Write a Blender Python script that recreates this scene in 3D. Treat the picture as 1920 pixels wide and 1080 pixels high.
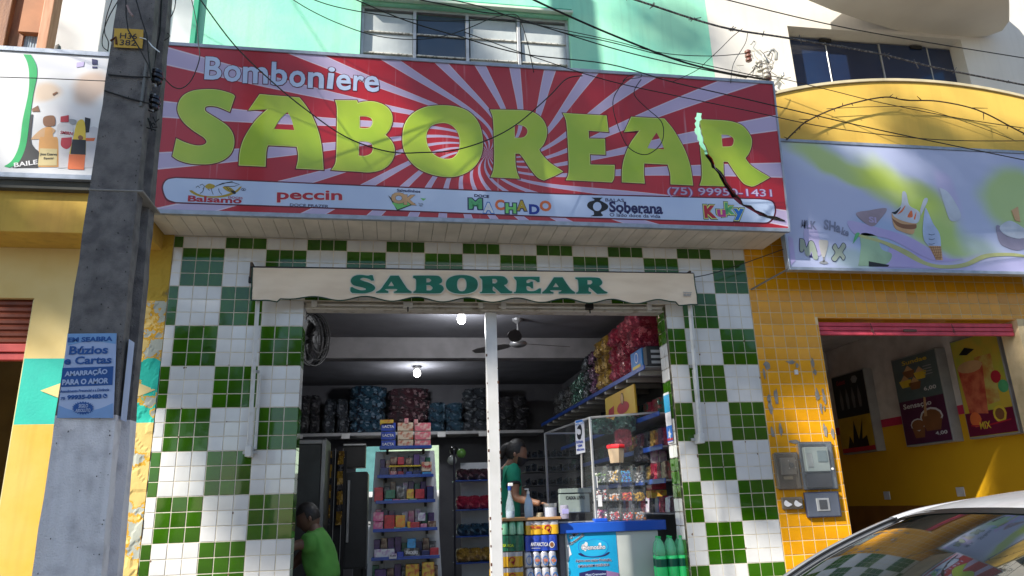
import bpy, bmesh, math, random
from mathutils import Vector, Matrix, noise
random.seed(7)
sc = bpy.context.scene
for o in list(bpy.data.objects): bpy.data.objects.remove(o)
R = math.radians
# ------------------------------------------------------------ camera (solved from the tile grid)
CAM = Vector((1.728, -5.9529, 1.5997)); FPX = 1353.9
yaw, pitch, roll = .1682, .2935, -.0342
_f = Vector((math.sin(yaw)*math.cos(pitch), math.cos(yaw)*math.cos(pitch), math.sin(pitch)))
_r = Vector((math.cos(yaw), -math.sin(yaw), 0)); _u = _r.cross(_f)
_c, _s = math.cos(roll), math.sin(roll)
CR = _c*_r + _s*_u; CU = -_s*_r + _c*_u; CF = _f
cam_d = bpy.data.cameras.new('camera'); cam = bpy.data.objects.new('camera', cam_d); sc.collection.objects.link(cam)
cam_d.sensor_width = 36; cam_d.lens = FPX/1920*36; cam_d.clip_end = 600; cam_d.clip_start = .05
cam.matrix_world = Matrix(((CR.x, CU.x, -CF.x, CAM.x), (CR.y, CU.y, -CF.y, CAM.y), (CR.z, CU.z, -CF.z, CAM.z), (0, 0, 0, 1)))
sc.camera = cam
# ------------------------------------------------------------ daylight
SUN = Vector((-1.5, -1.0, 1.18)).normalized()
world = bpy.data.worlds.new('World'); sc.world = world; world.use_nodes = True
nt = world.node_tree; nt.nodes.clear()
wo = nt.nodes.new('ShaderNodeOutputWorld'); bg = nt.nodes.new('ShaderNodeBackground'); bg.inputs[1].default_value = .10
sky = nt.nodes.new('ShaderNodeTexSky'); sky.sky_type = 'NISHITA'; sky.sun_disc = False; sky.dust_density = .2; sky.ozone_density = 2.2
sky.sun_elevation = math.asin(SUN.z); sky.sun_rotation = math.atan2(SUN.x, SUN.y)
tc = nt.nodes.new('ShaderNodeTexCoord'); mp = nt.nodes.new('ShaderNodeMapping'); mp.inputs['Scale'].default_value = (1, 1, 2.6)
nz = nt.nodes.new('ShaderNodeTexNoise'); nz.inputs['Scale'].default_value = 3.2; nz.inputs['Detail'].default_value = 7; nz.inputs['Roughness'].default_value = .55
rp = nt.nodes.new('ShaderNodeValToRGB'); rp.color_ramp.elements[0].position = .53; rp.color_ramp.elements[1].position = .66
mx = nt.nodes.new('ShaderNodeMixRGB'); mx.inputs[2].default_value = (6.5, 6.8, 7.4, 1)
nt.links.new(tc.outputs['Generated'], mp.inputs[0]); nt.links.new(mp.outputs[0], nz.inputs['Vector']); nt.links.new(nz.outputs[0], rp.inputs[0])
nt.links.new(rp.outputs[0], mx.inputs[0]); nt.links.new(sky.outputs[0], mx.inputs[1]); nt.links.new(mx.outputs[0], bg.inputs[0]); nt.links.new(bg.outputs[0], wo.inputs[0])
sd = bpy.data.lights.new('sun', 'SUN'); sd.energy = 5.0; sd.angle = R(.55); sd.color = (1, .935, .83)
so = bpy.data.objects.new('sun', sd); sc.collection.objects.link(so); so.rotation_euler = SUN.to_track_quat('Z', 'Y').to_euler(); so.location = (-8, -6, 12)
sc.view_settings.view_transform = 'Standard'; sc.view_settings.look = 'None'; sc.view_settings.gamma = 1; sc.view_settings.use_curve_mapping = False
sc.view_settings.exposure = 0.80
# ------------------------------------------------------------ helpers
def ray(px, py): return ((px-960)/FPX)*CR - ((py-540)/FPX)*CU + CF
def W(px, py, y): d = ray(px, py); return CAM + d*((y-CAM.y)/d.y)
def WX(px, py, x): d = ray(px, py); return CAM + d*((x-CAM.x)/d.x)
def WZ(px, py, z): d = ray(px, py); return CAM + d*((z-CAM.z)/d.z)
class PL:                                   # a real plane in the place: origin, two axes
    def __init__(s, o, u, v):
        s.o = Vector(o); s.u = Vector(u).normalized(); n = s.u.cross(Vector(v)).normalized(); s.v = n.cross(s.u); s.n = n
        s.M = Matrix(((s.u.x, s.v.x, n.x, s.o.x), (s.u.y, s.v.y, n.y, s.o.y), (s.u.z, s.v.z, n.z, s.o.z), (0, 0, 0, 1)))
    def loc(s, px, py):
        d = ray(px, py); t = (s.o-CAM).dot(s.n)/d.dot(s.n); p = CAM+d*t-s.o
        return p.dot(s.u), p.dot(s.v)
MATS = {}
def M(name, c, r=.6, c2=None, s=5, lo=.4, hi=.65, bump=0, bs=60, metal=0, coat=0, em=0, spec=.5, streak=0, rnd=0, alpha=1, trans=0, ior=1.45, det=5, stretch=None, wav=0):
    if name in MATS: return MATS[name]
    m = bpy.data.materials.new(name); m.use_nodes = True; t = m.node_tree; b = t.nodes['Principled BSDF']; L = t.links.new; N = t.nodes.new
    c = tuple(c)+(1,); c2 = tuple(c2)+(1,) if c2 else tuple(k*.8 for k in c[:3])+(1,)
    tc = N('ShaderNodeTexCoord'); vec = tc.outputs['Object']
    if stretch:
        mp = N('ShaderNodeMapping'); mp.inputs['Scale'].default_value = stretch; L(vec, mp.inputs[0]); vec2 = mp.outputs[0]
    else: vec2 = vec
    n = N('ShaderNodeTexNoise'); n.inputs['Scale'].default_value = s; n.inputs['Detail'].default_value = det; L(vec2, n.inputs['Vector'])
    rp = N('ShaderNodeMapRange'); rp.inputs[1].default_value = lo; rp.inputs[2].default_value = hi; L(n.outputs[0], rp.inputs[0])
    mx = N('ShaderNodeMixRGB'); mx.inputs[1].default_value = c; mx.inputs[2].default_value = c2; L(rp.outputs[0], mx.inputs[0]); col = mx.outputs[0]
    if streak:
        mp = N('ShaderNodeMapping'); mp.inputs['Scale'].default_value = (14, 14, .8); L(vec, mp.inputs[0])
        n2 = N('ShaderNodeTexNoise'); n2.inputs['Scale'].default_value = 1; n2.inputs['Detail'].default_value = 6; L(mp.outputs[0], n2.inputs['Vector'])
        r2 = N('ShaderNodeMapRange'); r2.inputs[1].default_value = .5; r2.inputs[2].default_value = .75; r2.inputs[4].default_value = streak; L(n2.outputs[0], r2.inputs[0])
        m2 = N('ShaderNodeMixRGB'); m2.inputs[2].default_value = tuple(k*.35 for k in c[:3])+(1,); L(r2.outputs[0], m2.inputs[0]); L(col, m2.inputs[1]); col = m2.outputs[0]
    if rnd:
        oi = N('ShaderNodeObjectInfo'); r3 = N('ShaderNodeMapRange'); r3.inputs[3].default_value = 1-rnd; r3.inputs[4].default_value = 1+rnd*.5; L(oi.outputs['Random'], r3.inputs[0])
        m3 = N('ShaderNodeMixRGB'); m3.blend_type = 'MULTIPLY'; m3.inputs[0].default_value = 1; L(col, m3.inputs[1]); L(r3.outputs[0], m3.inputs[2]); col = m3.outputs[0]
    L(col, b.inputs['Base Color']); b.inputs['Roughness'].default_value = r; b.inputs['Metallic'].default_value = metal; b.inputs['Coat Weight'].default_value = coat
    b.inputs['Coat Roughness'].default_value = .05
    b.inputs['Specular IOR Level'].default_value = spec; b.inputs['Alpha'].default_value = alpha; b.inputs['Transmission Weight'].default_value = trans; b.inputs['IOR'].default_value = ior
    if em: L(col, b.inputs['Emission Color']); b.inputs['Emission Strength'].default_value = em
    if bump or wav:
        bn = N('ShaderNodeTexNoise'); bn.inputs['Scale'].default_value = bs; bn.inputs['Detail'].default_value = 4 if bump else 1; L(vec, bn.inputs['Vector'])
        bm_ = N('ShaderNodeBump'); bm_.inputs['Strength'].default_value = bump or wav; bm_.inputs['Distance'].default_value = .01; L(bn.outputs[0], bm_.inputs['Height']); L(bm_.outputs[0], b.inputs['Normal'])
        if coat: L(bm_.outputs[0], b.inputs['Coat Normal'])
    MATS[name] = m; return m
def link(o, parent=None):
    sc.collection.objects.link(o)
    if parent: o.parent = parent
    return o
def tag(o, label=None, cat=None, group=None, kind=None):
    if label: o['label'] = label
    if cat: o['category'] = cat
    if group: o['group'] = group
    if kind: o['kind'] = kind
    return o
def wl(o):                                   # world location of an unrotated chain
    v = Vector(o.location)
    while o.parent: o = o.parent; v += Vector(o.location)
    return v
def thing(name, label, cat, loc, group=None):
    o = bpy.data.objects.new(name, None); o.empty_display_size = .1; link(o); o.location = loc
    return tag(o, label, cat, group)
def fin(me, name, mats, parent=None, loc=None, smooth=False, label=None, cat=None, group=None, kind=None):
    """mesh given in world coordinates -> one object"""
    for m in (mats if isinstance(mats, (list, tuple)) else [mats]): me.materials.append(m)
    base = wl(parent) if parent else Vector((0, 0, 0))
    if loc is None:
        if parent: loc = base
        else:
            xs = [v.co for v in me.vertices]; loc = Vector((sum(v.x for v in xs)/len(xs), sum(v.y for v in xs)/len(xs), min(v.z for v in xs)))
    loc = Vector(loc); me.transform(Matrix.Translation(-loc))
    if smooth:
        for p in me.polygons: p.use_smooth = True
    me.update(); o = bpy.data.objects.new(name, me); link(o, parent); o.location = loc-base
    return tag(o, label, cat, group, kind)
class MB:
    def __init__(s): s.v = []; s.f = []; s.m = []
    def face(s, pts, mi=0):
        b = len(s.v); s.v += [tuple(p) for p in pts]; s.f.append(list(range(b, b+len(pts)))); s.m.append(mi); return s
    def mesh(s, vs, fs, mi=0):
        b = len(s.v); s.v += [tuple(p) for p in vs]; s.f += [[b+i for i in f] for f in fs]; s.m += [mi]*len(fs); return s
    def box(s, x0, x1, y0, y1, z0, z1, mi=0):
        return s.mesh([(x, y, z) for x in (x0, x1) for y in (y0, y1) for z in (z0, z1)], [(0, 1, 3, 2), (4, 6, 7, 5), (0, 4, 5, 1), (2, 3, 7, 6), (0, 2, 6, 4), (1, 5, 7, 3)], mi)
    def prism(s, pts, d, mi=0):              # closed polygon pushed along vector d
        n = len(pts); d = Vector(d); vs = [Vector(p) for p in pts]+[Vector(p)+d for p in pts]
        return s.mesh(vs, [list(range(n))[::-1], list(range(n, 2*n))]+[(i, (i+1) % n, n+(i+1) % n, n+i) for i in range(n)], mi)
    def tube(s, pts, r, n=6, mi=0, cap=True):
        pts = [Vector(p) for p in pts]; k = len(pts); rs = r if isinstance(r, (list, tuple)) else [r]*k; vs = []; up = Vector((.13, .31, .94))
        for i, p in enumerate(pts):
            t = (pts[min(i+1, k-1)]-pts[max(i-1, 0)]).normalized()
            a = t.cross(up); a = a.normalized() if a.length > 1e-4 else t.orthogonal().normalized(); b = t.cross(a)
            vs += [p+(a*math.cos(q*2*math.pi/n)+b*math.sin(q*2*math.pi/n))*rs[i] for q in range(n)]
        fs = [(i*n+q, i*n+(q+1) % n, (i+1)*n+(q+1) % n, (i+1)*n+q) for i in range(k-1) for q in range(n)]
        if cap: fs += [list(range(n))[::-1], list(range((k-1)*n, k*n))]
        return s.mesh(vs, fs, mi)
    def lathe(s, c, prof, n=16, mi=0, ax='z'):
        c = Vector(c); vs = []
        for r, h in prof:
            for q in range(n):
                a = q*2*math.pi/n; x, y = r*math.cos(a), r*math.sin(a)
                vs.append(c+Vector((x, y, h) if ax == 'z' else (x, -h, y) if ax == 'y' else (h, x, y)))
        k = len(prof); fs = [(i*n+q, i*n+(q+1) % n, (i+1)*n+(q+1) % n, (i+1)*n+q) for i in range(k-1) for q in range(n)]
        fs += [list(range(n))[::-1], list(range((k-1)*n, k*n))]
        return s.mesh(vs, fs, mi)
    def build(s, name, mats, parent=None, bev=0, smooth=False, **kw):
        me = bpy.data.meshes.new(name); me.from_pydata(s.v, [], s.f)
        for p, m in zip(me.polygons, s.m): p.material_index = m
        if bev or True:
            bm = bmesh.new(); bm.from_mesh(me)
            if bev: bmesh.ops.bevel(bm, geom=[e for e in bm.edges if len(e.link_faces) == 2 and e.calc_face_angle(0) > .5], offset=bev, segments=2 if bev > .004 else 1, affect='EDGES', profile=.5)
            bmesh.ops.recalc_face_normals(bm, faces=bm.faces); bm.to_mesh(me); bm.free()
        return fin(me, name, mats, parent, smooth=smooth, **kw)
def box(name, x0, x1, y0, y1, z0, z1, mat, parent=None, bev=.003, **kw): return MB().box(x0, x1, y0, y1, z0, z1).build(name, mat, parent, bev, **kw)
def grab(o):                                  # evaluated copy of a temporary object's mesh, the temp removed
    bpy.context.view_layer.update(); dg = bpy.context.evaluated_depsgraph_get()
    me = bpy.data.meshes.new_from_object(o.evaluated_get(dg)); d = o.data; bpy.data.objects.remove(o)
    (bpy.data.curves if isinstance(d, bpy.types.Curve) else bpy.data.meshes).remove(d)
    me.materials.clear(); return me
def spl(s, fr=(0, 0, 1), n=6):
    """'x,y x,y* ...' closed outline; * marks a corner, the rest is smooth. fr = zoom frame (ox, oy, scale)"""
    P = []
    for q in s.split():
        c = q.endswith('*'); a, b = q.rstrip('*').split(','); P.append((fr[0]+float(a)/fr[2], fr[1]+float(b)/fr[2], c))
    out = []; k = len(P)
    for i in range(k):
        p1, p2 = P[i], P[(i+1) % k]; out.append(p1[:2])
        if p1[2] and p2[2]: continue
        p0 = P[i-1] if not p1[2] else p1; p3 = P[(i+2) % k] if not p2[2] else p2
        for j in range(1, n):
            t = j/n; out.append(tuple(.5*(2*p1[a]+(p2[a]-p0[a])*t+(2*p0[a]-5*p1[a]+4*p2[a]-p3[a])*t*t+(3*p1[a]-p0[a]-3*p2[a]+p3[a])*t**3) for a in (0, 1)))
    return out
def curve_mesh(loops, th):
    c = bpy.data.curves.new('t', 'CURVE'); c.dimensions = '2D'; c.fill_mode = 'BOTH'; c.extrude = th/2
    for lp in loops:
        s = c.splines.new('POLY'); s.points.add(len(lp)-1)
        for i, p in enumerate(lp): s.points[i].co = (p[0], p[1], 0, 1)
        s.use_cyclic_u = True
    return grab(link(bpy.data.objects.new('t', c)))
def grow(lp, d):
    n = len(lp); A = sum(lp[i][0]*lp[(i+1) % n][1]-lp[(i+1) % n][0]*lp[i][1] for i in range(n)); sg = 1 if A > 0 else -1; out = []
    for i in range(n):
        a = Vector(lp[i-1]); b = Vector(lp[i]); c = Vector(lp[(i+1) % n]); e1 = (b-a).normalized() if (b-a).length else Vector((1, 0)); e2 = (c-b).normalized() if (c-b).length else e1
        n1 = Vector((e1.y, -e1.x)); n2 = Vector((e2.y, -e2.x)); m = n1+n2
        m = m.normalized() if m.length > .3 else n1; k = min(1/max(.5, m.dot(n1)), 1.6); out.append(tuple(b+m*(sg*d*k)))
    return out
def shape(name, pl, loops, mat, parent, off=.002, th=.0012, fr=(0, 0, 1), gr=0, px=True, grh=None, **kw):
    """flat print on plane pl; loops = strings in pixels of the photo (or local coords when px=False)"""
    L = []
    for i, lp in enumerate(loops if isinstance(loops, (list, tuple)) and (not loops or isinstance(loops[0], (str, list))) else [loops]):
        q = spl(lp, fr) if isinstance(lp, str) else lp
        q = [pl.loc(*p) for p in q] if px else list(q)
        if gr: q = grow(q, gr if i == 0 else -(gr if grh is None else grh))
        L.append(q)
    me = curve_mesh(L, th); me.transform(pl.M @ Matrix.Translation((0, 0, off)))
    return fin(me, name, mat, parent, **kw)
def ell(cx, cy, rx, ry, n=24): return [(cx+rx*math.cos(i*2*math.pi/n), cy+ry*math.sin(i*2*math.pi/n)) for i in range(n)]
def text(name, body, pl, x0, y0, x1, y1, h, mat, parent, bold=.0, off=.003, th=.001, gr=0, shear=0, **kw):
    """ink box of the words: bottom line from pixel (x0,y0) to (x1,y1), h pixels tall"""
    c = bpy.data.curves.new('t', 'FONT'); c.body = body; c.size = 1; c.offset = bold+gr; c.resolution_u = 3; c.extrude = .001; c.shear = shear
    me = grab(link(bpy.data.objects.new('t', c)))
    if not me.vertices: return None
    g = gr
    X0 = min(v.co.x for v in me.vertices)+g; X1 = max(v.co.x for v in me.vertices)-g; Y0 = min(v.co.y for v in me.vertices)+g; Y1 = max(v.co.y for v in me.vertices)-g
    A = Vector(pl.loc(x0, y0)); B = Vector(pl.loc(x1, y1)); U = B-A; V = Vector((-U.y, U.x)).normalized(); C = Vector(pl.loc(x0, y0-h)); hh = (C-A).dot(V)
    for v in me.vertices:
        p = A+U*((v.co.x-X0)/(X1-X0))+V*(hh*(v.co.y-Y0)/(Y1-Y0)); v.co = (p.x, p.y, off+(th if v.co.z > 0 else 0))
    me.transform(pl.M); return fin(me, name, mat, parent, **kw)
def dup(o, parent=None):
    c = o.copy(); link(c, parent)
    for ch in list(o.children): dup(ch, c)
    return c
def skin(verts, edges, radii, root=0, sub=2):
    me = bpy.data.meshes.new('t'); me.from_pydata(verts, edges, []); o = link(bpy.data.objects.new('t', me)); o.modifiers.new('s', 'SKIN')
    for i, sv in enumerate(me.skin_vertices[0].data):
        r = radii[i]; sv.radius = r if isinstance(r, tuple) else (r, r); sv.use_root = (i == root)
    m = o.modifiers.new('b', 'SUBSURF'); m.levels = sub; m.render_levels = sub
    return grab(o)
# ------------------------------------------------------------ materials
WHT = M('white_glaze', (.74, .74, .73), .09, (.66, .66, .65), s=3, wav=.05, bs=8, coat=.6, rnd=.08, streak=.10)
GRN = M('green_glaze', (.038, .135, .003), .05, (.027, .10, .003), s=4, wav=.05, bs=8, coat=.35, spec=.5, rnd=.25)
YEL = M('yellow_glaze', (.82, .37, .006), .16, (.70, .30, .008), s=4, wav=.05, bs=9, coat=.1, rnd=.12)
GROUT = M('grout', (.72, .66, .54), .9, (.55, .49, .38), s=9, bump=.3, bs=90)
GROUTY = M('grout_yellow', (.74, .58, .34), .9, (.6, .46, .25), s=9, bump=.3)
MINT = M('mint_paint', (.34, .74, .52), .75, (.25, .68, .50), s=1.6, lo=.42, hi=.6, bump=.2, bs=30, streak=.22)
MINTD = M('green_trim_paint', (.02, .36, .20), .6, (.03, .28, .17), bump=.1)
WPAINT = M('white_wall_paint', (.74, .71, .66), .85, (.66, .63, .58), s=1.5, bump=.12, bs=25, streak=.10)
YPAINT = M('yellow_wall_paint', (.72, .41, .045), .8, (.72, .47, .11), s=1.6, lo=.35, hi=.6, bump=.15, bs=22, streak=.15)
YFASC = M('ochre_fascia_paint', (.62, .40, .07), .8, (.50, .30, .06), s=3, bump=.3, bs=18, streak=.3)
CREAM = M('cream_paint', (.76, .60, .27), .8, (.70, .52, .20), s=2, bump=.1)
TEAL = M('teal_band_paint', (.02, .50, .38), .7, (.02, .42, .34), s=3, bump=.15)
CONC = M('pole_concrete', (.20, .19, .185), .93, (.115, .11, .112), s=14, lo=.40, hi=.66, bump=.9, bs=130, det=14, streak=.25)
CONCW = M('whitewashed_concrete', (.80, .79, .82), .9, (.58, .57, .60), s=9, lo=.5, hi=.7, bump=.7, bs=120, streak=.3, det=14)
CHIP = M('bare_mortar', (.28, .26, .23), .95, (.2, .19, .17), s=20, bump=.5)
ALU = M('painted_steel', (.50, .51, .52), .4, (.40, .41, .42), s=8, metal=.4, bump=.05)
WSTEEL = M('white_steel', (.66, .66, .64), .4, (.52, .50, .45), s=12, lo=.5, hi=.72, streak=.2)
PVC = M('soffit_pvc', (.70, .64, .56), .45, (.55, .51, .45), s=3, streak=.1, rnd=.08)
BLK = M('black_rubber', (.012, .012, .013), .55)
WIREM = M('black_cable', (.010, .010, .010), .6)
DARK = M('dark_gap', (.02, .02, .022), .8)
BLUEF = M('blue_edge', (.012, .06, .33), .35, coat=.3)
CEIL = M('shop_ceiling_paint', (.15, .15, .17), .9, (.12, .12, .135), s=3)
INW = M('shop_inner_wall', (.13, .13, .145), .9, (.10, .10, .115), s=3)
LED = M('lit_bulb', (1, .98, .93), .4, (1, .98, .93), em=9)
WPLA = M('white_plastic', (.72, .72, .72), .35)
GLASS = M('clear_glass', (.9, .95, .95), .03, alpha=.14, spec=.8)
def trunc(n): return (n*.11)
T = .11; Z0 = 3.73                              # tile pitch, top edge of the first chequer block
# ------------------------------------------------------------ ground
road_m = M('asphalt', (.052, .052, .054), .92, (.036, .036, .038), s=2, bump=.6, bs=120)
walk_m = M('pavement_concrete', (.24, .22, .20), .9, (.18, .17, .16), s=2.5, bump=.4, bs=60)
MB().face([(-150, -150, 0), (150, -150, 0), (150, 150, 0), (-150, 150, 0)]).build('ground', M('earth', (.22, .17, .11), .95, bump=.4), kind='structure')
MB().box(-60, 60, -9.2, -2.15, -.2, .06).build('road', road_m, kind='structure')
box('pavement', -60, 60, -2.15, 0, -.1, .2, walk_m, bev=.01, kind='structure')
box('pavement', -60, 60, -11.5, -9.2, -.1, .2, walk_m, bev=.01, kind='structure')
# ------------------------------------------------------------ the chequered shop
shop = thing('shop_building', 'two storey sweet shop with chequered green and white tile front and mint upper wall', 'building', (2.45, 0, .2))
XL, XR = -.074, 4.95; OL, OR_ = .99, 4.125; OT = 3.29
w = MB()
w.box(XL, OL-.012, .0, .22, .2, 4.2); w.box(OR_+.012, XR, .0, .22, .2, 4.2); w.box(OL-.012, OR_+.012, .0, .22, OT, 4.2)
w.build('facade_wall', GROUT, shop)
tiles = []                                     # (x0,x1,z0,z1,green,px size)
def green(i, j): return ((i//3)+(j//3)) % 2 == 0 if j >= 0 else ((i//3)+1) % 2 == 0
for j in range(-1, 31):
    for i in range(-1, 45):
        x0 = i*T; x1 = x0+T; z1 = Z0-j*T; z0 = z1-T
        if i == -1: x0 = XL
        if j == -1: z1 = z0+.1
        if j >= 4:
            if OL-.02 < x0 < OR_-.06: continue
            if x0 < OR_ < x1-.001: x0 = OR_
        if z0 < .2: continue
        s = (W(0, 0, 0)-CAM).length; c = Vector(((x0+x1)/2, 0, (z0+z1)/2)); vis = (c-CAM).length + (40 if c.z < 1.0 or c.x < .1 and c.z > 3.4 else 0)
        tiles.append((vis, x0, x1, z0, z1, green(i, j)))
tiles.sort()
tm = {}
def tile_mesh(wd, h, mat):
    k = (round(wd, 3), round(h, 3), mat.name)
    if k not in tm:
        g = .0034; b = MB(); e = .0022; x, z = wd/2-g, h/2-g
        vs = [(-x, 0, -z), (x, 0, -z), (x, 0, z), (-x, 0, z), (-x, -.0015, -z), (x, -.0015, -z), (x, -.0015, z), (-x, -.0015, z), (-x+e, -.003, -z+e), (x-e, -.003, -z+e), (x-e, -.003, z-e), (-x+e, -.003, z-e)]
        b.mesh(vs, [(0, 1, 5, 4), (1, 2, 6, 5), (2, 3, 7, 6), (3, 0, 4, 7), (4, 5, 9, 8), (5, 6, 10, 9), (6, 7, 11, 10), (7, 4, 8, 11), (8, 9, 10, 11)])
        me = bpy.data.meshes.new('tile'); me.from_pydata(b.v, [], b.f); me.materials.append(mat); me.update(); tm[k] = me
    return tm[k]
def lay_tile(x0, x1, z0, z1, mat, root, rot=0, y=0):
    o = bpy.data.objects.new('tile', tile_mesh(x1-x0, z1-z0, mat)); link(o, root); L = wl(root)
    o.location = Vector(((x0+x1)/2, y, (z0+z1)/2))-L
    o.rotation_euler = (random.gauss(0, .007), 0, random.gauss(0, .007)+rot); return o
rest = MB()
def rest_tile(x0, x1, z0, z1, mi): g = .0034; rest.box(x0+g, x1-g, -.0026, 0, z0+g, z1-g, mi)
for k, (s, x0, x1, z0, z1, g) in enumerate(tiles):
    if k < 256: lay_tile(x0, x1, z0, z1, GRN if g else WHT, shop)
    else: rest_tile(x0, x1, z0, z1, 1 if g else 0)
rest.build('tile_field', [WHT, GRN], shop, kind='stuff')
for j in range(4, 26):                          # right jamb: tiles seen obliquely
    z1 = Z0-j*T; gj = ((12)+(j//3)) % 2 == 1
    for a, b_ in ((.008, .085), (.087, .19)):
        o = bpy.data.objects.new('tile', tile_mesh(b_-a, T, GRN if ((j-1)//3) % 2 == 1 else WHT)); link(o, shop)
        o.location = Vector((OR_-.012, (a+b_)/2, z1-T/2-.02))-wl(shop); o.rotation_euler = (0, 0, R(-90))
random.seed(44); chm = MB()
for k in range(46):
    x = random.choice((random.uniform(0, .97), random.uniform(4.2, 4.93))); j = random.randint(4, 24); x = round(x/T)*T+random.gauss(0, .006); z = Z0-j*T+random.gauss(0, .012); s = random.uniform(.003, .008); n = 6
    chm.prism([(x+s*random.uniform(.5, 1.2)*math.cos(a*6.283/n), -.0040, z+s*1.5*random.uniform(.5, 1.2)*math.sin(a*6.283/n)) for a in range(n)], (0, .003, 0))
chm.build('tile_chips', M('chip_clay', (.22, .12, .07), .95, (.1, .07, .05), s=60), shop, kind='stuff')
jb = MB()
for j in range(4, 28):
    z1 = Z0-j*T; g = ((9+j)//3) % 2
    jb.box(OL-.012, OL-.004, .008, .088, z1-T+.003, z1-.003, 1 if g else 0); jb.box(OL-.012, OL-.004, .092, .19, z1-T+.003, z1-.003, 1 if g else 0)
jb.build('jamb_tiles', [WHT, GRN], shop, kind='stuff')
# cornice strip over the tiles and upper storey
box('cornice', XL, XR+.01, -.02, .0, 3.835, 3.875, M('cornice_paint', (.42, .39, .34), .8, (.3, .27, .22), s=9, bump=.3), shop)
WX0, WX1, WZ0, WZ1 = 1.372, 3.41, 5.1, 6.27
up = MB(); up.box(XL, WX0, 0, .22, 4.2, 8.2); up.box(WX1, 4.895, 0, .22, 4.2, 8.2); up.box(WX0, WX1, 0, .22, WZ1, 8.2); up.box(WX0, WX1, 0, .22, 4.2, WZ0)
up.build('upper_wall', MINT, shop)
box('corner_trim', XL-.045, XL+.0, -.04, .22, 3.88, 8.2, MINTD, shop)
MB().prism([(WX0-.01, -.07, WZ1+.035), (WX1+.03, -.07, WZ1+.035), (WX1+.03, 0, WZ1+.05), (WX0-.01, 0, WZ1+.05)], (0, 0, -.03)).build('window_hood', M('hood_paint', (.60, .72, .58), .7, (.5, .6, .5)), shop, .003)
MB().box(WX0-.01, WX1+.03, -.02, 0, WZ1+.052, WZ1+.085).build('window_hood_trim', MINTD, shop)
win = MB(); fr = ALU; n = 4; pw = (WX1-WX0)/n
frm = MB(); frm.box(WX0, WX0+.03, .05, .1, WZ0, WZ1); frm.box(WX1-.03, WX1, .05, .1, WZ0, WZ1); frm.box(WX0+.03, WX1-.03, .05, .1, WZ1-.03, WZ1)
winf = frm.build('window', ALU, shop, .003)
frost = M('frosted_pane', (.50, .54, .54), .35, (.42, .46, .47), s=6, streak=.15, coat=.2, wav=.1, bs=7)
dkp = M('dark_pane', (.05, .075, .11), .08, (.06, .08, .11), coat=.5, wav=.06, bs=6)
for k in range(1, n): box('mullion', WX0+k*pw-.016, WX0+k*pw+.016, .042, .1, WZ0, WZ1-.03, ALU, winf)
for k in range(n):
    for r_ in range(5):
        zt = WZ1-.05-r_*.235
        z_b = max(WZ0, zt-.222)
        if z_b >= zt: continue
        pane = MB().box(WX0+k*pw+.03, WX0+(k+1)*pw-.02, .075, .082, z_b, zt).build('pane', dkp if k == 1 else frost, winf, loc=(WX0+(k+.5)*pw, .078, (z_b+zt)/2))
        pane.rotation_euler = (R(random.uniform(-1.2, 1.2)), 0, 0) if k != 1 else (0, 0, 0)
        box('glazing_bar', WX0+k*pw+.017, WX0+(k+1)*pw-.017, .055, .075, zt-.236, zt-.221, M('white_putty_bar', (.66, .64, .58), .7, (.3, .28, .24), s=40, lo=.5, hi=.6, bump=.4), winf)
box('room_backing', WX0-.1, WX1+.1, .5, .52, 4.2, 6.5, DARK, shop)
# interior shell
FZ = .45
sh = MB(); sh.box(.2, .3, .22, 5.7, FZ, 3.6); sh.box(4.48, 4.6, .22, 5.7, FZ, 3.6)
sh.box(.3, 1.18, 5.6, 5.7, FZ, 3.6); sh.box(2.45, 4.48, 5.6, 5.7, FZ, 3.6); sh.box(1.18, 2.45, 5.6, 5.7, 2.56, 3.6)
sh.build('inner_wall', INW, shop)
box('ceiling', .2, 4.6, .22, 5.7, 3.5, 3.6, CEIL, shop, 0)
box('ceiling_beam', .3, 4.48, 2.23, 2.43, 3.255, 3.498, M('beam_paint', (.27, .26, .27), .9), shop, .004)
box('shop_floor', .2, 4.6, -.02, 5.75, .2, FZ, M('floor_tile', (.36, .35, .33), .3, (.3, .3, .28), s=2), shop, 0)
box('roof_slab', XL, 4.9, .22, 6, 8.0, 8.2, WPAINT, shop)
# roller door track, centre post
hd = MB(); hd.box(1.0, 4.12, .03, .16, 3.225, 3.285); hd.box(1.0, 4.12, .012, .03, 3.222, 3.236)
head = hd.build('roller_door_header', M('door_header_paint', (.52, .49, .44), .6, (.3, .26, .2), s=14, lo=.52, hi=.68, bump=.2), shop, .003)
MB().tube([(1.05, .02, 3.262), (2.5, .02, 3.258)], .010, 8).build('track_tube', WSTEEL, head); MB().tube([(2.62, .02, 3.258), (4.1, .02, 3.262)], .010, 8).build('track_tube', WSTEEL, head)
for x in (1.07, 2.46, 2.66, 3.98): box('track_bracket', x-.022, x+.022, -.005, .03, 3.238, 3.29, WSTEEL, head)
box('latch', 1.80, 1.88, -.01, .03, 3.236, 3.285, WSTEEL, head); MB().tube([(1.84, -.01, 3.24), (1.84, -.01, 3.20)], .006).build('latch_pin', BLK, head)
MB().box(3.39, 3.46, -.02, .03, 3.238, 3.29).build('latch', BLK, head, .008); MB().tube([(3.425, -.01, 3.24), (3.425, -.01, 3.20)], .006).build('latch_pin', BLK, head)
pst = MB().box(2.508, 2.604, .06, .14, FZ, 3.222).build('door_post', M('post_paint', (.66, .66, .66), .5, (.58, .58, .57), s=5, streak=.15), shop, .004)
ch = MB()
for k in range(30):
    z = random.uniform(1.1, 3.1); s = random.uniform(.003, .009); x = random.choice((2.510, 2.602)); ch.box(x-s*.7, x+s*.7, .0585, .07, z, z+s*2.5)
ch.build('paint_chips', M('rust', (.12, .05, .03), .9), pst, kind='stuff')
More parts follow.
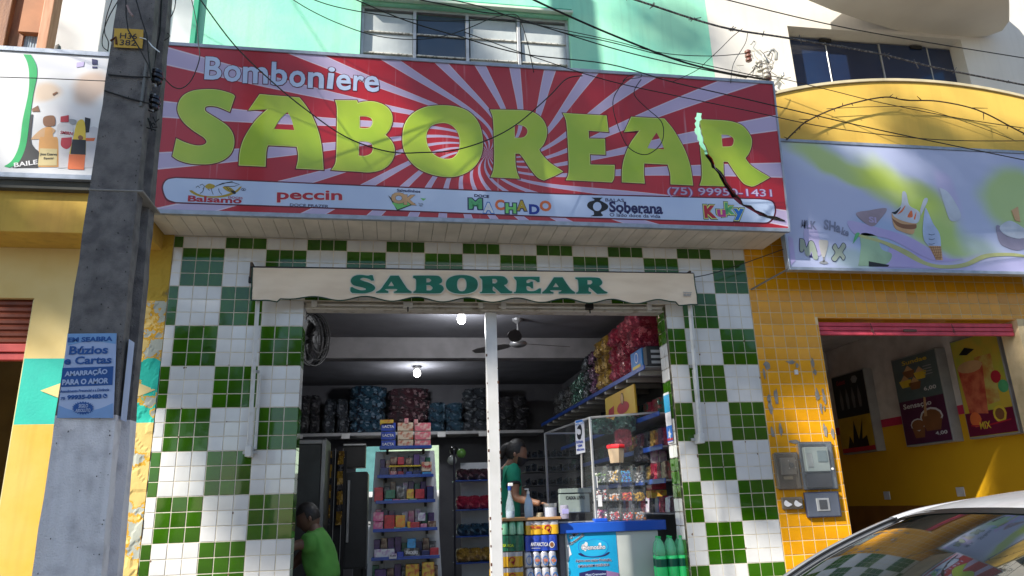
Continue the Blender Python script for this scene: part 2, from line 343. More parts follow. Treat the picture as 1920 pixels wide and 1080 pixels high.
# ------------------------------------------------------------ big sign
SB = Vector((-.138, -.50, 3.856)); tilt = Vector((0, -.10, 1.379)).normalized()
SP = PL(SB, (1, 0, 0), tilt); SW, SH = 5.27, 1.385
sign = thing('shop_sign', 'large red sunburst sign board reading Bomboniere Saborear, torn at its right end', 'sign', (2.5, -.5, 3.856))
red = bpy.data.materials.new('sunburst_print'); red.use_nodes = True; t_ = red.node_tree; b_ = t_.nodes['Principled BSDF']
def mth(op, a, b=None, c=None):
    n_ = t_.nodes.new('ShaderNodeMath'); n_.operation = op
    for i, q in enumerate((a, b, c)):
        if q is None: continue
        if isinstance(q, (int, float)): n_.inputs[i].default_value = q
        else: t_.links.new(q, n_.inputs[i])
    return n_.outputs[0]
tcn = t_.nodes.new('ShaderNodeTexCoord'); sx = t_.nodes.new('ShaderNodeSeparateXYZ'); t_.links.new(tcn.outputs['Object'], sx.inputs[0])
_cx, _cz = SP.loc(915, 288); cxw = SB.x+_cx-2.5; czw = _cz*tilt.z
U_ = mth('SUBTRACT', sx.outputs[0], cxw); V_ = mth('MULTIPLY', mth('SUBTRACT', sx.outputs[2], czw), 1.5)
R2 = mth('ADD', mth('ADD', mth('MULTIPLY', U_, U_), mth('MULTIPLY', V_, V_)), .25)
ang = mth('ADD', mth('DIVIDE', mth('ARCTAN2', V_, U_), math.radians(14.4)), mth('DIVIDE', 16/14.4, R2))
frc = mth('FRACT', mth('ADD', ang, 50+.5-90/14.4+.17)); ds = mth('ABSOLUTE', mth('SUBTRACT', frc, .5))
stripe = mth('LESS_THAN', ds, .155); edge = mth('MULTIPLY', mth('LESS_THAN', ds, .165), mth('GREATER_THAN', ds, .14))
nz_ = t_.nodes.new('ShaderNodeTexNoise'); nz_.inputs['Scale'].default_value = 1.1; t_.links.new(tcn.outputs['Object'], nz_.inputs[0])
m1 = t_.nodes.new('ShaderNodeMixRGB'); m1.inputs[1].default_value = (.29, .006, .016, 1); m1.inputs[2].default_value = (.52, .012, .018, 1); t_.links.new(nz_.outputs[0], m1.inputs[0])
m2 = t_.nodes.new('ShaderNodeMixRGB'); m2.inputs[2].default_value = (.46, .38, .57, 1); t_.links.new(stripe, m2.inputs[0]); t_.links.new(m1.outputs[0], m2.inputs[1])
m3 = t_.nodes.new('ShaderNodeMixRGB'); m3.inputs[2].default_value = (.72, .66, .74, 1); t_.links.new(mth('MULTIPLY', edge, .6), m3.inputs[0]); t_.links.new(m2.outputs[0], m3.inputs[1])
# washed vertical streaks of dirt running down the canvas
mp_ = t_.nodes.new('ShaderNodeMapping'); mp_.inputs['Scale'].default_value = (26, 1, .9); t_.links.new(tcn.outputs['Object'], mp_.inputs[0])
n2_ = t_.nodes.new('ShaderNodeTexNoise'); n2_.inputs['Detail'].default_value = 4; n2_.inputs['Scale'].default_value = 1; t_.links.new(mp_.outputs[0], n2_.inputs[0])
st_ = t_.nodes.new('ShaderNodeMapRange'); st_.inputs[1].default_value = .62; st_.inputs[2].default_value = .75; st_.inputs[4].default_value = .32; t_.links.new(n2_.outputs[0], st_.inputs[0])
m4 = t_.nodes.new('ShaderNodeMixRGB'); m4.inputs[2].default_value = (.6, .5, .56, 1); t_.links.new(st_.outputs[0], m4.inputs[0]); t_.links.new(m3.outputs[0], m4.inputs[1])
t_.links.new(m4.outputs[0], b_.inputs['Base Color']); b_.inputs['Roughness'].default_value = .3; b_.inputs['Coat Weight'].default_value = .25; b_.inputs['Coat Roughness'].default_value = .12
bn_ = t_.nodes.new('ShaderNodeTexNoise'); bn_.inputs['Scale'].default_value = 3; t_.links.new(tcn.outputs['Object'], bn_.inputs[0])
bp_ = t_.nodes.new('ShaderNodeBump'); bp_.inputs['Strength'].default_value = .15; bp_.inputs['Distance'].default_value = .03; t_.links.new(bn_.outputs[0], bp_.inputs['Height']); t_.links.new(bp_.outputs[0], b_.inputs['Normal'])
# the tear: one jagged outline (photo pixels on the sign's own plane)
F4 = (1150, 200, 6); F8 = (1080, 340, 4.8)
tr = spl('940,62* 1000,68* 990,110* 1000,140* 975,160* 972,215* 985,240* 990,300* 1010,340* 1015,400* 1040,440* 1062,500* 1070,540* 1110,580* 1135,640* 1150,690* 1205,740* 1245,800* 1260,850* 1310,905* 1345,960* 1400,1020*', F4)
tr += spl('1478,165* 1500,215* 1570,225* 1610,262* 1680,290* 1720,315* 1800,325* 1875,356* 1780,340* 1700,318* 1640,300* 1590,270* 1520,230* 1470,205* 1430,170* 1400,140* 1380,100*', F8)
tr += spl('1300,960* 1240,880* 1195,800* 1180,760* 1130,700* 1105,690* 1095,640* 1060,590* 1035,560* 1018,490* 985,455* 965,420* 965,390* 945,370* 945,330* 915,290* 915,250* 930,235* 915,190* 935,160* 915,130* 935,110*', F4)
TL = [SP.loc(*p) for p in tr]
def weld(me):
    bm = bmesh.new(); bm.from_mesh(me); bmesh.ops.remove_doubles(bm, verts=bm.verts, dist=1e-5); bmesh.ops.triangulate(bm, faces=bm.faces); bmesh.ops.recalc_face_normals(bm, faces=bm.faces); bm.to_mesh(me); bm.free()
def cut(o):
    b = MB().prism([(a, q, -.1) for a, q in TL], (0, 0, .2)); me = bpy.data.meshes.new('c'); me.from_pydata(b.v, [], b.f); weld(me); weld(o.data)
    me.transform(Matrix.Translation(-wl(o)) @ SP.M); c = link(bpy.data.objects.new('c', me)); c.parent = o.parent; c.location = o.location
    md = o.modifiers.new('b', 'BOOLEAN'); md.object = c; md.solver = 'EXACT'; md.operation = 'DIFFERENCE'
    bpy.context.view_layer.update(); dg = bpy.context.evaluated_depsgraph_get(); nm = bpy.data.meshes.new_from_object(o.evaluated_get(dg)); o.modifiers.clear(); o.data = nm
    bpy.data.objects.remove(c); return o
pan = curve_mesh([[(0, 0), (SW, 0), (SW, SH), (0, SH)], TL], .012); pan.transform(SP.M @ Matrix.Translation((0, 0, -.006)))
pan.transform(Matrix.Identity(4)); panel = fin(pan, 'printed_canvas', red, sign)
FRM = M('sign_frame_metal', (.34, .38, .46), .4, (.26, .3, .36), s=12, metal=.3, bump=.1)
def sbar(a0, b0, a1, b1, d0=-.03, d1=.012):
    me = MB().box(a0, a1, b0, b1, d0, d1); me.v = [tuple(SP.M @ Vector(v)) for v in me.v]; return me
sbar(-.012, SH, SW+.012, SH+.03).build('frame_rail', FRM, sign, .002); sbar(-.012, -.035, SW+.012, 0, -.03, .014).build('frame_rail', FRM, sign, .002)
sbar(-.014, 0, 0, SH).build('frame_stile', FRM, sign); sbar(SW, 0, SW+.014, SH).build('frame_stile', FRM, sign)
for a in (.35, 1.75, 3.2, 4.9): sbar(a, .0, a+.03, SH, -.07, -.035).build('back_strut', ALU, sign)
box('side_cheek', -.15, -.142, -.47, .0, 3.87, 4.55, M('cheek', (.5, .48, .45), .6), sign)
# soffit planks under the sign
SFW = .115; k = 0; x = -.15
while x < 5.14:
    x1 = min(x+SFW, 5.145)
    MB().box(x+.0015, x1-.0015, -.495, -.022, 3.832, 3.842).build('soffit_plank', PVC, sign, .0015); x = x1
box('soffit_support', -.15, 5.145, -.49, -.03, 3.846, 3.852, DARK, sign, 0)
# letters
LG = M('letter_green', (.34, .50, .03), .3, (.44, .56, .04), s=2.2, coat=.3, wav=.06, bs=3); LE = M('letter_pale_edge', (.66, .74, .22), .35); LS = M('letter_shadow_print', (.12, .008, .022), .4)
F1 = (310, 150, 6); F2 = (610, 170, 6); F3 = (900, 190, 6.857)
LET = [(F1, ["775,185* 740,160 600,120 470,112 330,125 230,165 170,230 145,320 165,400 220,480 300,550 380,605 440,645 472,690 455,725 400,745 320,740 220,710 130,668* 90,855* 150,895 260,930 400,942 530,935 640,900 720,840 760,760 768,670 745,590 690,520 600,455 510,400 450,360 437,325 455,295 510,287 600,300 720,350*"]),
 (F1, ["1065,168* 1505,205* 1580,300 1660,440 1720,600 1755,780 1772,1005* 1480,990* 1500,900 1500,820 1485,745* 1150,728* 1130,800 1120,968* 835,955* 845,820 880,690 950,560 1040,440 1165,325* 945,338*", "1375,358* 1420,440 1455,568* 1220,555* 1290,440"]),
 (F2, ["120,115* 350,117* 362,148* 450,130 560,133 670,175 735,250 748,340 720,430 665,500* 730,560 770,640 768,730 720,820 630,885 500,912 350,905 80,888* 120,820 132,700 138,400 138,200", "380,283* 460,285 520,310 538,360 510,415 450,430 380,425*", "372,563* 460,567 520,590 542,650 520,710 450,742 370,738*"]),
 (F2, ["1300,172 1480,190 1620,250 1720,370 1762,530 1755,700 1690,830 1580,920 1430,965 1250,950 1080,890 960,790 890,660 875,520 900,380 980,270 1120,195", "1320,357 1420,385 1490,460 1518,560 1505,680 1440,760 1350,775 1250,745 1170,670 1130,560 1140,460 1200,385"]),
 (F3, ["138,115* 560,125 700,160 800,240 850,350 848,450 810,550 750,620* 800,700 900,800 1055,903* 950,955 820,1010* 740,970 640,850 570,740 510,665* 445,665* 448,800 470,920 498,988* 148,970* 175,900 188,800 188,600 182,350 170,200", "435,297* 510,297 590,330 618,390 590,450 530,478 438,475*"]),
 (F3, ["1075,160* 1620,192* 1643,388* 1387,370* 1392,487* 1598,490* 1603,680* 1402,672* 1408,822* 1722,828* 1715,980 1690,1035* 1115,1008* 1140,950 1148,850 1140,600 1120,300 1100,210"]),
 (F4, ["205,122* 570,142* 660,250 740,380 810,520 860,680 888,880* 650,868* 645,760 615,645* 340,632* 335,740 345,858* 103,845* 105,700 135,560 200,410 305,265* 128,282*", "485,288* 530,370 575,483* 380,470* 430,370"]),
 (F4, ["975,150* 1200,160 1350,180 1460,230 1540,340 1548,430 1520,520 1475,580* 1560,680 1750,797* 1600,880 1550,892* 1470,860 1380,750 1290,615* 1232,612* 1232,700 1240,890* 978,882* 1000,800 998,650 980,420 995,300", "1207,308* 1290,315 1350,350 1358,400 1330,450 1220,458*"])]
for k, (fr_, lps) in enumerate(LET):
    a = shape('letter_shadow', SP, lps, LS, sign, .0006, .001, fr_, gr=.014, grh=.001 if k in (1, 6) else .008); b = shape('letter_edge', SP, lps, LE, sign, .0022, .001, fr_, gr=.006, grh=.002 if k in (1, 6) else .006); c = shape('letter', SP, lps, LG, sign, .0036, .001, fr_)
    if k == 7: cut(a); cut(b); cut(c)
PB = M('print_pale_blue', (.50, .60, .80), .35, (.44, .54, .76), s=2, coat=.2); PN = M('print_navy', (.02, .02, .10), .4); PR = M('print_red', (.45, .02, .04), .4); PK = M('print_black', (.012, .012, .016), .4); PW = M('print_white', (.72, .72, .74), .4)
PY = M('print_ochre', (.45, .32, .03), .4); PO = M('print_orange', (.75, .17, .05), .4); PG = M('print_green', (.10, .42, .17), .4); PG2 = M('print_bright_green', (.20, .62, .16), .4); PBL = M('print_blue', (.02, .16, .55), .4); PDB = M('print_dark_blue', (.01, .04, .35), .4)
PPK = M('print_magenta', (.55, .05, .28), .4); PYL = M('print_yellow', (.72, .52, .05), .4); PLL = M('print_lilac', (.46, .40, .66), .4); PBR = M('print_brown', (.24, .10, .04), .4); PSK = M('print_tan', (.60, .36, .18), .4); PGY = M('print_grey', (.3, .31, .33), .4)
# Bomboniere, letter by letter along its slightly arched line
for ch_, x0, x1, yb, h in (('B', 383, 415, 149, 43), ('o', 419, 451, 153, 31), ('m', 455, 502, 156, 31), ('b', 508, 538, 160, 44), ('o', 542, 572, 163, 31), ('n', 577, 607, 165, 30), ('i', 612, 624.5, 166, 41), ('e', 630, 658, 169, 30), ('r', 662, 682, 170, 29), ('e', 683, 711, 172, 30)):
    text('name_letter_edge', ch_, SP, x0, yb, x1, yb+1.4, h, LS, sign, bold=.02, off=.0006, gr=.022)
    text('name_letter', ch_, SP, x0, yb, x1, yb+1.4, h, PB, sign, bold=.02, off=.0026)
    for (u0, dy) in (): shape('serif', SP, [[(u0-1, yb), (u0+13 if ch_ != 'm' else u0+13, yb+.6), (u0+11, yb-5), (u0+2, yb-5)]], PB, sign, .0026)
# sponsors' band
bx = [(306, 352), (311, 340), (322, 333)]; 
band = shape('sponsor_band', SP, ["306,352 313,338 330,334* 700,350* 1050,365* 1425,374* 1446,378 1452,390 1450,405 1440,416 1425,417* 1050,406* 700,392* 330,379* 313,372"], PB, sign, .0012, .0012); cut(band)
shape('band_edge', SP, ["303,352 311,336 329,331.5* 700,347.5* 1050,362.5* 1426,371.5* 1449,376 1455,390 1453,406 1442,418.5 1425,419.5* 1050,408.5* 700,394.5* 329,381.5* 311,375"], LS, sign, .0002, .0012)
sg = lambda *a, **k: text('lettering', *a, parent=sign, **k)
F6 = (300, 330, 4); F7 = (720, 340, 5.053)
def wd(body, x0, y0, x1, y1, h, mat, bold=.0, off=.003, edge=None, ge=.02, pl=SP, par=None, nm='lettering', shear=0):
    par = par or sign
    if edge: text(nm+'_edge', body, pl, x0, y0, x1, y1, h, edge, par, bold=bold, off=off-.0008, gr=ge)
    return text(nm, body, pl, x0, y0, x1, y1, h, mat, par, bold=bold, off=off, shear=shear)
wd('Balsamo', 352, 378, 453, 382, 11.5, PR, .03); wd('DOCES', 428, 372, 455, 374, 4, PR, .01)
for s_ in ("340,75 370,58 410,70 405,90 370,98 345,90",): shape('bee_body', SP, [s_], PY, sign, .003, fr=F6)
shape('bee_abdomen', SP, ["470,85 500,78 540,95 568,125 560,135 530,125 490,105"], PY, sign, .003, fr=F6); shape('bee_tip', SP, ["530,110 560,112 570,128 560,136 545,130"], PK, sign, .0034, fr=F6)
shape('bee_crescent', SP, ["220,108* 240,108* 300,140 380,152 470,145 560,115 600,80* 614,80* 580,120 500,155 400,164 300,155 240,130"], PY, sign, .0026, fr=F6)
def pen(name, pts, fr_, wpx, mat, pl=SP, par=None, off=.0034):
    q = [(fr_[0]+a/fr_[2], fr_[1]+b/fr_[2]) for a, b in pts]; Lf = []; Rt = []
    for i, p in enumerate(q):
        a = Vector(q[max(i-1, 0)]); b = Vector(q[min(i+1, len(q)-1)]); d = (b-a).normalized(); nn = Vector((-d.y, d.x))*wpx/2
        Lf.append(tuple(Vector(p)+nn)); Rt.append(tuple(Vector(p)-nn))
    return shape(name, pl, [Lf+Rt[::-1]], mat, par or sign, off)
for p_ in ([(415, 80), (470, 55), (545, 48), (597, 65), (560, 78), (480, 80)], [(440, 70), (500, 50), (545, 42)], [(270, 88), (285, 75), (300, 90)], [(300, 70), (320, 62), (335, 80), (322, 98)], [(385, 92), (390, 115), (400, 140)], [(330, 95), (320, 120), (300, 132)], [(440, 95), (445, 120), (465, 140)], [(360, 98), (372, 110)], [(500, 85), (520, 112)], [(520, 92), (540, 122)]): pen('bee_line', p_, F6, 1.0, PK)
pen('registered_mark', [(610+17+17*math.cos(a*.524), 102+9*math.sin(a*.524)) for a in range(13)], F6, .7, PN); wd('R', 455.5, 357.5, 458.5, 357.7, 3, PN)
wd('peccin', 519, 380, 641.5, 381.5, 24, PR, .026, edge=PW, ge=.02); wd('DOCE PRAZER', 543.5, 387, 616, 390, 5.5, PN, .01)
wd('Salgadinhos', 744, 361, 788, 363.5, 7, PN, .02)
shape('ok_wedge', SP, ["40,135* 125,280* 300,212* 285,205* 130,262* 60,150*"], PK, sign, .0026, fr=F7); shape('ok_wedge_fill', SP, ["75,205* 128,268* 270,215* 180,190*"], PG2, sign, .0028, fr=F7)
wd('O', 733, 381, 761, 383, 21, PSK, .06, .0034, edge=PK, ge=.02); wd('K', 757, 384, 781, 385, 19, PSK, .05, .0038, edge=PK, ge=.02); shape('ok_chip', SP, ["345,160* 400,165* 370,185*"], PG2, sign, .003, fr=F7)
for p_ in ([(325, 208), (345, 215), (368, 208)], [(330, 222), (350, 228), (372, 218)], [(335, 232), (352, 238), (365, 234)]): pen('motion_line', p_, F7, .6, PN)
wd('DOCE', 889, 369.5, 917, 371.5, 5.5, PN, .04)
for ch_, x0, x1, yb, h, mt, ed in (('M', 879, 904, 392, 20, PG, PN), ('A', 906, 926, 399, 19, PW, PBL), ('C', 928, 946, 394, 20, PO, None), ('H', 948, 968, 400, 19, PG2, PN), ('A', 969, 988, 395, 19, PY, PN), ('D', 992, 1012, 402, 19, PDB, None), ('O', 1012, 1034, 396, 20, PO, None)):
    wd(ch_, x0, yb, x1, yb+.6, h, mt, .045, .003, edge=ed, ge=.07)
shape('vase_mark', SP, ["140,148* 240,148* 215,170 240,185 285,215 280,250 230,275 225,285 242,305* 225,315 130,315* 160,300 160,285 155,270 110,240 100,210 120,185 165,170"], PK, sign, .003, fr=F8); shape('vase_hole', SP, [[(F8[0]+a/4.8, F8[1]+b/4.8) for a, b in ell(190, 228, 38, 40)]], PB, sign, .0042)
wd('BALAS', 1135, 378, 1170, 379, 6, PN, .005); wd('Soberana', 1142.5, 398, 1243, 402, 21, PN, .035)
for x_ in (1163, 1177, 1190, 1203, 1217, 1231): shape('blackletter_foot', SP, [[(x_-2.5, 399.4), (x_, 396.6), (x_+2.5, 399.6), (x_, 402)]], PN, sign, .0034)
wd('O lado doce da vida', 1143, 406, 1238, 409, 6.5, PN, .01)
for ch_, x0, x1, yb, h, mt in (('K', 1321, 1344, 409, 24, PR), ('u', 1345, 1361, 407, 14, PPK), ('k', 1360, 1378, 402, 22, PG), ('y', 1376, 1397, 413, 22, PBL)):
    text('mark_outline', ch_, SP, x0, yb, x1, yb+.5, h, PK, sign, bold=.05, off=.0018, gr=.09); text('mark_edge', ch_, SP, x0, yb, x1, yb+.5, h, LE, sign, bold=.05, off=.0026, gr=.05); text('mark_letter', ch_, SP, x0, yb, x1, yb+.5, h, mt, sign, bold=.05, off=.0034)
a_ = text('phone_number_edge', '(75) 99950-1431', SP, 1252, 369, 1448, 373, 18, M('print_violet', (.22, .10, .34), .4), sign, bold=.01, off=.0008, gr=.03); cut(a_)
a_ = text('phone_number', '(75) 99950-1431', SP, 1252, 369, 1448, 373, 18, M('print_pale_lilac', (.60, .50, .68), .4), sign, bold=.0, off=.0022); cut(a_)
# curled dark lip along the lower side of the tear
lip = [SP.M @ Vector((*SP.loc(*p), .006)) for p in tr[15:33]]
MB().tube(lip, [.004+.004*random.random() for _ in lip], 5).build('torn_edge', M('torn_canvas_edge', (.03, .025, .02), .8), sign)
box('shade_sheet', 4.25, 5.09, -.36, -.355, 3.87, 4.62, M('sign_hollow_shade', (.03, .03, .03), .9), sign, 0)  # added black sheet behind the tear, standing for shade inside the hollow sign
# ------------------------------------------------------------ awning
awn = thing('awning', 'rolled cream canvas awning with a wavy hem and green lettering over the shop entrance', 'awning', (2.45, -.12, 3.25))
AP = PL((.587, -.165, 3.25), (1, 0, .004), (0, 0, 1))
CANV = M('awning_canvas', (.84, .69, .52), .7, (.74, .59, .43), s=2.2, stretch=(1, 1, 4), bump=.15, bs=14)
ax0, ax1 = .590, 4.362; me = MB(); NX, NZ = 150, 8; vs = []
def hem(t):
    return .019*math.sin(t*2*math.pi*9+.6)*(.25+.75*min(1, t*5))*(1 if t < .93 else .3) - (.028 if t < .06 or t > .95 else 0)
for i in range(NX+1):
    t = i/NX; x = ax0+(ax1-ax0)*t
    for j in range(NZ+1):
        s = j/NZ; zt = 3.515+.02*t; zb = 3.262+.01*t+hem(t)
        e = max(0, 1-t*9)+max(0, 1-(1-t)*9)
        y = -.160-.010*math.sin(x*4+s*2.2)*s*.6-.022*e*abs(math.sin(s*5+t*80))*s
        vs.append((x+(.012*s*(1-t*8) if t < .12 else 0), y, zt+(zb-zt)*s))
fs = [(i*(NZ+1)+j, (i+1)*(NZ+1)+j, (i+1)*(NZ+1)+j+1, i*(NZ+1)+j+1) for i in range(NX) for j in range(NZ)]
vs2 = [(x, y+.003, z) for x, y, z in vs]; nv = len(vs)
ring = [(i*(NZ+1)) for i in range(NX+1)]
me.mesh(vs, fs); me.mesh(vs2, [f[::-1] for f in fs]); me.build('awning_canvas', CANV, awn, smooth=True)
HEMG = M('hem_binding', (.012, .05, .03), .7)
MB().tube([vs[i*(NZ+1)+NZ] for i in range(NX+1)], .0055, 5).build('hem_binding', HEMG, awn)
MB().tube([vs[j] for j in range(NZ+1)], .006, 5).build('side_binding', HEMG, awn); MB().tube([vs[NX*(NZ+1)+j] for j in range(NZ+1)], .005, 5).build('side_binding', HEMG, awn)
MB().tube([(.57, -.14, 3.524), (4.365, -.14, 3.541)], .010, 8).build('roller_tube', BLK, awn)
box('roller_bracket', .565, .585, -.14, -.02, 3.44, 3.57, M('rusty_bracket', (.10, .07, .05), .8), awn); MB().box(.56, .59, -.13, -.10, 3.40, 3.45).build('crank_eye', BLK, awn)
box('roller_bracket', 4.33, 4.35, -.14, -.02, 3.50, 3.57, M('rusty_bracket', (.10, .07, .05), .8), awn)
for x0, x1, zb in ((.640, .650, 2.085), (4.316, 4.290, 2.115)):
    a = MB(); a.tube([(x0, -.11, 3.27), (x1, -.10, zb)], .020, 4); arm = a.build('awning_arm', WSTEEL, awn)
    box('wall_rail', x1-.006+.028, x1+.016+.028, -.03, -.008, zb+.0, zb+.58, WSTEEL, awn); box('arm_foot', x1-.022, x1+.022, -.125, -.01, zb-.06, zb+.02, WSTEEL, awn)
    box('foot_plate', x1-.055, x1+.055, -.035, -.009, zb-.035, zb-.01, ALU, awn)
    MB().tube([(x1+.03, -.05, zb+.60), (x1-.01, -.05, zb+.60)], .012).build('arm_hook', ALU, awn)
EG = M('awning_letter_green', (.004, .115, .065), .55, (.004, .16, .10), s=2.2, stretch=(1, 1, 5)); EW = M('awning_letter_edge', (.66, .68, .60), .7)
G1 = (640, 500, 7.385); G2 = (880, 500, 7.111)
el = lambda cx, cy, rx, ry: ' '.join('%.1f,%.1f' % (cx+rx*math.copysign(abs(math.cos(a*math.pi/10))**.86, math.cos(a*math.pi/10)), cy+ry*math.copysign(abs(math.sin(a*math.pi/10))**.86, math.sin(a*math.pi/10))) for a in range(20))
AL = [(G1, ["435,122* 455,195* 420,200* 380,175 300,158 262,178 300,200 380,225 445,260 470,300 440,340 370,365 290,375 150,368* 125,340 128,292* 150,285* 200,310 270,330 330,325 335,308 280,290 180,265 135,225 140,170 190,130 270,118 370,128 400,120*"]),
 (G1, ["680,128* 795,128* 900,290 945,335 972,350 970,368* 730,368* 727,352 765,335 760,315 620,315 615,328 650,345 648,368* 485,368* 482,352 540,320 600,240", "692,210* 730,272* 650,272*"]),
 (G1, ["1000,128* 1300,128 1370,150 1395,190 1385,225 1350,245* 1400,270 1418,310 1395,350 1330,375 1000,368* 998,350 1030,325 1035,250 1030,180 992,155", "1178,168* 1215,168 1243,192 1220,218 1178,222*", "1178,260* 1225,262 1262,295 1240,330 1180,332*"]),
 (G1, [el(1668, 250, 222, 130), el(1667, 252, 65, 92)]),
 (G2, ["135,130* 420,130 490,160 512,200 495,235 460,250* 530,320 568,335 565,355 540,360* 420,360* 320,268* 312,275* 312,320 348,345 340,360* 145,360* 138,345 168,325 170,200 160,170 138,150", "305,168* 350,170 370,198 345,225 308,225*"]),
 (G2, ["588,138* 935,138* 935,210* 905,210* 870,185 800,172 762,190 762,222* 790,220 820,203* 845,203* 850,295* 825,293* 800,270 762,265 765,310 800,330 870,325 930,292* 955,295* 950,362* 598,360* 592,345 620,325 625,200 600,165"]),
 (G2, ["1125,145* 1240,145* 1340,290 1405,345 1400,365* 1190,363* 1190,345 1215,335 1215,318 1085,318 1085,333 1118,345 1115,363* 972,363* 970,345 1020,300 1070,230", "1150,220* 1190,275* 1112,275*"]),
 (G2, ["1410,147* 1690,148 1750,175 1770,215 1755,245 1730,262* 1790,320 1838,345 1830,362* 1700,368* 1595,278* 1588,290* 1590,330 1620,345 1615,365* 1425,365* 1422,350 1450,325 1448,220 1440,180 1412,165", "1572,183* 1620,187 1637,212 1615,238 1572,240*"])]
for fr_, lps in AL:
    shape('letter_edge', AP, lps, EW, awn, .0065, .001, fr_, gr=.0065); shape('letter', AP, lps, EG, awn, .0085, .001, fr_)
wd('BEARP', 1281, 556, 1295, 556.5, 5, PGY, .02, .0125, pl=AP, par=awn); shape('maker_mark_box', AP, [[(1279, 548), (1296, 549), (1296, 550), (1280, 549)]], PGY, awn, .0125)
# ------------------------------------------------------------ neighbour on the left
lb = thing('yellow_building', 'yellow and cream house left of the sweet shop with a teal band and peeling paint', 'building', (-4, 0, .2))
PEEL = bpy.data.materials.new('peeling_yellow_paint'); PEEL.use_nodes = True
def peel(mat, c1, c2, c3, thr=.56):
    t = mat.node_tree; b = t.nodes['Principled BSDF']; N = t.nodes.new; L = t.links.new; tc = N('ShaderNodeTexCoord')
    n = N('ShaderNodeTexNoise'); n.inputs['Scale'].default_value = 4.5; n.inputs['Detail'].default_value = 9; n.inputs['Roughness'].default_value = .62; L(tc.outputs['Object'], n.inputs[0])
    a = N('ShaderNodeMath'); a.operation = 'GREATER_THAN'; a.inputs[1].default_value = thr; L(n.outputs[0], a.inputs[0])
    a2 = N('ShaderNodeMath'); a2.operation = 'GREATER_THAN'; a2.inputs[1].default_value = thr-.035; L(n.outputs[0], a2.inputs[0])
    m = N('ShaderNodeMixRGB'); m.inputs[1].default_value = (*c1, 1); m.inputs[2].default_value = (*c2, 1); L(a2.outputs[0], m.inputs[0])
    m2 = N('ShaderNodeMixRGB'); m2.inputs[2].default_value = (*c3, 1); L(a.outputs[0], m2.inputs[0]); L(m.outputs[0], m2.inputs[1]); L(m2.outputs[0], b.inputs['Base Color'])
    b.inputs['Roughness'].default_value = .85; bp = N('ShaderNodeBump'); bp.inputs['Strength'].default_value = .9; bp.inputs['Distance'].default_value = .012; bp.invert = True; L(n.outputs[0], bp.inputs['Height']); L(bp.outputs[0], b.inputs['Normal'])
peel(PEEL, (.70, .50, .17), (.62, .33, .02), (.40, .42, .36), .555)
PEELT = bpy.data.materials.new('peeling_teal_paint'); PEELT.use_nodes = True; peel(PEELT, (.02, .50, .38), (.62, .36, .03), (.40, .42, .36), .56)
m = MB(); zb0, zb1 = 2.303, 2.804
m.box(-1.06, XL-.003, .004, .3, .2, zb0, 0); m.box(-1.06, XL-.003, .004, .3, zb0, zb1, 1); m.box(-1.06, XL-.003, .004, .3, zb1, 3.9, 2); m.box(-9, -1.06, .004, .3, 3.285, 3.9, 2); m.box(-9, -2.3, .004, .3, .2, 3.285, 0)
m.build('front_wall', [YPAINT, TEAL, CREAM], lb)
# crusted pier strip next to the tiles
z = .2
def strip(za, zb_, mat, seed):
    random.seed(seed); NXs, NZs = 14, max(2, int((zb_-za)/.022)); vs = []
    for i in range(NXs+1):
        for j in range(NZs+1):
            x = -.34+(XL-.004+.34)*i/NXs; zz = za+(zb_-za)*j/NZs; nn = noise.fractal(Vector((x*9, 3.1, zz*9)), 1, 2, 5)
            vs.append((x, -.003-(.005 if nn > .12 else 0)*(min(1, i/3))-.002*nn, zz))
    MB().mesh(vs, [(i*(NZs+1)+j, (i+1)*(NZs+1)+j, (i+1)*(NZs+1)+j+1, i*(NZs+1)+j+1) for i in range(NXs) for j in range(NZs)]).build('peeling_render', mat, lb)
OCHR = bpy.data.materials.new('shaded_ochre'); OCHR.use_nodes = True; peel(OCHR, (.50, .33, .04), (.34, .22, .03), (.22, .18, .08), .6)  # darker peeling ochre for the top strip: canopy shade put into the colour
strip(.9, zb0, PEEL, 1); strip(zb0, zb1, PEELT, 2); strip(zb1, 3.27, PEEL, 3); strip(3.27, 3.9, OCHR, 4)
LP = PL((-1.06, -.0, 2.5), (1, 0, 0), (0, 0, 1)); 
for cx in (-.545, ):
    pass
def dia(cx, hw): shape('diamond', LP, [[(cx+1.06-hw, .055), (cx+1.06, .055+.17), (cx+1.06+hw, .055), (cx+1.06, .055-.17)]], CREAM, lb, .004, px=False)
dia(-.50, .41)
x_, z_ = W(125, 733, 0).x, W(125, 733, 0).z
# wide flat fascia, its lower soffit and the old pale board above
m = MB(); m.box(-9, -.16, -.36, .3, 3.70, 4.06); m.build('canopy_slab', YFASC, lb, .006)
m = MB(); m.box(-9, XL-.05, -.02, .3, 3.90, 3.70+.0); 
box('old_sign_board', -9, -.55, -.30, .3, 4.062, 4.30, M('faded_pale_board', (.50, .66, .56), .7, (.16, .36, .50), s=2.2, lo=.5, hi=.75), lb)
# upper wall, standing further back
box('upper_wall', -9, -.12, 1.2, 1.4, 4.0, 10, M('bright_white_wall', (.80, .81, .82), .9, (.77, .79, .82), s=.6), lb)
box('roof_slab', -9, -.12, .3, 1.2, 4.0, 4.1, WPAINT, lb)
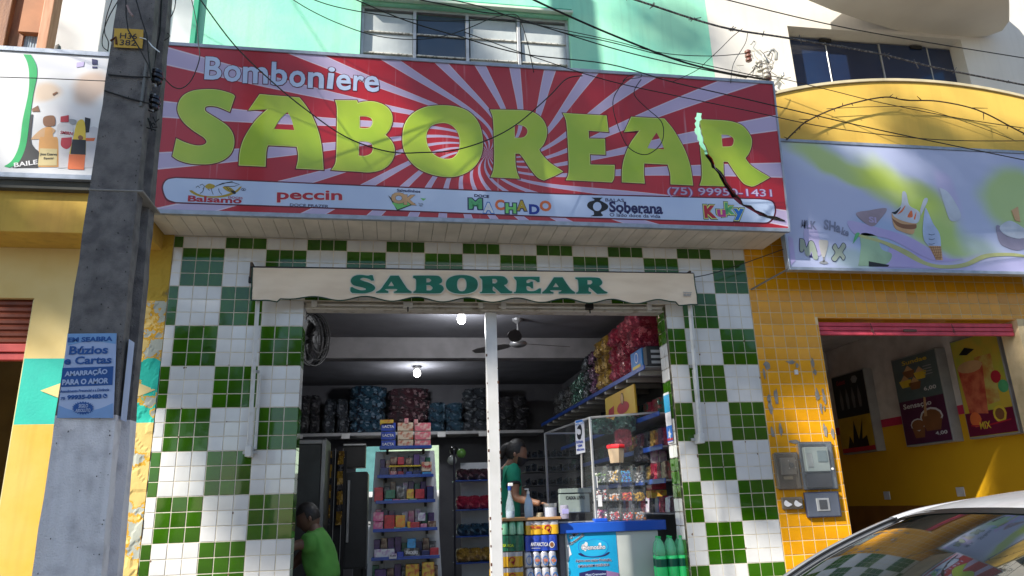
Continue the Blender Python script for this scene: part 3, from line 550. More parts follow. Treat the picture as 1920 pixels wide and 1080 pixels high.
# red roller shutter half down in the left doorway
shut = thing('roller_shutter', 'red brown roller shutter rolled half way up in the yellow house doorway', 'shutter', (-1.7, .1, 2.8))
SHM = M('red_shutter_paint', (.20, .045, .02), .5, (.14, .03, .015), s=8, streak=.3); SHR = M('pink_shutter_bar', (.55, .08, .07), .45, (.42, .05, .05), s=7)
z = 2.93
while z < 3.28: MB().tube([(-2.28, .07, z+.025), (-1.07, .07, z+.025)], .028, 8).build('slat', SHM, shut); z += .05
box('bottom_bar', -2.28, -1.072, .03, .1, 2.86, 2.925, SHR, shut, .006); box('bottom_bar', -2.28, -1.072, .045, .1, 2.80, 2.857, SHR, shut, .006)
box('door_frame', -1.075, -1.06, .02, .3, .2, 3.28, M('cream_frame', (.66, .58, .3), .7), lb)
box('dark_room', -2.6, -.4, 2.2, 2.25, .2, 4, M('room_ochre', (.16, .10, .03), .9), lb, 0); box('dark_room_wall', -1.06, -1.0, .3, 2.2, .2, 4, M('room_ochre2', (.16, .10, .03), .9), lb, 0)
# tall window frame with a corrugated column at the top left
wf = thing('upper_window', 'red brown timber window frame above the liquor sign with a corrugated column inside', 'window', (-1.5, .6, 5.2))
WOOD = M('red_brown_timber', (.30, .13, .06), .6, (.20, .08, .04), s=6, stretch=(6, 6, .6), bump=.3)
def pxb(name, px0, px1, py0, py1, y, d, mat, parent, bev=.003, **kw):
    a = W(px0, py1, y); b = W(px1, py0, y); c = W(px0, py0, y); e = W(px1, py1, y)
    x0 = (a.x+c.x)/2; x1 = (b.x+e.x)/2; z0 = (a.z+e.z)/2; z1 = (b.z+c.z)/2
    return MB().box(min(x0, x1), max(x0, x1), y, y+d, min(z0, z1), max(z0, z1)).build(name, mat, parent, bev, **kw)
for (a, b) in ((-14, 12), (72, 92)):
    p = W(a, 60, .6); q = W(b, 60, .6); MB().box(p.x, q.x, .6, .75, 5.0, 7.6).build('frame_post', M('salmon_timber', (.55, .28, .16), .6, (.45, .2, .1), s=5, stretch=(6, 6, .6)) if a > 0 else WOOD, wf, .008)
p = W(12, 60, .6); q = W(38, 60, .6); MB().box(p.x, q.x, .66, .8, 5, 7.6).build('dark_board', WOOD, wf)
p = W(36, 60, .62); q = W(72, 60, .62); m = MB(); k = 7
for i in range(k): xa = p.x+(q.x-p.x)*(i+.5)/k; m.tube([(xa, .70, 5.0), (xa, .70, 6.12)], (q.x-p.x)/k*.56, 8)
m.build('corrugated_column', M('blue_grey_corrugated', (.34, .42, .48), .4, (.24, .3, .36), s=5), wf); MB().box(p.x-.01, q.x+.01, .62, .8, 6.12, 7.6).build('column_cap', M('cap_timber', (.42, .16, .06), .6), wf)
def soft(mat, base, blobs, root, edge=.5):
    """printed colour fields with soft borders: (px, py on sign, rx, rz, angle, colour, strength) in metres round the thing's own origin"""
    m = bpy.data.materials.new(mat); m.use_nodes = True; t = m.node_tree; b = t.nodes['Principled BSDF']; N = t.nodes.new; L = t.links.new
    tc = N('ShaderNodeTexCoord'); nz = N('ShaderNodeTexNoise'); nz.inputs['Scale'].default_value = 1.6; nz.inputs['Detail'].default_value = 2; L(tc.outputs['Object'], nz.inputs[0])
    vm = N('ShaderNodeVectorMath'); vm.operation = 'MULTIPLY_ADD'; vm.inputs[1].default_value = (.35, 0, .35); L(nz.outputs['Color'], vm.inputs[0]); L(tc.outputs['Object'], vm.inputs[2])
    v2 = N('ShaderNodeVectorMath'); v2.operation = 'ADD'; v2.inputs[1].default_value = (-.175, 0, -.175); L(vm.outputs[0], v2.inputs[0]); prev = None
    for (x, z, rx, rz, an, col, st) in blobs:
        mp = N('ShaderNodeMapping'); mp.vector_type = 'TEXTURE'; mp.inputs['Location'].default_value = (x, 0, z); mp.inputs['Rotation'].default_value = (0, R(-an), 0); mp.inputs['Scale'].default_value = (rx, 5, rz); L(v2.outputs[0], mp.inputs[0])
        ln = N('ShaderNodeVectorMath'); ln.operation = 'LENGTH'; L(mp.outputs[0], ln.inputs[0]); mr = N('ShaderNodeMapRange'); mr.interpolation_type = 'SMOOTHSTEP'; mr.inputs[1].default_value = 1.1; mr.inputs[2].default_value = edge; mr.inputs[3].default_value = 0; mr.inputs[4].default_value = st; L(ln.outputs['Value'], mr.inputs[0])
        mx = N('ShaderNodeMixRGB'); mx.inputs[1].default_value = (*base, 1); mx.inputs[2].default_value = (*col, 1); L(mr.outputs[0], mx.inputs[0])
        if prev: L(prev, mx.inputs[1])
        prev = mx.outputs[0]
    L(prev, b.inputs['Base Color']); b.inputs['Roughness'].default_value = .3; b.inputs['Coat Weight'].default_value = .3; return m
# liquor sign
ls = thing('liquor_sign', 'white sign board printed with liquor bottles and a curved green stripe', 'sign', (-2, -.45, 4.15))
QP = PL((-4.4, -.45, 4.14), (1, 0, 0), (0, 0, 1))
LW = M('sign_white_print', (.68, .68, .68), .3, (.58, .58, .60), s=1.3, coat=.25, wav=.05, bs=4)
lbl = []
for px, py, rx, rz, an, col, st in ((165, 170, .16, .14, 0, (.60, .42, .30), .8), (80, 178, .14, .09, 0, (.72, .50, .30), .7), (110, 125, .35, .10, 0, (.55, .56, .66), .6), (30, 260, .35, .25, 0, (.60, .60, .60), .5), (140, 215, .2, .14, 0, (.72, .70, .72), .8)):
    a_, b_2 = QP.loc(px, py); lbl.append((-4.4+a_+2, 4.14+b_2-4.15, rx, rz, an, col, st))
box('sign_panel', -4.4, -.50, -.449, -.41, 4.14, 5.195, soft('liquor_print', (.70, .70, .71), lbl, ls), ls, .002)
for a, b, c, d in ((-4.42, -.48, 5.195, 5.235), (-4.42, -.48, 4.10, 4.14)): box('frame_rail', a, b, -.462, -.39, c, d, FRM, ls, .002)
box('frame_rail', -.50, -.48, -.462, -.39, 4.14, 5.195, FRM, ls, .002)
box('support_beam', -4.4, -.5, -.42, -.30, 4.03, 4.098, M('dark_bar', (.08, .08, .07), .8), ls)
F9 = (0, 80, 3.857)
def ps(name, s, mat, off=.002): shape(name, QP, [s], mat, ls, off, fr=F9)
GST = M('stripe_green', (.01, .42, .12), .35)
ps('green_stripe', "170,85* 225,88* 262,160 268,240 240,380 215,560 190,740 140,860 70,905* 30,895* 90,850 140,740 165,560 205,370 212,240 200,150", GST)
ps('cap_print', "318,540 390,530 400,590 375,605 320,600", PBR); ps('bottle_print', "330,620 375,615 385,680 420,700 425,900* 280,900* 285,700 320,680", M('print_amber', (.62, .30, .08), .4), .0016); ps('bottle_neck_print', "300,625 360,610 400,640 330,690 240,700 230,690", PSK, .0014)
ps('bottle_label', "290,765* 415,770* 412,890* 275,890*", M('print_straw', (.62, .50, .24), .4), .003)
ps('bottle_print', "240,520* 225,700 250,760 285,800 275,905* 90,905* 160,820 200,700 225,520*", PK, .0018); ps('cap_print', "440,535* 498,525* 497,575* 437,575*", PR)
ps('bottle_print', "430,580* 500,580* 530,620 540,900* 420,910* 410,640", M('print_silver', (.62, .60, .62), .4), .0012); ps('bottle_label', "445,690* 520,685* 515,745 480,770 442,745", PR, .0026); ps('bottle_label', "430,635* 530,640* 528,682* 430,668*", PW, .0024)
ps('cap_print', "500,555 550,560 545,590 510,590", PGY); ps('bottle_print', "615,540* 655,550* 645,650* 612,650*", PK, .0015)
ps('bottle_print', "560,575 610,570 622,720 620,815* 500,805* 530,690", PYL, .002); ps('bottle_label', "525,700* 622,705* 620,812* 510,806*", PK, .0026); ps('bottle_print', "500,808* 618,812* 608,920* 490,915*", PO, .0026)
ps('seal_print', "565,685 580,670 600,682 598,700 575,702", PBR, .0032); ps('bottle_print', "650,620 690,610 720,660 700,905* 610,905* 625,690", M('print_silver', (.62, .60, .62), .4), .001); ps('bottle_label', "620,690* 690,690* 680,712* 622,712*", PO, .0022)
0 and ps('shade_print', "590,300 740,290 745,400 690,420 600,390", M('print_sand', (.60, .42, .30), .4, (.68, .6, .55), s=3), .0012); 0 and ps('shade_print', "255,360 330,350 320,390 250,420", M('print_peach', (.72, .48, .30), .4), .0012)
ps('flag_print', "665,118* 705,125* 705,160* 667,160*", PN); ps('flag_print', "668,172* 704,174* 704,186* 668,186*", PN); ps('patch_print', "555,145* 610,140* 605,172* 553,180*", PLL); ps('mark_print', "380,370* 410,355* 420,362* 385,385*", PBR); ps('mark_print', "232,480* 275,455* 290,500* 235,500*", PBR)
wl_ = lambda b, x0, y0, x1, y1, h, mt, bo=.02: text('lettering', b, QP, F9[0]+x0/F9[2], F9[1]+y0/F9[2], F9[0]+x1/F9[2], F9[1]+y1/F9[2], h/F9[2], mt, ls, bold=bo, off=.0045)
wl_('BAILE', 105, 905, 275, 880, 34, PW); wl_('SMIRN', 435, 662, 525, 672, 24, PR); wl_('Jose Cuervo', 290, 822, 412, 824, 24, PK, .01); wl_('Especial', 318, 850, 385, 850, 20, PK, .0)
# little bird-like finial
fb = thing('bird', 'small grey bird perched on the top rail of the liquor sign', 'bird', W(107, 97, -.43)); c = W(107, 97, -.43)
me = skin([c+Vector(v) for v in ((0, 0, .006), (0, 0, .032), (.002, 0, .058), (.004, -.01, .068), (-.012, .02, .0))], [(0, 1), (1, 2), (2, 3), (0, 4)], [.016, .024, .012, .005, .006], 1); fin(me, 'body', M('bird_feather', (.14, .13, .12), .9, (.22, .2, .18)), fb, smooth=True)
# ------------------------------------------------------------ neighbour on the right
rb = thing('white_building', 'white building with a yellow tiled front and arched yellow parapet, right of the sweet shop', 'building', (7, 0, .2))
RX0, RX1, RZT = 5.60, 7.71, 3.185
m = MB(); m.box(XR+.003, RX0, .0, .22, .2, 4.2); m.box(RX1, 9.5, .0, .22, .2, 4.2); m.box(RX0, RX1, .0, .22, RZT, 4.2); m.build('ground_floor_wall', GROUTY, rb)
m = MB(); U0, U1, V0, V1 = 5.79, 7.86, 5.2, 6.375
m.box(4.897, U0, 0, .24, 4.2, 8.4); m.box(U1, 11, 0, .24, 4.2, 8.4); m.box(U0, U1, 0, .24, V1, 8.4); m.box(U0, U1, 0, .24, 4.2, V0); m.build('upper_wall', WPAINT, rb)
# tiles of the yellow front
rest = MB(); xo = W(1426, 608, 0).x; zo = W(1450, 608, 0).z; nt_ = 0
for j in range(-9, 26):
    z1 = zo-j*T; z0 = z1-T
    for i in range(-5, 26):
        x0 = xo+i*T; x1 = x0+T
        if x1 <= XR+.01: continue
        x0 = max(x0, XR+.004)
        if z1 <= RZT+.001 and x0 < RX1:
            if x0 >= RX0-.004: continue
            x1 = min(x1, RX0)
        elif z0 < RZT and x1 > RX0 and x0 < RX1: z0 = max(z0, RZT)
        if z0 < .25 or x1-x0 < .012 or z1-z0 < .012: continue
        if z0 > .85 and z1 < 3.65 and x0 < 7.9 and nt_ < 290: lay_tile(x0, x1, z0, z1, YEL, rb); nt_ += 1
        else: rest_tile(x0, x1, z0, z1, 0)
rest.build('tile_field', [YEL], rb, kind='stuff')
# chipped patches where a sign was torn off
random.seed(5)
for k, (px, py, w_, h_) in enumerate(((1437, 686, 14, 16), (1432, 700, 7, 22), (1482, 679, 22, 8), (1494, 686, 6, 12), (1523, 680, 9, 22), (1527, 698, 8, 14), (1532, 740, 10, 26), (1544, 745, 7, 34), (1538, 765, 7, 22), (1441, 748, 8, 20), (1455, 745, 9, 36), (1444, 765, 9, 26), (1448, 812, 8, 22), (1463, 806, 7, 26), (1546, 808, 9, 28), (1488, 828, 22, 7), (1560, 812, 6, 24), (1545, 766, 4, 12))):
    p = W(px, py, 0); s = 1/228; n = 11; q = []
    for a in range(n):
        rr = random.uniform(.55, 1.1); q.append((p.x+w_*s*.55*rr*math.cos(a*6.283/n)+.1*0, p.z+h_*s*.55*rr*math.sin(a*6.283/n)))
    shape('chipped_patch', PL((0, 0, 0), (1, 0, 0), (0, 0, 1)), [q], CHIP, rb, .0082, .002, px=False)
# electric meters
pm = lambda name, px0, px1, py0, py1, y, d, mat, par, bev=.004: pxb(name, px0, px1, py0, py1, y, d, mat, par, bev)
MG = M('meter_case', (.10, .11, .13), .35, (.07, .08, .09), s=5, coat=.3); MC = M('meter_clear_cover', (.35, .4, .45), .06, alpha=.12, spec=.8); MCG = M('meter_clear_aged', (.26, .23, .19), .12, alpha=.4, spec=.8)
mt_ = thing('electric_meter', 'large grey electricity meter box with pale meter inside, on the yellow tiles', 'meter', W(1538, 918, -.02))
pm('case', 1503, 1566, 828, 918, -.03, .02, MG, mt_); pm('meter_unit', 1511, 1555, 838, 884, -.075, .045, M('meter_pale', (.22, .26, .25), .4), mt_); pm('display', 1533, 1551, 845, 866, -.080, .004, M('lcd', (.12, .16, .17), .2), mt_); pm('nameplate', 1514, 1524, 850, 876, -.078, .003, M('meter_print', (.2, .22, .22), .5), mt_); pm('terminal_cover', 1513, 1560, 888, 914, -.06, .03, M('meter_black', (.03, .03, .035), .3), mt_)
pm('clear_cover', 1504, 1565, 829, 917, -.10, .07, MC, mt_, .012); p = W(1561, 879, -.102); MB().lathe(p, [(0, .006), (.010, .005), (.011, 0)], 10, ax='y').build('seal_screw', WPLA, mt_)
m2_ = thing('electric_meter', 'aged brownish meter box with a square clear lid, left of the large grey meter', 'meter', W(1480, 917, -.02))
pm('case', 1456, 1500, 848, 918, -.02, .01, M('aged_case', (.20, .17, .13), .6, (.13, .11, .09), s=9), m2_); pm('meter_unit', 1465, 1493, 858, 890, -.05, .03, M('aged_meter', (.26, .24, .2), .5), m2_); p = W(1484, 872, -.053); MB().lathe(p, [(.0, .006), (.022, .006), (.024, 0)], 14, ax='y').build('dial', M('dial', (.10, .12, .13), .3), m2_); pm('label_plate', 1470, 1487, 893, 899, -.05, .003, M('label_tan', (.4, .32, .2), .6), m2_); pm('clear_cover', 1457, 1499, 849, 917, -.075, .055, MCG, m2_, .01)
for dx, dy in ((-6, -8), (7, -9), (-4, 6), (8, 5)): p = W(1484+dx, 872+dy, -.058); MB().lathe(p, [(.0, .003), (.004, .003), (.004, 0)], 6, ax='y').build('screw', WPLA, m2_)
m3_ = thing('junction_box', 'small wide clear fronted junction box below the brownish meter', 'meter box', W(1488, 955, -.02)); pm('case', 1467, 1506, 932, 955, -.03, .02, M('aged_case', (.2, .17, .13), .6), m3_); pm('clear_cover', 1468, 1505, 934, 954, -.05, .02, MCG, m3_, .006)
for px in (1473, 1492): shape('paper_scrap', PL((0, -.052, 0), (1, 0, 0), (0, 0, 1)), ["%d,938 %d,942 %d,946 %d,950 %d,948 %d,943" % (px, px+6, px+12, px+5, px-1, px-3)], PW, m3_, .002)
m4_ = thing('breaker_box', 'dark blue grey breaker box with a square switch, directly below the large meter', 'meter box', W(1543, 970, -.02)); pm('case', 1512, 1576, 922, 970, -.04, .03, M('navy_case', (.035, .045, .09), .3, coat=.3), m4_); pm('switch_frame', 1532, 1556, 934, 958, -.05, .01, ALU, m4_, .002); pm('switch', 1537, 1552, 937, 955, -.055, .006, M('meter_black', (.03, .03, .035), .3), m4_); pm('cover', 1514, 1574, 924, 968, -.062, .02, MC, m4_, .006)
box('wall_junction', 5.28, 5.31, -.03, -.008, W(0, 0, 0).z*0+W(1488, 703, 0).z, W(1488, 694, 0).z, WPLA, rb)
# pink roller door header
DH = M('pink_door_paint', (.62, .07, .11), .45, (.50, .05, .08), s=7, streak=.25)
dh = thing('pink_roller_door', 'pink roller door rolled up under the yellow tiled lintel', 'roller door', (6.65, .05, 3.03))
for z in (3.03, 3.072, 3.114): MB().box(RX0+.01, RX1-.01, .05, .085, z, z+.038).build('slat', DH, dh, .006)
box('lintel_lining', RX0, RX1, .005, .2, RZT-.006, RZT-.001, YEL, dh, 0)
for x in (6.16, 7.02): MB().tube([(x, .04, 3.14), (x+.002, .03, 3.09), (x-.008, .03, 3.06), (x+.010, .03, 3.045), (x+.012, .03, 3.065), (x, .03, 3.085)], .0035).build('pull_ring', M('rust2', (.1, .05, .04), .7), dh)
p = W(1706, 620, .04); MB().box(p.x-.07, p.x+.07, .03, .05, p.z-.012, p.z+.012).build('lock_handle', M('rust2', (.1, .05, .04), .7), dh, .006)
# interior of the ice cream shop
RWX = 8.0; INY = M('inner_yellow', (.76, .42, .012), .6, (.70, .37, .012), s=1.2); INP = M('inner_pink', (.62, .03, .10), .5); INWH = M('inner_white', (.74, .70, .69), .7); INBR = M('inner_brown', (.30, .12, .02), .6)
m = MB()
for za, zb_, mi in ((.4, 1.45, 3), (1.45, 2.42, 0), (2.42, 2.52, 1), (2.52, 3.7, 2)): m.box(RWX, RWX+.1, .22, 5.2, za, zb_, mi); m.box(5.1, RWX, 5.2, 5.3, za, zb_, mi); m.box(5.0, 5.1, .22, 5.2, za, zb_, mi); m.box(7.72, RWX, 4.1, 4.5, za, zb_, mi)
m.build('inner_wall', [INY, INP, INWH, INBR], rb); box('ceiling', 5, 8.1, .22, 5.3, 3.62, 3.7, M('inner_ceiling', (.5, .48, .48), .8), rb, 0); box('shop_floor', 5, 8.1, 0, 5.3, .25, .4, M('pale_floor', (.50, .46, .40), .4), rb, 0)
box('ceiling_beam', 5.1, 7.99, 3.6, 3.9, 3.3, 3.618, INWH, rb, 0)
pd_ = M('poster_frame_grey', (.30, .30, .30), .4)
def poster(label, y0, y1, z0, z1, base):
    r_ = thing('light_box_poster', label, 'poster', (RWX, (y0+y1)/2, z0)); box('case', RWX-.13, RWX-.001, y0, y1, z0, z1, pd_, r_, .004)
    pl = PL((RWX-.131, y1, z0), (0, -1, 0), (0, 0, 1)); w_, h_ = y1-y0, z1-z0
    def s(nm, pts, mt, o=.002): shape(nm, pl, [[(a*w_, b*h_) for a, b in pts]], mt, r_, o, px=False)
    s('printed_sheet', [(.02, .015), (.98, .015), (.98, .985), (.02, .985)], base, .001); return r_, pl, s, w_, h_
def ptext(r_, pl, body, a, b, a1, h, mt, w_, h_, bo=.02):
    c = bpy.data.curves.new('t', 'FONT'); c.body = body; c.offset = bo; c.resolution_u = 2; me = grab(link(bpy.data.objects.new('t', c)))
    X0 = min(v.co.x for v in me.vertices); X1 = max(v.co.x for v in me.vertices); Y0 = min(v.co.y for v in me.vertices); Y1 = max(v.co.y for v in me.vertices)
    for v in me.vertices: v.co = ((a+(a1-a)*(v.co.x-X0)/(X1-X0))*w_, (b+h*(v.co.y-Y0)/(Y1-Y0))*h_, .005)
    me.transform(pl.M); fin(me, 'lettering', mt, r_)
r_, pl, s, w_, h_ = poster('light box poster, black above and yellow below, deepest in the ice cream shop', 2.66, 3.40, 2.13, 3.2, M('poster_black', (.012, .012, .014), .3))
s('lower_print', [(.02, .02), (.98, .02), (.98, .45), (.02, .45)], M('poster_yellow', (.55, .36, .03), .4), .0015); s('plant_print', [(.2, .06), (.3, .22), (.38, .12), (.48, .4), (.56, .16), (.75, .42), (.66, .16), (.8, .2), (.82, .06)], PK, .003); s('base_print', [(.02, .02), (.98, .02), (.98, .07), (.02, .07)], PR, .0035)
for k in range(4): s('cone_print', [(.2+k*.18, .55), (.26+k*.18, .55), (.28+k*.18, .68), (.23+k*.18, .82), (.18+k*.18, .68)], M('poster_dimgrey', (.16, .16, .17), .4), .003)
s('badge_print', [(.70+.1*math.cos(i), .90+.05*math.sin(i)) for i in (0, 1, 2, 3, 4, 5)], PGY, .003); ptext(r_, pl, 'Gelatti', .15, .87, .42, .06, PR, w_, h_)
r_, pl, s, w_, h_ = poster('light box poster reading Sensação with chocolate cups, in the middle of the three', 1.32, 2.10, 2.13, 3.19, M('poster_slate', (.10, .14, .15), .3))
s('lower_print', [(.02, .02), (.98, .02), (.98, .5), (.02, .5)], M('poster_plum', (.09, .02, .06), .4), .0015); ptext(r_, pl, 'Sensação', .1, .40, .72, .07, PW, w_, h_); ptext(r_, pl, '6,00', .62, .565, .88, .05, PW, w_, h_); ptext(r_, pl, '4,00', .68, .08, .92, .045, PW, w_, h_)
for cx, cy, rr in ((.35, .22, .16), (.66, .28, .24)): s('cup_rim_print', [(cx+rr*math.cos(i*.5), cy+rr*.45*math.sin(i*.5)) for i in range(12)], PW, .003); s('cup_fill_print', [(cx+rr*.86*math.cos(i*.5), cy+rr*.36*math.sin(i*.5)) for i in range(12)], PBR, .004); s('cup_print', [(cx-rr*.9, cy-.02), (cx-rr*.6, cy-.14), (cx+rr*.6, cy-.14), (cx+rr*.9, cy-.02), (cx, cy-.07)], PBR, .0035)
s('straw_print', [(.52, .3), (.58, .3), (.62, .5), (.58, .51)], PSK, .005)
for k, (cx, cy) in enumerate(((.25, .7), (.45, .66), (.6, .76), (.36, .8))): s('cup_print', [(cx-.14, cy+.03), (cx-.09, cy-.05), (cx+.09, cy-.05), (cx+.14, cy+.03)], PBR if k % 2 else PYL, .003); s('cream_print', [(cx-.1, cy+.03), (cx, cy+.09), (cx+.1, cy+.03)], PSK, .0035)
for k in range(4): s('price_line', [(.68, .74+k*.03), (.86, .74+k*.03), (.86, .75+k*.03), (.68, .75+k*.03)], PGY, .003)
ptext(r_, pl, 'Sundae', .25, .90, .8, .05, PYL, w_, h_)
r_, pl, s, w_, h_ = poster('yellow light box poster of fruit juice glasses and passion fruit, nearest the street', .43, 1.09, 2.13, 3.2, M('poster_gold', (.60, .42, .05), .3, (.35, .42, .06), s=3))
s('base_print', [(.02, .02), (.98, .02), (.98, .25), (.02, .25)], M('poster_wine', (.16, .01, .04), .4), .0015); s('glass_print', [(.12, .25), (.5, .22), (.6, .72), (.06, .7)], M('poster_coral', (.60, .16, .08), .4, (.4, .05, .03), s=9), .003); s('glass_print', [(.5, .3), (.78, .32), (.8, .78), (.45, .78)], M('poster_juice', (.55, .45, .12), .4, (.5, .2, .05), s=9), .0025); s('foam_print', [(.33+.27*math.cos(i*.5), .7+.06*math.sin(i*.5)) for i in range(12)], PSK, .004)
s('leaf_print', [(.15, .84), (.3, .9), (.5, .86), (.32, .82)], PK, .003)
for cx, cy, rr, mt in ((.72, .2, .13, PYL), (.72, .2, .09, PBR), (.22, .18, .12, PO), (.9, .45, .1, PG), (.8, .55, .1, PR)): s('fruit_print', [(cx+rr*math.cos(i*.5), cy+rr*.62*math.sin(i*.5)) for i in range(12)], mt, .0035+.0005*(rr < .1))
ptext(r_, pl, 'MIX', .28, .08, .5, .07, PYL, w_, h_); s('ribbon_print', [(.1, .12), (.4, .1), (.9, .13), (.92, .145), (.4, .115), (.1, .135)], PR, .004)
for k, py in enumerate((929, 922)):
    p = WX((1664, 1802)[k], py, RWX); box('wall_switch', RWX-.012, RWX-.001, p.y-.06, p.y+.06, p.z-.05, p.z+.05, WPLA, None, label=('white switch plate low on the yellow inner wall under the middle poster', 'white switch plate on the yellow inner wall just above the car roof')[k], cat='switch')
# dark sliding window of the white building
DG = M('blue_black_glass', (.012, .03, .085), .05, (.01, .02, .06), s=1, coat=.6, wav=.03, bs=3)
ww = MB().box(U0, U1, .19, .2, V0, V0+.03); wf2 = ww.build('window', ALU, rb)
for k in range(4):
    xs = [U0, U0+.52, U0+1.17, U0+1.76, U1]; box('pane', xs[k]+.008, xs[k+1]-.008, .15+.012*(k % 2), .158+.012*(k % 2), V0, V1-.02, DG, wf2, .002)
    if k: box('pane_edge', xs[k]-.006, xs[k]+.006, .145, .175, V0, V1-.02, ALU, wf2)
for x in (U0+.45, U0+1.55): box('pane_clip', x, x+.14, .13, .15, V1-.06, V1-.02, BLK, wf2)
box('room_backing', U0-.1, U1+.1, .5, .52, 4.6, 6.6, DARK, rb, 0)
# arched yellow parapet behind the ice cream sign
YPAR = M('parapet_yellow', (.72, .47, .09), .75, (.66, .40, .07), s=1.4, bump=.12, bs=20, streak=.12)
n = 28; xa, xb = 5.24, 9.2; pts = []
for i in range(n+1):
    t = i/n; x = xa+(xb-xa)*t; z = 5.13+.43*math.sin(max(0, min(1, (x-4.9)/4.2))*math.pi)**.72; pts.append((x, z))
m = MB(); m.prism([(x, -.32, z) for x, z in pts]+[(xb, -.32, 4.70), (xa, -.32, 4.70)], (0, .315, 0)); m.build('arched_parapet', YPAR, rb, .004)
m = MB(); 
for i in range(n): (x, z), (x1, z1) = pts[i], pts[i+1]; m.prism([(x, -.34, z+.002), (x1, -.34, z1+.002), (x1, -.34, z1+.03), (x, -.34, z+.03)], (0, .32, 0))
m.build('parapet_coping', M('coping', (.60, .52, .34), .8), rb)
# curved balcony underside high on the white building
bp = [W(px, py, 0) for px, py in ((1480, -8), (1560, 28), (1640, 50), (1700, 62), (1770, 71), (1830, 71), (1868, 65), (1890, 50), (1898, 30), (1900, -20))]
zz = 6.42; q = [WZ(px, py, zz) for px, py in ((1480, -60), (1500, -5), (1560, 20), (1620, 40), (1680, 57), (1740, 67), (1800, 71), (1850, 69), (1880, 58), (1893, 40), (1893, 10), (1890, -60))]
MB().prism([(5.99, -.0, 6.9)]*0+[(p.x, p.y, zz) for p in q], (0, 0, .5)).build('balcony', M('balcony_underside', (.70, .66, .60), .85, (.60, .56, .51), s=1), rb, .01)
# ice cream sign board
ic = thing('ice_cream_sign', 'lilac and green sign board printed with ice cream cups, right of the red sign', 'sign', (6.8, -.3, 3.55))
IP = PL((5.196, -.34, 3.555), (1, 0, 0), (0, 0, 1)); IB = M('icecream_blue_print', (.36, .42, .60), .3, (.45, .50, .64), s=1.2, coat=.25, wav=.05, bs=4)
blobs = []
for px, py, rx, rz, an, col, st in ((1560, 300, .9, .25, -8, (.50, .56, .70), .9), (1590, 315, .75, .14, -16, (.42, .56, .05), .95), (1690, 355, .62, .26, -32, (.50, .62, .04), .95), (1745, 420, .42, .36, -40, (.42, .56, .05), .9), (1790, 455, .55, .22, -14, (.36, .52, .10), .9), (1900, 375, .42, .42, 0, (.40, .56, .06), .95), (1775, 360, .14, .34, 20, (.48, .40, .66), .7), (1640, 450, .34, .30, 0, (.26, .38, .62), .8), (1840, 440, .30, .30, 0, (.40, .46, .66), .6), (1620, 490, .50, .14, -8, (.32, .48, .34), .6), (1850, 500, .9, .14, 0, (.42, .38, .66), .8), (1700, 490, .42, .10, 0, (.36, .30, .66), .9)):
    a_, b_2 = IP.loc(px, py); blobs.append((5.196+a_-6.8, 3.555+b_2-3.55, rx, rz, an, col, st))
box('sign_panel', 5.196, 9.3, -.339, -.30, 3.555, 4.80, soft('icecream_print', (.42, .46, .66), [b[:6]+(b[6]*.8,) for b in blobs], ic), ic, .002); box('frame_rail', 5.18, 9.3, -.35, -.28, 4.80, 4.83, FRM, ic, .002); box('frame_rail', 5.18, 9.3, -.35, -.28, 3.525, 3.555, FRM, ic, .002); box('frame_stile', 5.18, 5.196, -.35, -.28, 3.555, 4.80, FRM, ic, .002)
F10 = (1460, 260, 4.154)
def pi(name, s, mat, off=.002, gr=0): shape(name, IP, [s], mat, ic, off, fr=F10, gr=gr)
ILG = M('icecream_green_print', (.45, .56, .05), .35, (.34, .48, .10), s=2, coat=.2); ILL = M('icecream_lilac_print', (.38, .33, .62), .35, (.46, .42, .66), s=2); IWH = M('icecream_pale', (.55, .60, .70), .35); IDG = M('icecream_soft_green', (.32, .48, .32), .35)
0 and pi('green_swoosh', "300,185* 480,165 640,175 900,245 1180,300 1300,400 1290,560 1330,760 1500,840 1560,900 1450,950 1270,930* 1260,780 1160,560* 1130,700 1090,740 1050,600 900,560 870,400 760,330 640,310 500,230", ILG)
0 and pi('green_swoosh', "1640,300* 1911,270* 2020,400* 2020,640* 1800,600 1720,520 1680,400", ILG); pi('lilac_swoosh', "540,640 760,690 1000,760 1180,860 1300,930 1440,935* 1300,960 1150,930 900,800 760,760 600,750", ILL); pi('green_line', "600,740 800,790 1000,870 1150,960 1300,985 1450,965 1600,900 1800,890 1911,905* 1911,925* 1780,915 1620,930 1450,1000 1250,1010 1100,970 950,890 800,815 640,770", M('icecream_line', (.44, .46, .20), .4), .0024)
pi('lilac_field', "860,850* 1000,880 1120,975 1280,1020* 900,1000* 830,1000*", ILL, .0018); pi('lilac_field', "1250,380* 1330,430 1420,600 1340,640 1290,520", IWH); pi('green_patch', "640,740 760,760 800,860 880,900 840,975 700,990 620,990* 640,850", IDG); pi('lilac_patch', "75,760* 110,780* 130,950* 95,990*", ILL); pi('soft_patch', "200,700 290,690 330,900 220,890", ILL); pi('shadow_print', "700,955* 860,985* 850,998* 700,995*", PK, .003)
pi('cup_print', "880,580 920,610 1000,640 1070,660 1060,700 1040,745 960,725 900,690", PSK, .003); pi('chocolate_print', "880,620* 960,665 1070,668* 1066,700 1000,705 920,680", PBR, .0038); pi('cream_print', "880,580* 950,520 960,420 990,425 1015,520 1080,560 1100,600 1070,660 960,640 900,610", IWH, .0045)
for s_ in ("920,590 950,560 985,520 960,570", "1000,610 1030,560 1040,610", "1050,620 1070,570 1060,630"): pi('sauce_print', s_, PO, .0052)
pi('sauce_print', "878,575 905,568 950,535 910,590", PK, .0052); pi('wafer_print', "1100,560* 1130,470 1160,480 1105,600*", IWH, .003)
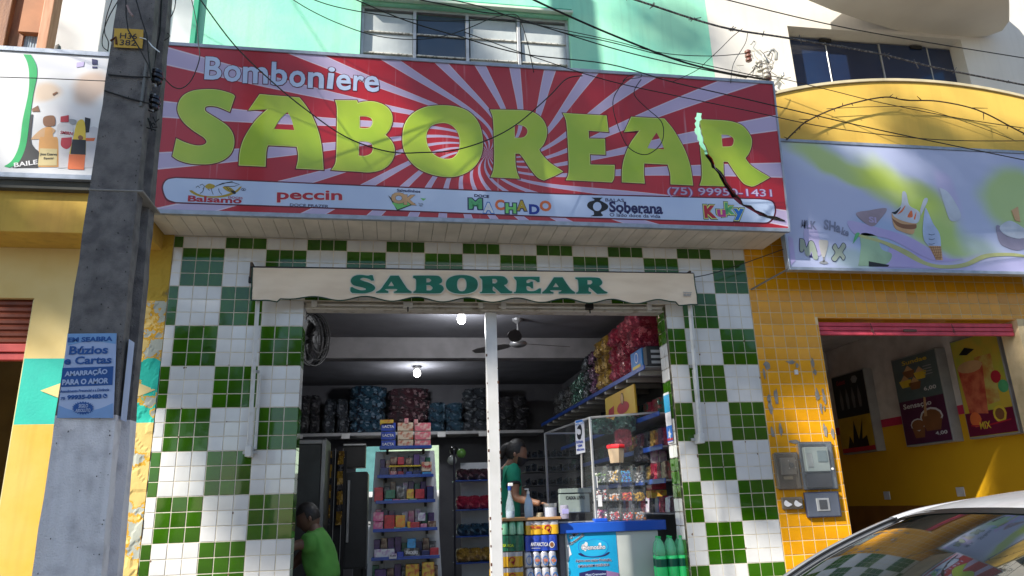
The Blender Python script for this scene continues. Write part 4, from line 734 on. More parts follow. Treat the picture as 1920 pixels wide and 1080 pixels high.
pi('cone_print', "1165,835* 1262,838* 1276,948* 1225,945*", PSK, .0034); pi('soft_ice_print', "1120,700 1135,560 1150,550 1200,660 1250,740 1262,838* 1165,835* 1130,790", M('icecream_ice', (.42, .52, .76), .35), .004)
for k in range(5): pen('cone_line', [(1180+k*18, 838), (1222+k*9, 945)], F10, .6, PBR, IP, ic, .0056); pen('cone_line', [(1172+k*11, 850+k*20), (1262+k*2, 846+k*20)], F10, .6, PBR, IP, ic, .0056)
for k in range(3): pen('ice_fold', [(1165, 745+k*38), (1190, 752+k*36), (1212, 745+k*36)], F10, .9, PN, IP, ic, .0056)
pi('bowl_print', "1690,690 1720,680 1760,750 1850,780 1911,775* 1911,860* 1850,870 1780,850 1720,810", M('bowl_grey', (.26, .24, .34), .35), .003); pi('bowl_filling', "1720,690 1800,640 1911,700* 1911,775* 1850,778 1760,748", IWH, .004); pi('wafer_print', "1810,560* 1860,530* 1880,650* 1840,640*", PSK, .005)
pi('drink_print', "600,585 700,560 840,545 780,640 740,680 690,670", M('drink_brown', (.34, .27, .33), .4), .003); pi('leaf_print', "575,820* 600,740 630,740 600,790", PG, .003)
pi('glass_print', "312,800 350,790 385,805 365,900 350,930 330,900", M('glass_print', (.52, .50, .46), .35), .003); pi('glass_foot', "315,965 350,950 385,970 350,978", PGY, .003); pi('glass_stem', "343,925* 357,925* 357,960* 343,960*", PGY, .003)
for b, x0, y0, x1, y1, h in (('M', 172, 690, 205, 700, 60), ('ILK', 200, 700, 296, 712, 66), ('SHa', 350, 705, 480, 735, 78), ('ke', 485, 745, 540, 765, 60)): text('lettering', b, IP, F10[0]+x0/F10[2], F10[1]+y0/F10[2], F10[0]+x1/F10[2], F10[1]+y1/F10[2], h/F10[2], M('print_dusk', (.22, .24, .36), .4), ic, bold=.03, off=.003)
pi('drip_letter', "165,780* 195,790 215,850 240,800 270,810 300,900 300,940 270,935 255,880 235,915 210,905 195,860 185,880 165,870", PN, .0026, .006); pi('drip_letter', "165,780* 195,790 215,850 240,800 270,810 300,900 300,940 270,935 255,880 235,915 210,905 195,860 185,880 165,870", M('drip_fill', (.36, .42, .34), .4), .0036)
for g_, mt, of in ((.006, PN, .0026), (0, M('drip_fill', (.36, .42, .34), .4), .0036)): pi('drip_letter', "440,820 465,860 500,815 520,840 495,885 515,920 500,945 475,915 440,955 412,935 440,890 420,850", mt, of, g_)
text('lettering', 'SI', IP, 1629, 417, 1643, 419, 11, PLL, ic, bold=.03, off=.004)
# ------------------------------------------------------------ concrete pole with its fittings
pole = thing('utility_pole', 'weathered concrete utility pole with whitewashed foot, standing on the pavement left of the shop', 'pole', (.30, -2.2, .2))
PY0, PY1 = -2.3, -2.02
def pole_x(z): return (.190+.0*(z), .475-.036*(z-1.2)*.8)
m = MB(); N_ = 40; rings = []
prof = [(0, 0), (1, 0), (1, .28), (.82, .34), (.82, .66), (1, .72), (1, 1), (0, 1), (0, .72), (.18, .66), (.18, .34), (0, .28)]
def pole_seg(z0, z1, mat, nm):
    m = MB(); n = max(2, int((z1-z0)/.12)); vs = []
    for i in range(n+1):
        z = z0+(z1-z0)*i/n; xa, xb = pole_x(z)
        for a, b in prof:
            e = noise.noise(Vector((a*7, b*5, z*9)))*.005; vs.append((xa+(xb-xa)*a+e, PY0+(PY1-PY0)*b+e, z))
    k = len(prof); fs = [(i*k+q, i*k+(q+1) % k, (i+1)*k+(q+1) % k, (i+1)*k+q) for i in range(n) for q in range(k)]+[list(range(k)), list(range(n*k, n*k+k))]
    m.mesh(vs, fs); return m.build(nm, mat, pole)
pole_seg(.1, 2.07, CONCW, 'whitewashed_foot'); pole_seg(2.07, 3.205, CONC, 'shaft'); pole_seg(3.213, 9.2, CONC, 'shaft')
box('casting_band', .186, .448, -2.304, -2.016, 3.204, 3.214, M('casting_line', (.3, .29, .27), .9), pole)
random.seed(12); pit = MB()
for k in range(150):
    z = random.uniform(.9, 5.2); xa, xb = pole_x(z); x = random.uniform(xa+.01, xb-.012) if k % 3 else xb-random.uniform(.004, .02); s = random.uniform(.0010, .0032); pit.prism([(x+s*random.uniform(.5, 1.2)*math.cos(a*1.257), -2.3075, z+s*random.uniform(.6, 2.2)*math.sin(a*1.257)) for a in range(5)], (0, .004, 0))
pit.build('surface_pits', M('pit_dark', (.035, .033, .032), .95), pole, kind='stuff')
# poster wrapped on the pole's face
PO_ = thing('pole_poster', 'blue and white paper poster about shells and cards pasted on the concrete pole', 'poster', (.3, -2.305, 2.06))
PP = PL((.19, -2.309, 2.06), (1, 0, 0), (0, 0, 1))
c4 = [(126, 626), (220, 624), (213, 784), (104, 784)]
PPB = M('poster_pale_blue', (.42, .52, .74), .6, (.34, .45, .70), s=3, bump=.08, bs=8); PMB = M('poster_mid_blue', (.20, .36, .66), .6); PDK = M('poster_dark_blue', (.01, .09, .34), .6)
shape('paper', PP, ["127,626* 219,625* 213,784* 107,784*"], PPB, PO_, .001); shape('top_band', PP, ["127,626* 219,625* 217,645* 170,640 128,648*"], M('poster_sky_blue', (.20, .40, .72), .6), PO_, .0025); shape('blue_block', PP, ["117.5,690* 213,687* 211,722* 114,726*"], PDK, PO_, .0025); shape('low_band', PP, ["110,760* 140,770 180,768 212,756* 212,784* 107,784*"], PMB, PO_, .0022)
G9 = (90, 600, 4.912)
def pt(b, x0, y0, x1, y1, h, mt, bo=.02): text('lettering', b, PP, G9[0]+x0/G9[2], G9[1]+y0/G9[2], G9[0]+x1/G9[2], G9[1]+y1/G9[2], h/G9[2], mt, PO_, bold=bo, off=.004)
pt('EM SEABRA', 184, 208, 596, 196, 45, PDK, .04); pt('Búzios', 195, 322, 552, 312, 78, PDK, .03); pt('e Cartas', 150, 414, 586, 402, 74, PDK, .03); pt('AMARRAÇÃO', 156, 532, 548, 508, 66, PPB, .04); pt('PARA O AMOR', 132, 602, 558, 585, 52, PPB, .04); pt('Atendimento Presencial e a Distância', 115, 672, 565, 655, 26, PDK, .015); pt('75', 118, 738, 158, 737, 26, PDK, .03); pt('99935-0483', 178, 736, 494, 724, 42, PDK, .05)
for x, z in ((195, 312), (300, 316)): pass
bc = (325, 812); star = []
for i in range(48): rr = (105, 62) if i % 2 == 0 else (86, 50); star.append((G9[0]+(bc[0]+rr[0]*math.cos(i*math.pi/24))/G9[2], G9[1]+(bc[1]+rr[1]*math.sin(i*math.pi/24))/G9[2]))
shape('star_badge', PP, [star], PDK, PO_, .0035); text('lettering', 'SIGILO', PP, 148, 765, 165.5, 764.4, 7, PPB, PO_, bold=.02, off=.0052); text('lettering', 'ABSOLUTO', PP, 142, 773.5, 170, 772.4, 6.5, PPB, PO_, bold=.02, off=.0052)
shape('phone_icon', PP, [ell(197.5, 742.5, 4.2, 4.2, 14)], PDK, PO_, .004); pen('phone_handset', [(517, 690), (525, 705), (545, 712)], G9, 1.2, PPB, PP, PO_, .0055)
MB().face([(.462, -2.27, 2.05), (.462, -2.19, 2.05), (.455, -2.19, 2.44), (.455, -2.27, 2.44)]).build('folded_edge', PPB, PO_)
# yellow number plate
np_ = thing('number_plate', 'small yellow metal plate reading H36 382 wired to the concrete pole', 'plate', (.27, -2.31, 4.0)); NP = PL((.2, -2.312, 4.0), (1, 0, 0), (0, 0, 1))
shape('plate', NP, ["215,57 217,54 264,56 269,60 267,88 264,91 219,89 214,86"], M('plate_yellow', (.62, .38, .03), .4, (.54, .32, .03), s=9), np_, .002, .003)
text('lettering', 'H36', NP, 225, 73, 257, 74.5, 10.5, PK, np_, bold=.005, off=.0045); text('lettering', '382', NP, 224.5, 85.5, 255.5, 87, 10.5, PK, np_, bold=.005, off=.0045)
MB().tube([NP.M @ Vector((*NP.loc(*p), .006)) for p in ((208, 78), (218, 71), (219, 84))], .006).build('rust_tab', M('rust', (.12, .05, .03), .9), np_); MB().tube([NP.M @ Vector((*NP.loc(*p), .006)) for p in ((263, 72), (272, 74), (276, 76), (286, 88), (300, 99))], .0035).build('tie_wire', M('bright_wire', (.7, .7, .68), .3, metal=.6), np_)
# insulator rack on the pole's right side
ir = thing('insulator_rack', 'steel bracket with two black spool insulators on the right side of the pole', 'insulator', (.45, -2.2, 3.7))
for cx, cy in ((293, 145), (288, 193)):
    p = W(cx, cy, -2.22)
    for dz, r_ in ((.028, .030), (.0, .036), (-.028, .030)): MB().lathe((p.x, p.y, p.z+dz), [(r_*.75, -.012), (r_, -.008), (r_, .008), (r_*.75, .012)], 18).build('spool', M('black_porcelain', (.015, .014, .016), .15, coat=.6), ir, smooth=False)
    box('bracket_arm', .37, p.x, p.y-.02, p.y+.02, p.z+.045, p.z+.051, ALU, ir); box('bracket_arm', .37, p.x, p.y-.02, p.y+.02, p.z-.053, p.z-.047, ALU, ir); MB().tube([(p.x, p.y, p.z-.06), (p.x, p.y, p.z+.055)], .007).build('pin', ALU, ir)
p = W(276, 130, -2.24); q = W(268, 212, -2.24); box('rack_strap', q.x+.002, q.x+.016, -2.312, -2.27, q.z, p.z, M('dull_galvanised', (.16, .17, .17), .6), ir)
for a, b in ((140, 137), (170, 187)):
    p = W(203 if a == 140 else 196, a, -2.31); q = W(283, b+8, -2.31); MB().tube([p, (p+q)/2-Vector((0, 0, .004)), q], .0045).build('wire_band', WIREM, ir)
random.seed(3)
for k in range(6):
    p = W(random.uniform(272, 290), random.uniform(205, 235), -2.25); MB().tube([p, p+Vector((random.uniform(-.01, .03), 0, random.uniform(-.04, .02))), p+Vector((random.uniform(-.02, .06), 0, random.uniform(-.08, 0)))], .0035).build('wire_end', WIREM, ir)
# conduit down the pole's recess
MB().tube([W(*p, -2.16) for p in ((303, 0), (300, 60), (283, 150), (272, 250), (258, 390), (232, 540), (222, 590))], .0045).build('pole_cable', WIREM, tag(thing('pole_cable', 'loose black cable hanging down the right side of the concrete pole', 'cable', (.4, -2.16, 3))) if 0 else None, label='loose black cable running down the right side of the concrete pole', cat='cable')
MB().tube([W(*p, -2.34) for p in ((236, -8), (236, 25), (240, 56), (262, 92), (278, 122), (284, 148))], .0035).build('pole_cable', WIREM, None, label='thin cable crossing the yellow number plate on the pole', cat='cable')
MB().tube([W(*p, -2.33) for p in ((253, -8), (265, 35), (275, 65), (279, 110), (284, 150))], .0035).build('pole_cable', WIREM, None, label='thin cable running past the right edge of the yellow number plate', cat='cable')
MB().tube([W(*p, -2.34) for p in ((238, 10), (243, 22), (249, 30))], .006).build('splice_tape', M('pink_grey_tape', (.35, .25, .24), .6), None, label='short taped splice hanging on the pole above the yellow plate', cat='cable splice')
# ------------------------------------------------------------ overhead cables
def cable(label, pts, y0, y1, r, n=6, mat=None, name='cable', sm=6, **kw):
    k = len(pts); P = [W(px, py, y0+(y1-y0)*i/(k-1)) for i, (px, py) in enumerate(pts)]; out = []
    for i in range(k-1):
        p0 = P[max(i-1, 0)]; p1 = P[i]; p2 = P[i+1]; p3 = P[min(i+2, k-1)]
        for j in range(sm):
            t = j/sm; out.append(.5*(2*p1+(p2-p0)*t+(2*p0-5*p1+4*p2-p3)*t*t+(3*p1-p0-3*p2+p3)*t**3))
    out.append(P[-1]); off = lambda p: p[0] < 0 or p[0] > 1920 or p[1] < 0
    if off(pts[0]) and r >= .005: out.insert(0, out[0]+(out[0]-out[2]).normalized()*5)          # the span runs on past the frame
    if off(pts[-1]) and r >= .005: out.append(out[-1]+(out[-1]-out[-3]).normalized()*5)
    return MB().tube(out, r*.78, n).build(name, mat or WIREM, None, label=label, cat='cable', smooth=True, **kw), out
CG = M('grey_twisted_cable', (.06, .055, .055), .6, (.25, .22, .2), s=60, lo=.5, hi=.6)
o, P = cable('thick tied cable bundle sagging across the dark blue window at the top right', [(1150, -14), (1205, 4), (1350, 50), (1475, 71), (1640, 99), (1760, 128), (1940, 163)], -1.6, -1.2, .011, mat=CG)
random.seed(11)
for k in range(2, len(P)-1, 3):
    m = MB()
    for q in range(4): v = Vector((random.gauss(0, .02), random.gauss(0, .01), random.gauss(0, .022))); m.tube([P[k]-v*.6, P[k]+v], .0035)
    m.build('cable_tie', CG, o)
cable('thin straight cable crossing the top right corner above the dark window', [(1340, -6), (1600, 55), (1940, 112)], -1.8, -1.4, .006)
cable('thick black cable falling from the top centre to the porcelain insulators', [(985, -8), (1040, 18), (1140, 62), (1262, 110), (1350, 134), (1442, 150)], -1.2, -.4, .012)
cable('upper thin black cable passing over the mint window to the insulators', [(820, -6), (900, 12), (960, 32), (1060, 62), (1140, 78), (1260, 108), (1430, 145)], -1.1, -.4, .006)
cable('middle thin black cable passing over the mint window and the insulators', [(750, -8), (900, 22), (962, 32), (1140, 88), (1260, 118), (1400, 146)], -1.1, -.4, .007)
cable('long thin cable crossing the mint window and right end of the red sign', [(655, -6), (760, 38), (860, 68), (980, 103), (1140, 119), (1260, 153), (1400, 188), (1650, 245), (1940, 305)][0:3]+[(980, 101), (1140, 120), (1262, 154), (1400, 186), (1650, 244), (1940, 304)], -1.5, -1.3, .006)
cable('lower thin cable running along the top of the red sign to the yellow parapet', [(870, 60), (1010, 110), (1140, 151), (1265, 179), (1400, 207), (1560, 240), (1760, 262), (1940, 264)], -1.3, -.8, .005)
cable('thin cable crossing the yellow parapet from the insulators', [(1445, 142), (1560, 170), (1650, 192), (1800, 222), (1940, 243)], -.45, -.7, .005)
cable('thin cable looping under the mint window frame', [(535, -10), (580, 18), (635, 44), (700, 66), (770, 74), (830, 68), (880, 52), (925, 33), (965, 27), (978, 45), (990, 85), (1001, 136)], -.9, -.7, .005)
cable('thin cable from the top left passing across the mint window top', [(560, -12), (620, 10), (700, 26), (800, 39), (900, 38), (970, 40), (1140, 74), (1240, 99), (1330, 105), (1400, 100)], -1.2, -.5, .005)
cable('black cable drooping in front of the first letters of the red sign', [(372, -6), (440, 85), (520, 162), (585, 214), (640, 252), (690, 274), (740, 286), (790, 286), (850, 282), (915, 262), (970, 232), (1030, 180), (1062, 148), (1092, 142)], -1.4, -.75, .006)
cable('short cable loop standing on the top edge of the red sign', [(1168, 151), (1182, 141), (1202, 139), (1200, 145), (1180, 148), (1168, 152)], -.68, -.68, .004)
cable('black cable loop hanging in front of the second letter A of the red sign', [(1172, 149), (1152, 180), (1150, 205), (1160, 240), (1175, 272), (1195, 287), (1215, 289), (1235, 275), (1244, 255), (1240, 228), (1215, 205), (1192, 182), (1190, 168), (1202, 149)], -.72, -.72, .005)
cable('loose cable from the tied bundle down to the top edge of the red sign', [(1392, 54), (1372, 70), (1350, 92), (1325, 115), (1306, 132), (1262, 153)], -1.3, -.65, .004)
cable('thin drop cable hanging left of the porcelain insulators', [(1402, 58), (1398, 80), (1380, 110), (1373, 128), (1370, 156)], -.7, -.62, .004)
cable('stray cable curl hanging beside the left edge of the red sign', [(358, -6), (368, 40), (372, 80), (374, 110), (360, 148), (342, 165), (325, 163), (308, 147)], -1.6, -2.1, .004)
cable('thin cable loop beside the pole above the liquor sign', [(212, -6), (200, 30), (196, 60), (203, 78), (202, 96)], -2.2, -2.2, .0035); cable('second cable loop beside the pole above the liquor sign', [(226, -6), (205, 30), (194, 60), (192, 85), (203, 96)], -2.25, -2.2, .0035)
cable('thin cable hanging right of the pole over the pale wall', [(330, -6), (326, 20), (312, 45), (306, 55), (318, 66), (314, 72), (304, 78)], -2.0, -2.1, .0035)
cable('thin black cable crossing the liquor sign', [(-20, 144), (80, 147), (200, 152)], -1.0, -1.6, .004)
# dry stem wound over the parapet
VINE = M('dry_vine', (.09, .055, .03), .9, (.05, .03, .02), s=20, bump=.6)
o, P = cable('dry brown vine stem arching over the yellow parapet', [(1475, 262), (1492, 245), (1512, 228), (1556, 207), (1605, 192), (1660, 182), (1700, 188), (1760, 190), (1832, 206), (1900, 240), (1935, 258)], -.40, -.42, .009, mat=VINE, name='vine_stem'); o['category'] = 'vine'
random.seed(9)
for k in range(1, len(P)-1, 2):
    v = Vector((random.gauss(0, .05), random.uniform(-.02, 0), random.gauss(0, .04))); MB().tube([P[k], P[k]+v*.6, P[k]+v], [.005, .004, .002], 5).build('twig', VINE, o)
cable('thin cable stapled along the yellow parapet', [(1550, 204), (1640, 200), (1720, 202), (1800, 225), (1900, 262)], -.37, -.37, .004)
# porcelain insulators and tangle of wires on the white wall
ins = thing('insulator_bracket', 'bracket of porcelain insulators in a tangle of pale wires above the red sign', 'insulator', W(1440, 150, -.3))
POR = M('porcelain', (.50, .47, .42), .3, (.36, .33, .28), s=9, coat=.4); PORB = M('brown_porcelain', (.22, .08, .05), .25, coat=.5)
for px, py, mt, yy in ((1403, 105, PORB, -.30), (1424, 124, POR, -.28), (1436, 135, POR, -.32), (1441, 148, PORB, -.30)):
    p = W(px, py, yy); m = MB()
    for dz in (.045, .0, -.045): m.lathe((p.x, p.y, p.z+dz), [(.018, -.02), (.030, -.012), (.032, .006), (.018, .02)], 12)
    m.build('insulator', mt, ins)
for pts, r_ in (([(1408, 83), (1413, 77), (1417, 80), (1412, 90), (1430, 105), (1440, 118)], .008), ([(1440, 104), (1444, 95), (1450, 93), (1456, 100), (1455, 112)], .016), ([(1430, 103), (1436, 112), (1440, 120)], .018)):
    MB().tube([W(*p, -.24) for p in pts], r_, 8).build('steel_hook', M('galvanised', (.45, .45, .43), .5, metal=.3), ins, smooth=True)
random.seed(21); WW = M('pale_wire', (.40, .37, .32), .6)
for k in range(26):
    px, py = random.gauss(1428, 13), random.gauss(130, 13); pts = []
    for q in range(5): pts.append(W(px, py, -.28+random.gauss(0, .03))); px += random.gauss(0, 11); py += random.gauss(2, 8)
    MB().tube(pts, .0035, 5).build('loose_wire', WW if k % 3 else WIREM, ins)
box('bracket_bar', W(1445, 100, -.1).x-.012, W(1445, 100, -.1).x+.012, -.26, 0, 5.58, 5.62, ALU, ins)
# bracket arm and stay rod of the sign on the right
cable('black stay wire from the awning end to the underside of the ice cream sign', [(1301, 520), (1338, 512), (1400, 492), (1472, 466)], -.14, -.30, .005)
MB().tube([W(1408, 543, -.02), W(1478, 504, -.32)], .010, 4).build('sign_bracket', M('grey_angle_iron', (.16, .15, .14), .6), None, label='grey angle iron bracket holding the lower left corner of the ice cream sign', cat='bracket')
# ------------------------------------------------------------ inside the sweet shop
random.seed(31)
ORD = ('first', 'second', 'third', 'fourth', 'fifth', 'sixth', 'seventh', 'eighth', 'ninth', 'tenth', 'eleventh', 'twelfth', 'thirteenth')
def P3(px, py, y): return W(px, py, y)
# lamps
for lab, px, py, y in (('lit white bulb on the ceiling near the entrance', 865, 584, 1.0), ('lit white bulb on the ceiling behind the beam', 782, 690, 4.0)):
    p = P3(px, py, y); r_ = thing('ceiling_lamp', lab, 'lamp', (p.x, p.y, 3.5)); s = 1 if y < 2 else 1.15
    MB().lathe((p.x, p.y, 3.5), [(.055*s, 0), (.055*s, -.02), (.03*s, -.045)], 14).build('socket', M('grey_socket', (.12, .12, .13), .5), r_)
    MB().lathe((p.x, p.y, 3.452), [(.026*s, 0), (.040*s, -.03), (.043*s, -.06), (.036*s, -.085), (.018*s, -.10)], 14).build('bulb', LED, r_, smooth=True)
    d = bpy.data.lights.new('bulb_light', 'POINT'); d.energy = 20 if y < 2 else 15; d.shadow_soft_size = .06; d.color = (.93, .96, 1); o = bpy.data.objects.new('bulb_light', d); link(o, r_); o.location = (0, 0, -.19)
# ceiling fan
p = P3(970, 598, 1.363); fan = thing('ceiling_fan', 'three bladed ceiling fan with a chrome hub', 'fan', (p.x, p.y, 3.5)); FM = M('fan_grey', (.30, .30, .31), .35, metal=.5)
MB().lathe((p.x, p.y, 3.5), [(.06, 0), (.055, -.02), (.015, -.05)], 14).build('canopy', FM, fan); MB().tube([(p.x, p.y, 3.46), (p.x, p.y, 3.27)], .010).build('rod', FM, fan)
MB().lathe((p.x, p.y, 3.27), [(.03, 0), (.085, -.02), (.095, -.045), (.07, -.065), (.03, -.075)], 18).build('hub', FM, fan, smooth=True)
for a in (15, 135, 255):
    ca, sa = math.cos(R(a)), math.sin(R(a)); m = MB(); q = []
    for t, w_ in ((.10, .018), (.16, .05), (.30, .065), (.50, .058), (.60, .03)): q.append((t, w_))
    pts = [(t, w_) for t, w_ in q]+[(t, -w_) for t, w_ in q[::-1]]
    m.prism([(p.x+t*ca-w_*sa, p.y+t*sa+w_*ca, 3.232+w_*.25) for t, w_ in pts], (0, 0, .005)); m.build('blade', M('fan_blade', (.055, .05, .05), .5), fan)
# wall fan at the left edge of the opening
p = P3(600, 640, .75); wfn = thing('wall_fan', 'black cage wall fan just inside the left edge of the entrance', 'fan', (1.0, .8, 2.9))
m = MB(); cx, cy, cz = P3(582, 636, .7).x, .7, P3(582, 636, .7).z; ax = Vector((.86, -.45, -.1)).normalized(); e1 = ax.cross(Vector((0, 0, 1))).normalized(); e2 = e1.cross(ax)
for rr, dp in ((.24, 0), (.24, .05), (.19, .075), (.12, .09), (.05, .095), (.22, -.04), (.245, .02), (.243, -.01)): m.tube([Vector((cx, cy, cz))+ax*dp+(e1*math.cos(a*math.pi/14)+e2*math.sin(a*math.pi/14))*rr for a in range(29)], .006 if rr > .2 else .003, 5)
for a in range(40): d_ = e1*math.cos(a*math.pi/20)+e2*math.sin(a*math.pi/20); m.tube([Vector((cx, cy, cz))+d_*.24, Vector((cx, cy, cz))+ax*.06+d_*.21, Vector((cx, cy, cz))+ax*.095+d_*.04], .0018, 4)
m.build('cage', BLK, wfn); MB().tube([Vector((cx, cy, cz)), Vector((cx-.1, cy+.15, cz)), Vector((.32, cy+.2, cz-.1))], .03, 8).build('arm', BLK, wfn)
m = MB(); m.lathe((0, 0, 0), [(.04, -.03), (.05, 0), (.04, .05)], 12); m.lathe((0, 0, 0), [(.235, -.05), (.24, -.03), (.1, -.035)], 24)
for a in range(3):
    A = a*2.094; m.mesh([(.04*math.cos(A), .04*math.sin(A), .02), (.19*math.cos(A-.35), .19*math.sin(A-.35), .03), (.2*math.cos(A+.3), .2*math.sin(A+.3), -.02), (.05*math.cos(A+.5), .05*math.sin(A+.5), -.02)], [(0, 1, 2, 3)])
mm = Matrix(((e1.x, e2.x, ax.x, cx), (e1.y, e2.y, ax.y, cy), (e1.z, e2.z, ax.z, cz), (0, 0, 0, 1))); m.v = [tuple(mm @ Vector(v)) for v in m.v]; m.build('blades', M('fan_blade_dark', (.03, .03, .035), .4), wfn)
# daylight street behind the back doorway
hb = thing('back_house', 'pale green house with a tiled roof seen through the back doorway', 'building', (1.8, 10.5, 0)); box('wall', -3, 7, 10.5, 10.8, 0, 4.0, M('pale_green_wall', (.45, .60, .44), .8), hb, 0)
m = MB(); 
for k in range(40): m.tube([(-3+k*.25, 9.9, 3.75), (-3+k*.25, 13, 5.3)], .1, 6)
m.build('roof', M('roof_sheet', (.55, .55, .50), .7), hb); box('window', .9, 1.6, 10.47, 10.5, 2.0, 3.0, M('back_window', (.12, .3, .32), .2), hb)
van = thing('parked_van', 'white van seen through the back doorway left of the snack shelf', 'van', (1.4, 8.6, .1)); VW = M('van_white', (.62, .64, .66), .3, coat=.4)
MB().box(.2, 3.6, 8.2, 9.8, .55, 1.35).build('body', VW, van, .08); MB().box(.9, 3.6, 8.3, 9.7, 1.35, 1.95).build('cabin', VW, van, .12); box('side_window', 1.3, 2.2, 8.27, 8.3, 1.42, 1.85, M('van_glass', (.05, .06, .07), .1), van); box('bumper', .1, 3.6, 8.16, 8.2, .5, .7, M('van_grey', (.12, .12, .13), .5), van)
for x in (1.0, 3.0): MB().lathe((x, 8.2, .5), [(0.01, -.02), (.3, -.02), (.32, .0), (.32, .2), (.01, .22)], 20, ax='y').build('wheel', BLK, van)
# wrapped bags of sweets ------------------------------------------------
def bagmat(name, a, b, dark=1):
    m = bpy.data.materials.new(name); m.use_nodes = True; t = m.node_tree; bs = t.nodes['Principled BSDF']; N = t.nodes.new; L = t.links.new; tc = N('ShaderNodeTexCoord')
    v = N('ShaderNodeTexVoronoi'); v.inputs['Scale'].default_value = 27; L(tc.outputs['Object'], v.inputs['Vector'])
    r = N('ShaderNodeValToRGB'); r.color_ramp.interpolation = 'CONSTANT'; r.color_ramp.elements[0].color = (*a, 1); r.color_ramp.elements[1].position = .5; r.color_ramp.elements[1].color = (*b, 1); e = r.color_ramp.elements.new(.82); e.color = tuple(min(1, k*1.5+.16) for k in a)+(1,)
    sp = N('ShaderNodeSeparateColor'); L(v.outputs['Color'], sp.inputs[0]); L(sp.outputs[0], r.inputs[0]); L(r.outputs[0], bs.inputs['Base Color'])
    n = N('ShaderNodeTexNoise'); n.inputs['Scale'].default_value = 22; n.inputs['Detail'].default_value = 5; n.inputs['Distortion'].default_value = 3.2; L(tc.outputs['Object'], n.inputs['Vector'])
    bp = N('ShaderNodeBump'); bp.inputs['Strength'].default_value = 1; bp.inputs['Distance'].default_value = .06; L(n.outputs[0], bp.inputs['Height']); L(bp.outputs[0], bs.inputs['Normal']); bs.inputs['Roughness'].default_value = .2; bs.inputs['Metallic'].default_value = .45; bs.inputs['Coat Weight'].default_value = 1; bs.inputs['Coat Roughness'].default_value = .08; L(bp.outputs[0], bs.inputs['Coat Normal'])
    return m
BM = {k: bagmat('bag_'+k, a, b) for k, a, b in (('blue', (.03, .10, .17), (.015, .03, .06)), ('steel', (.07, .085, .11), (.02, .025, .035)), ('maroon', (.10, .03, .045), (.05, .045, .055)), ('red', (.50, .025, .07), (.34, .01, .05)), ('gold', (.55, .33, .04), (.30, .16, .03)), ('green', (.05, .18, .13), (.02, .07, .07)), ('purple', (.20, .05, .16), (.10, .04, .10)), ('black', (.03, .03, .04), (.10, .10, .11)), ('mixed', (.40, .08, .06), (.10, .25, .16)))}
bag_me = {}
def bag_mesh(seed, w_, d_, h_):
    k = (seed, w_, d_, h_)
    if k in bag_me: return bag_me[k]
    bm = bmesh.new(); bmesh.ops.create_icosphere(bm, subdivisions=5, radius=1)
    for v in bm.verts:
        c = v.co; q = Vector([math.copysign(abs(t)**.5, t) for t in c]); q = q/max(1, q.length/1.45)
        nn = 1+.10*noise.fractal(q*2.2+Vector((seed*7, 0, 0)), 1, 2, 4)+.06*noise.noise(q*7+Vector((0, seed, 0)))+.035*noise.noise(q*16+Vector((3, seed, 0))); v.co = Vector((q.x*w_/2*nn, q.y*d_/2*nn, (q.z*.95)*h_/2*nn+h_/2))
    me = bpy.data.meshes.new('bag'); bm.to_mesh(me); bm.free(); me.polygons.foreach_set('use_smooth', [True]*len(me.polygons)); bag_me[k] = me; return me
def bag(pos, size, col, label, group, rz=0, name='candy_bag'):
    w_, d_, h_ = size; me = bag_mesh(random.randint(1, 4), w_, d_, h_).copy() if not col in () else None
    me.materials.append(BM[col]); o = bpy.data.objects.new(name, me); link(o); o.location = pos; o.rotation_euler = (random.gauss(0, .04), random.gauss(0, .04), rz); return tag(o, label, 'bag', group)
# back shelf
bs = thing('back_shelf', 'long white shelf across the back wall holding bags of sweets', 'shelf', (2.3, 5.3, 2.6)); p = P3(750, 812, 5.05)
box('shelf_board', .3, 4.0, 5.0, 5.58, p.z-.03, p.z, M('dim_shelf', (.30, .30, .31), .5), bs); box('front_edge', .3, 4.0, 4.99, 5.0, p.z-.035, p.z+.01, M('shelf_edge_grey', (.42, .42, .44), .4), bs); SZ = p.z
for px in (560, 648, 727, 828, 905): q = P3(px, 815, 4.985); box('price_tag', q.x-.06, q.x+.06, 4.982, 4.988, SZ-.075, SZ-.005, WPLA, bs)
for (xa, xb, ytop, nrow, col, lab) in ((560, 600, 745, 2, 'black', 'dark'), (605, 652, 752, 2, 'steel', 'steel grey'), (655, 722, 726, 4, 'blue', 'dull blue'), (726, 802, 730, 4, 'maroon', 'maroon and silver'), (803, 868, 757, 3, 'blue', 'deep blue'), (869, 935, 730, 4, 'steel', 'steel and black'), (936, 990, 745, 3, 'black', 'black')):
    a = P3(xa, 812, 5.25); b = P3(xb, 812, 5.25); top = P3((xa+xb)/2, ytop, 5.25).z; h_ = (top-SZ)/nrow
    for r_ in range(nrow):
        k = 2 if nrow < 4 else 1
        for c in range(k): bag((a.x+(b.x-a.x)*(c+.5)/k+random.gauss(0, .012), 5.28, SZ+r_*h_*.98), (round((b.x-a.x)/k*1.0, 2), .42, round(h_*1.12, 2)), col, '%s bag, %s%s in pile %s' % (lab, ('lowest', 'second lowest', 'third lowest', 'topmost')[r_ if r_ < nrow-1 or nrow == 4 else 3], ('', ', left one,', ', right one,')[0 if k == 1 else c+1], dict(blue='beside the maroon one at the back' if xa < 700 else 'right of the maroon one', maroon='above the white shelf unit', steel='behind the door post' if xa > 800 else 'at the left of the back shelf', black='at far left of back shelf' if xa < 600 else 'at right end of back shelf')[col]), lab+' candy bags on the back shelf')
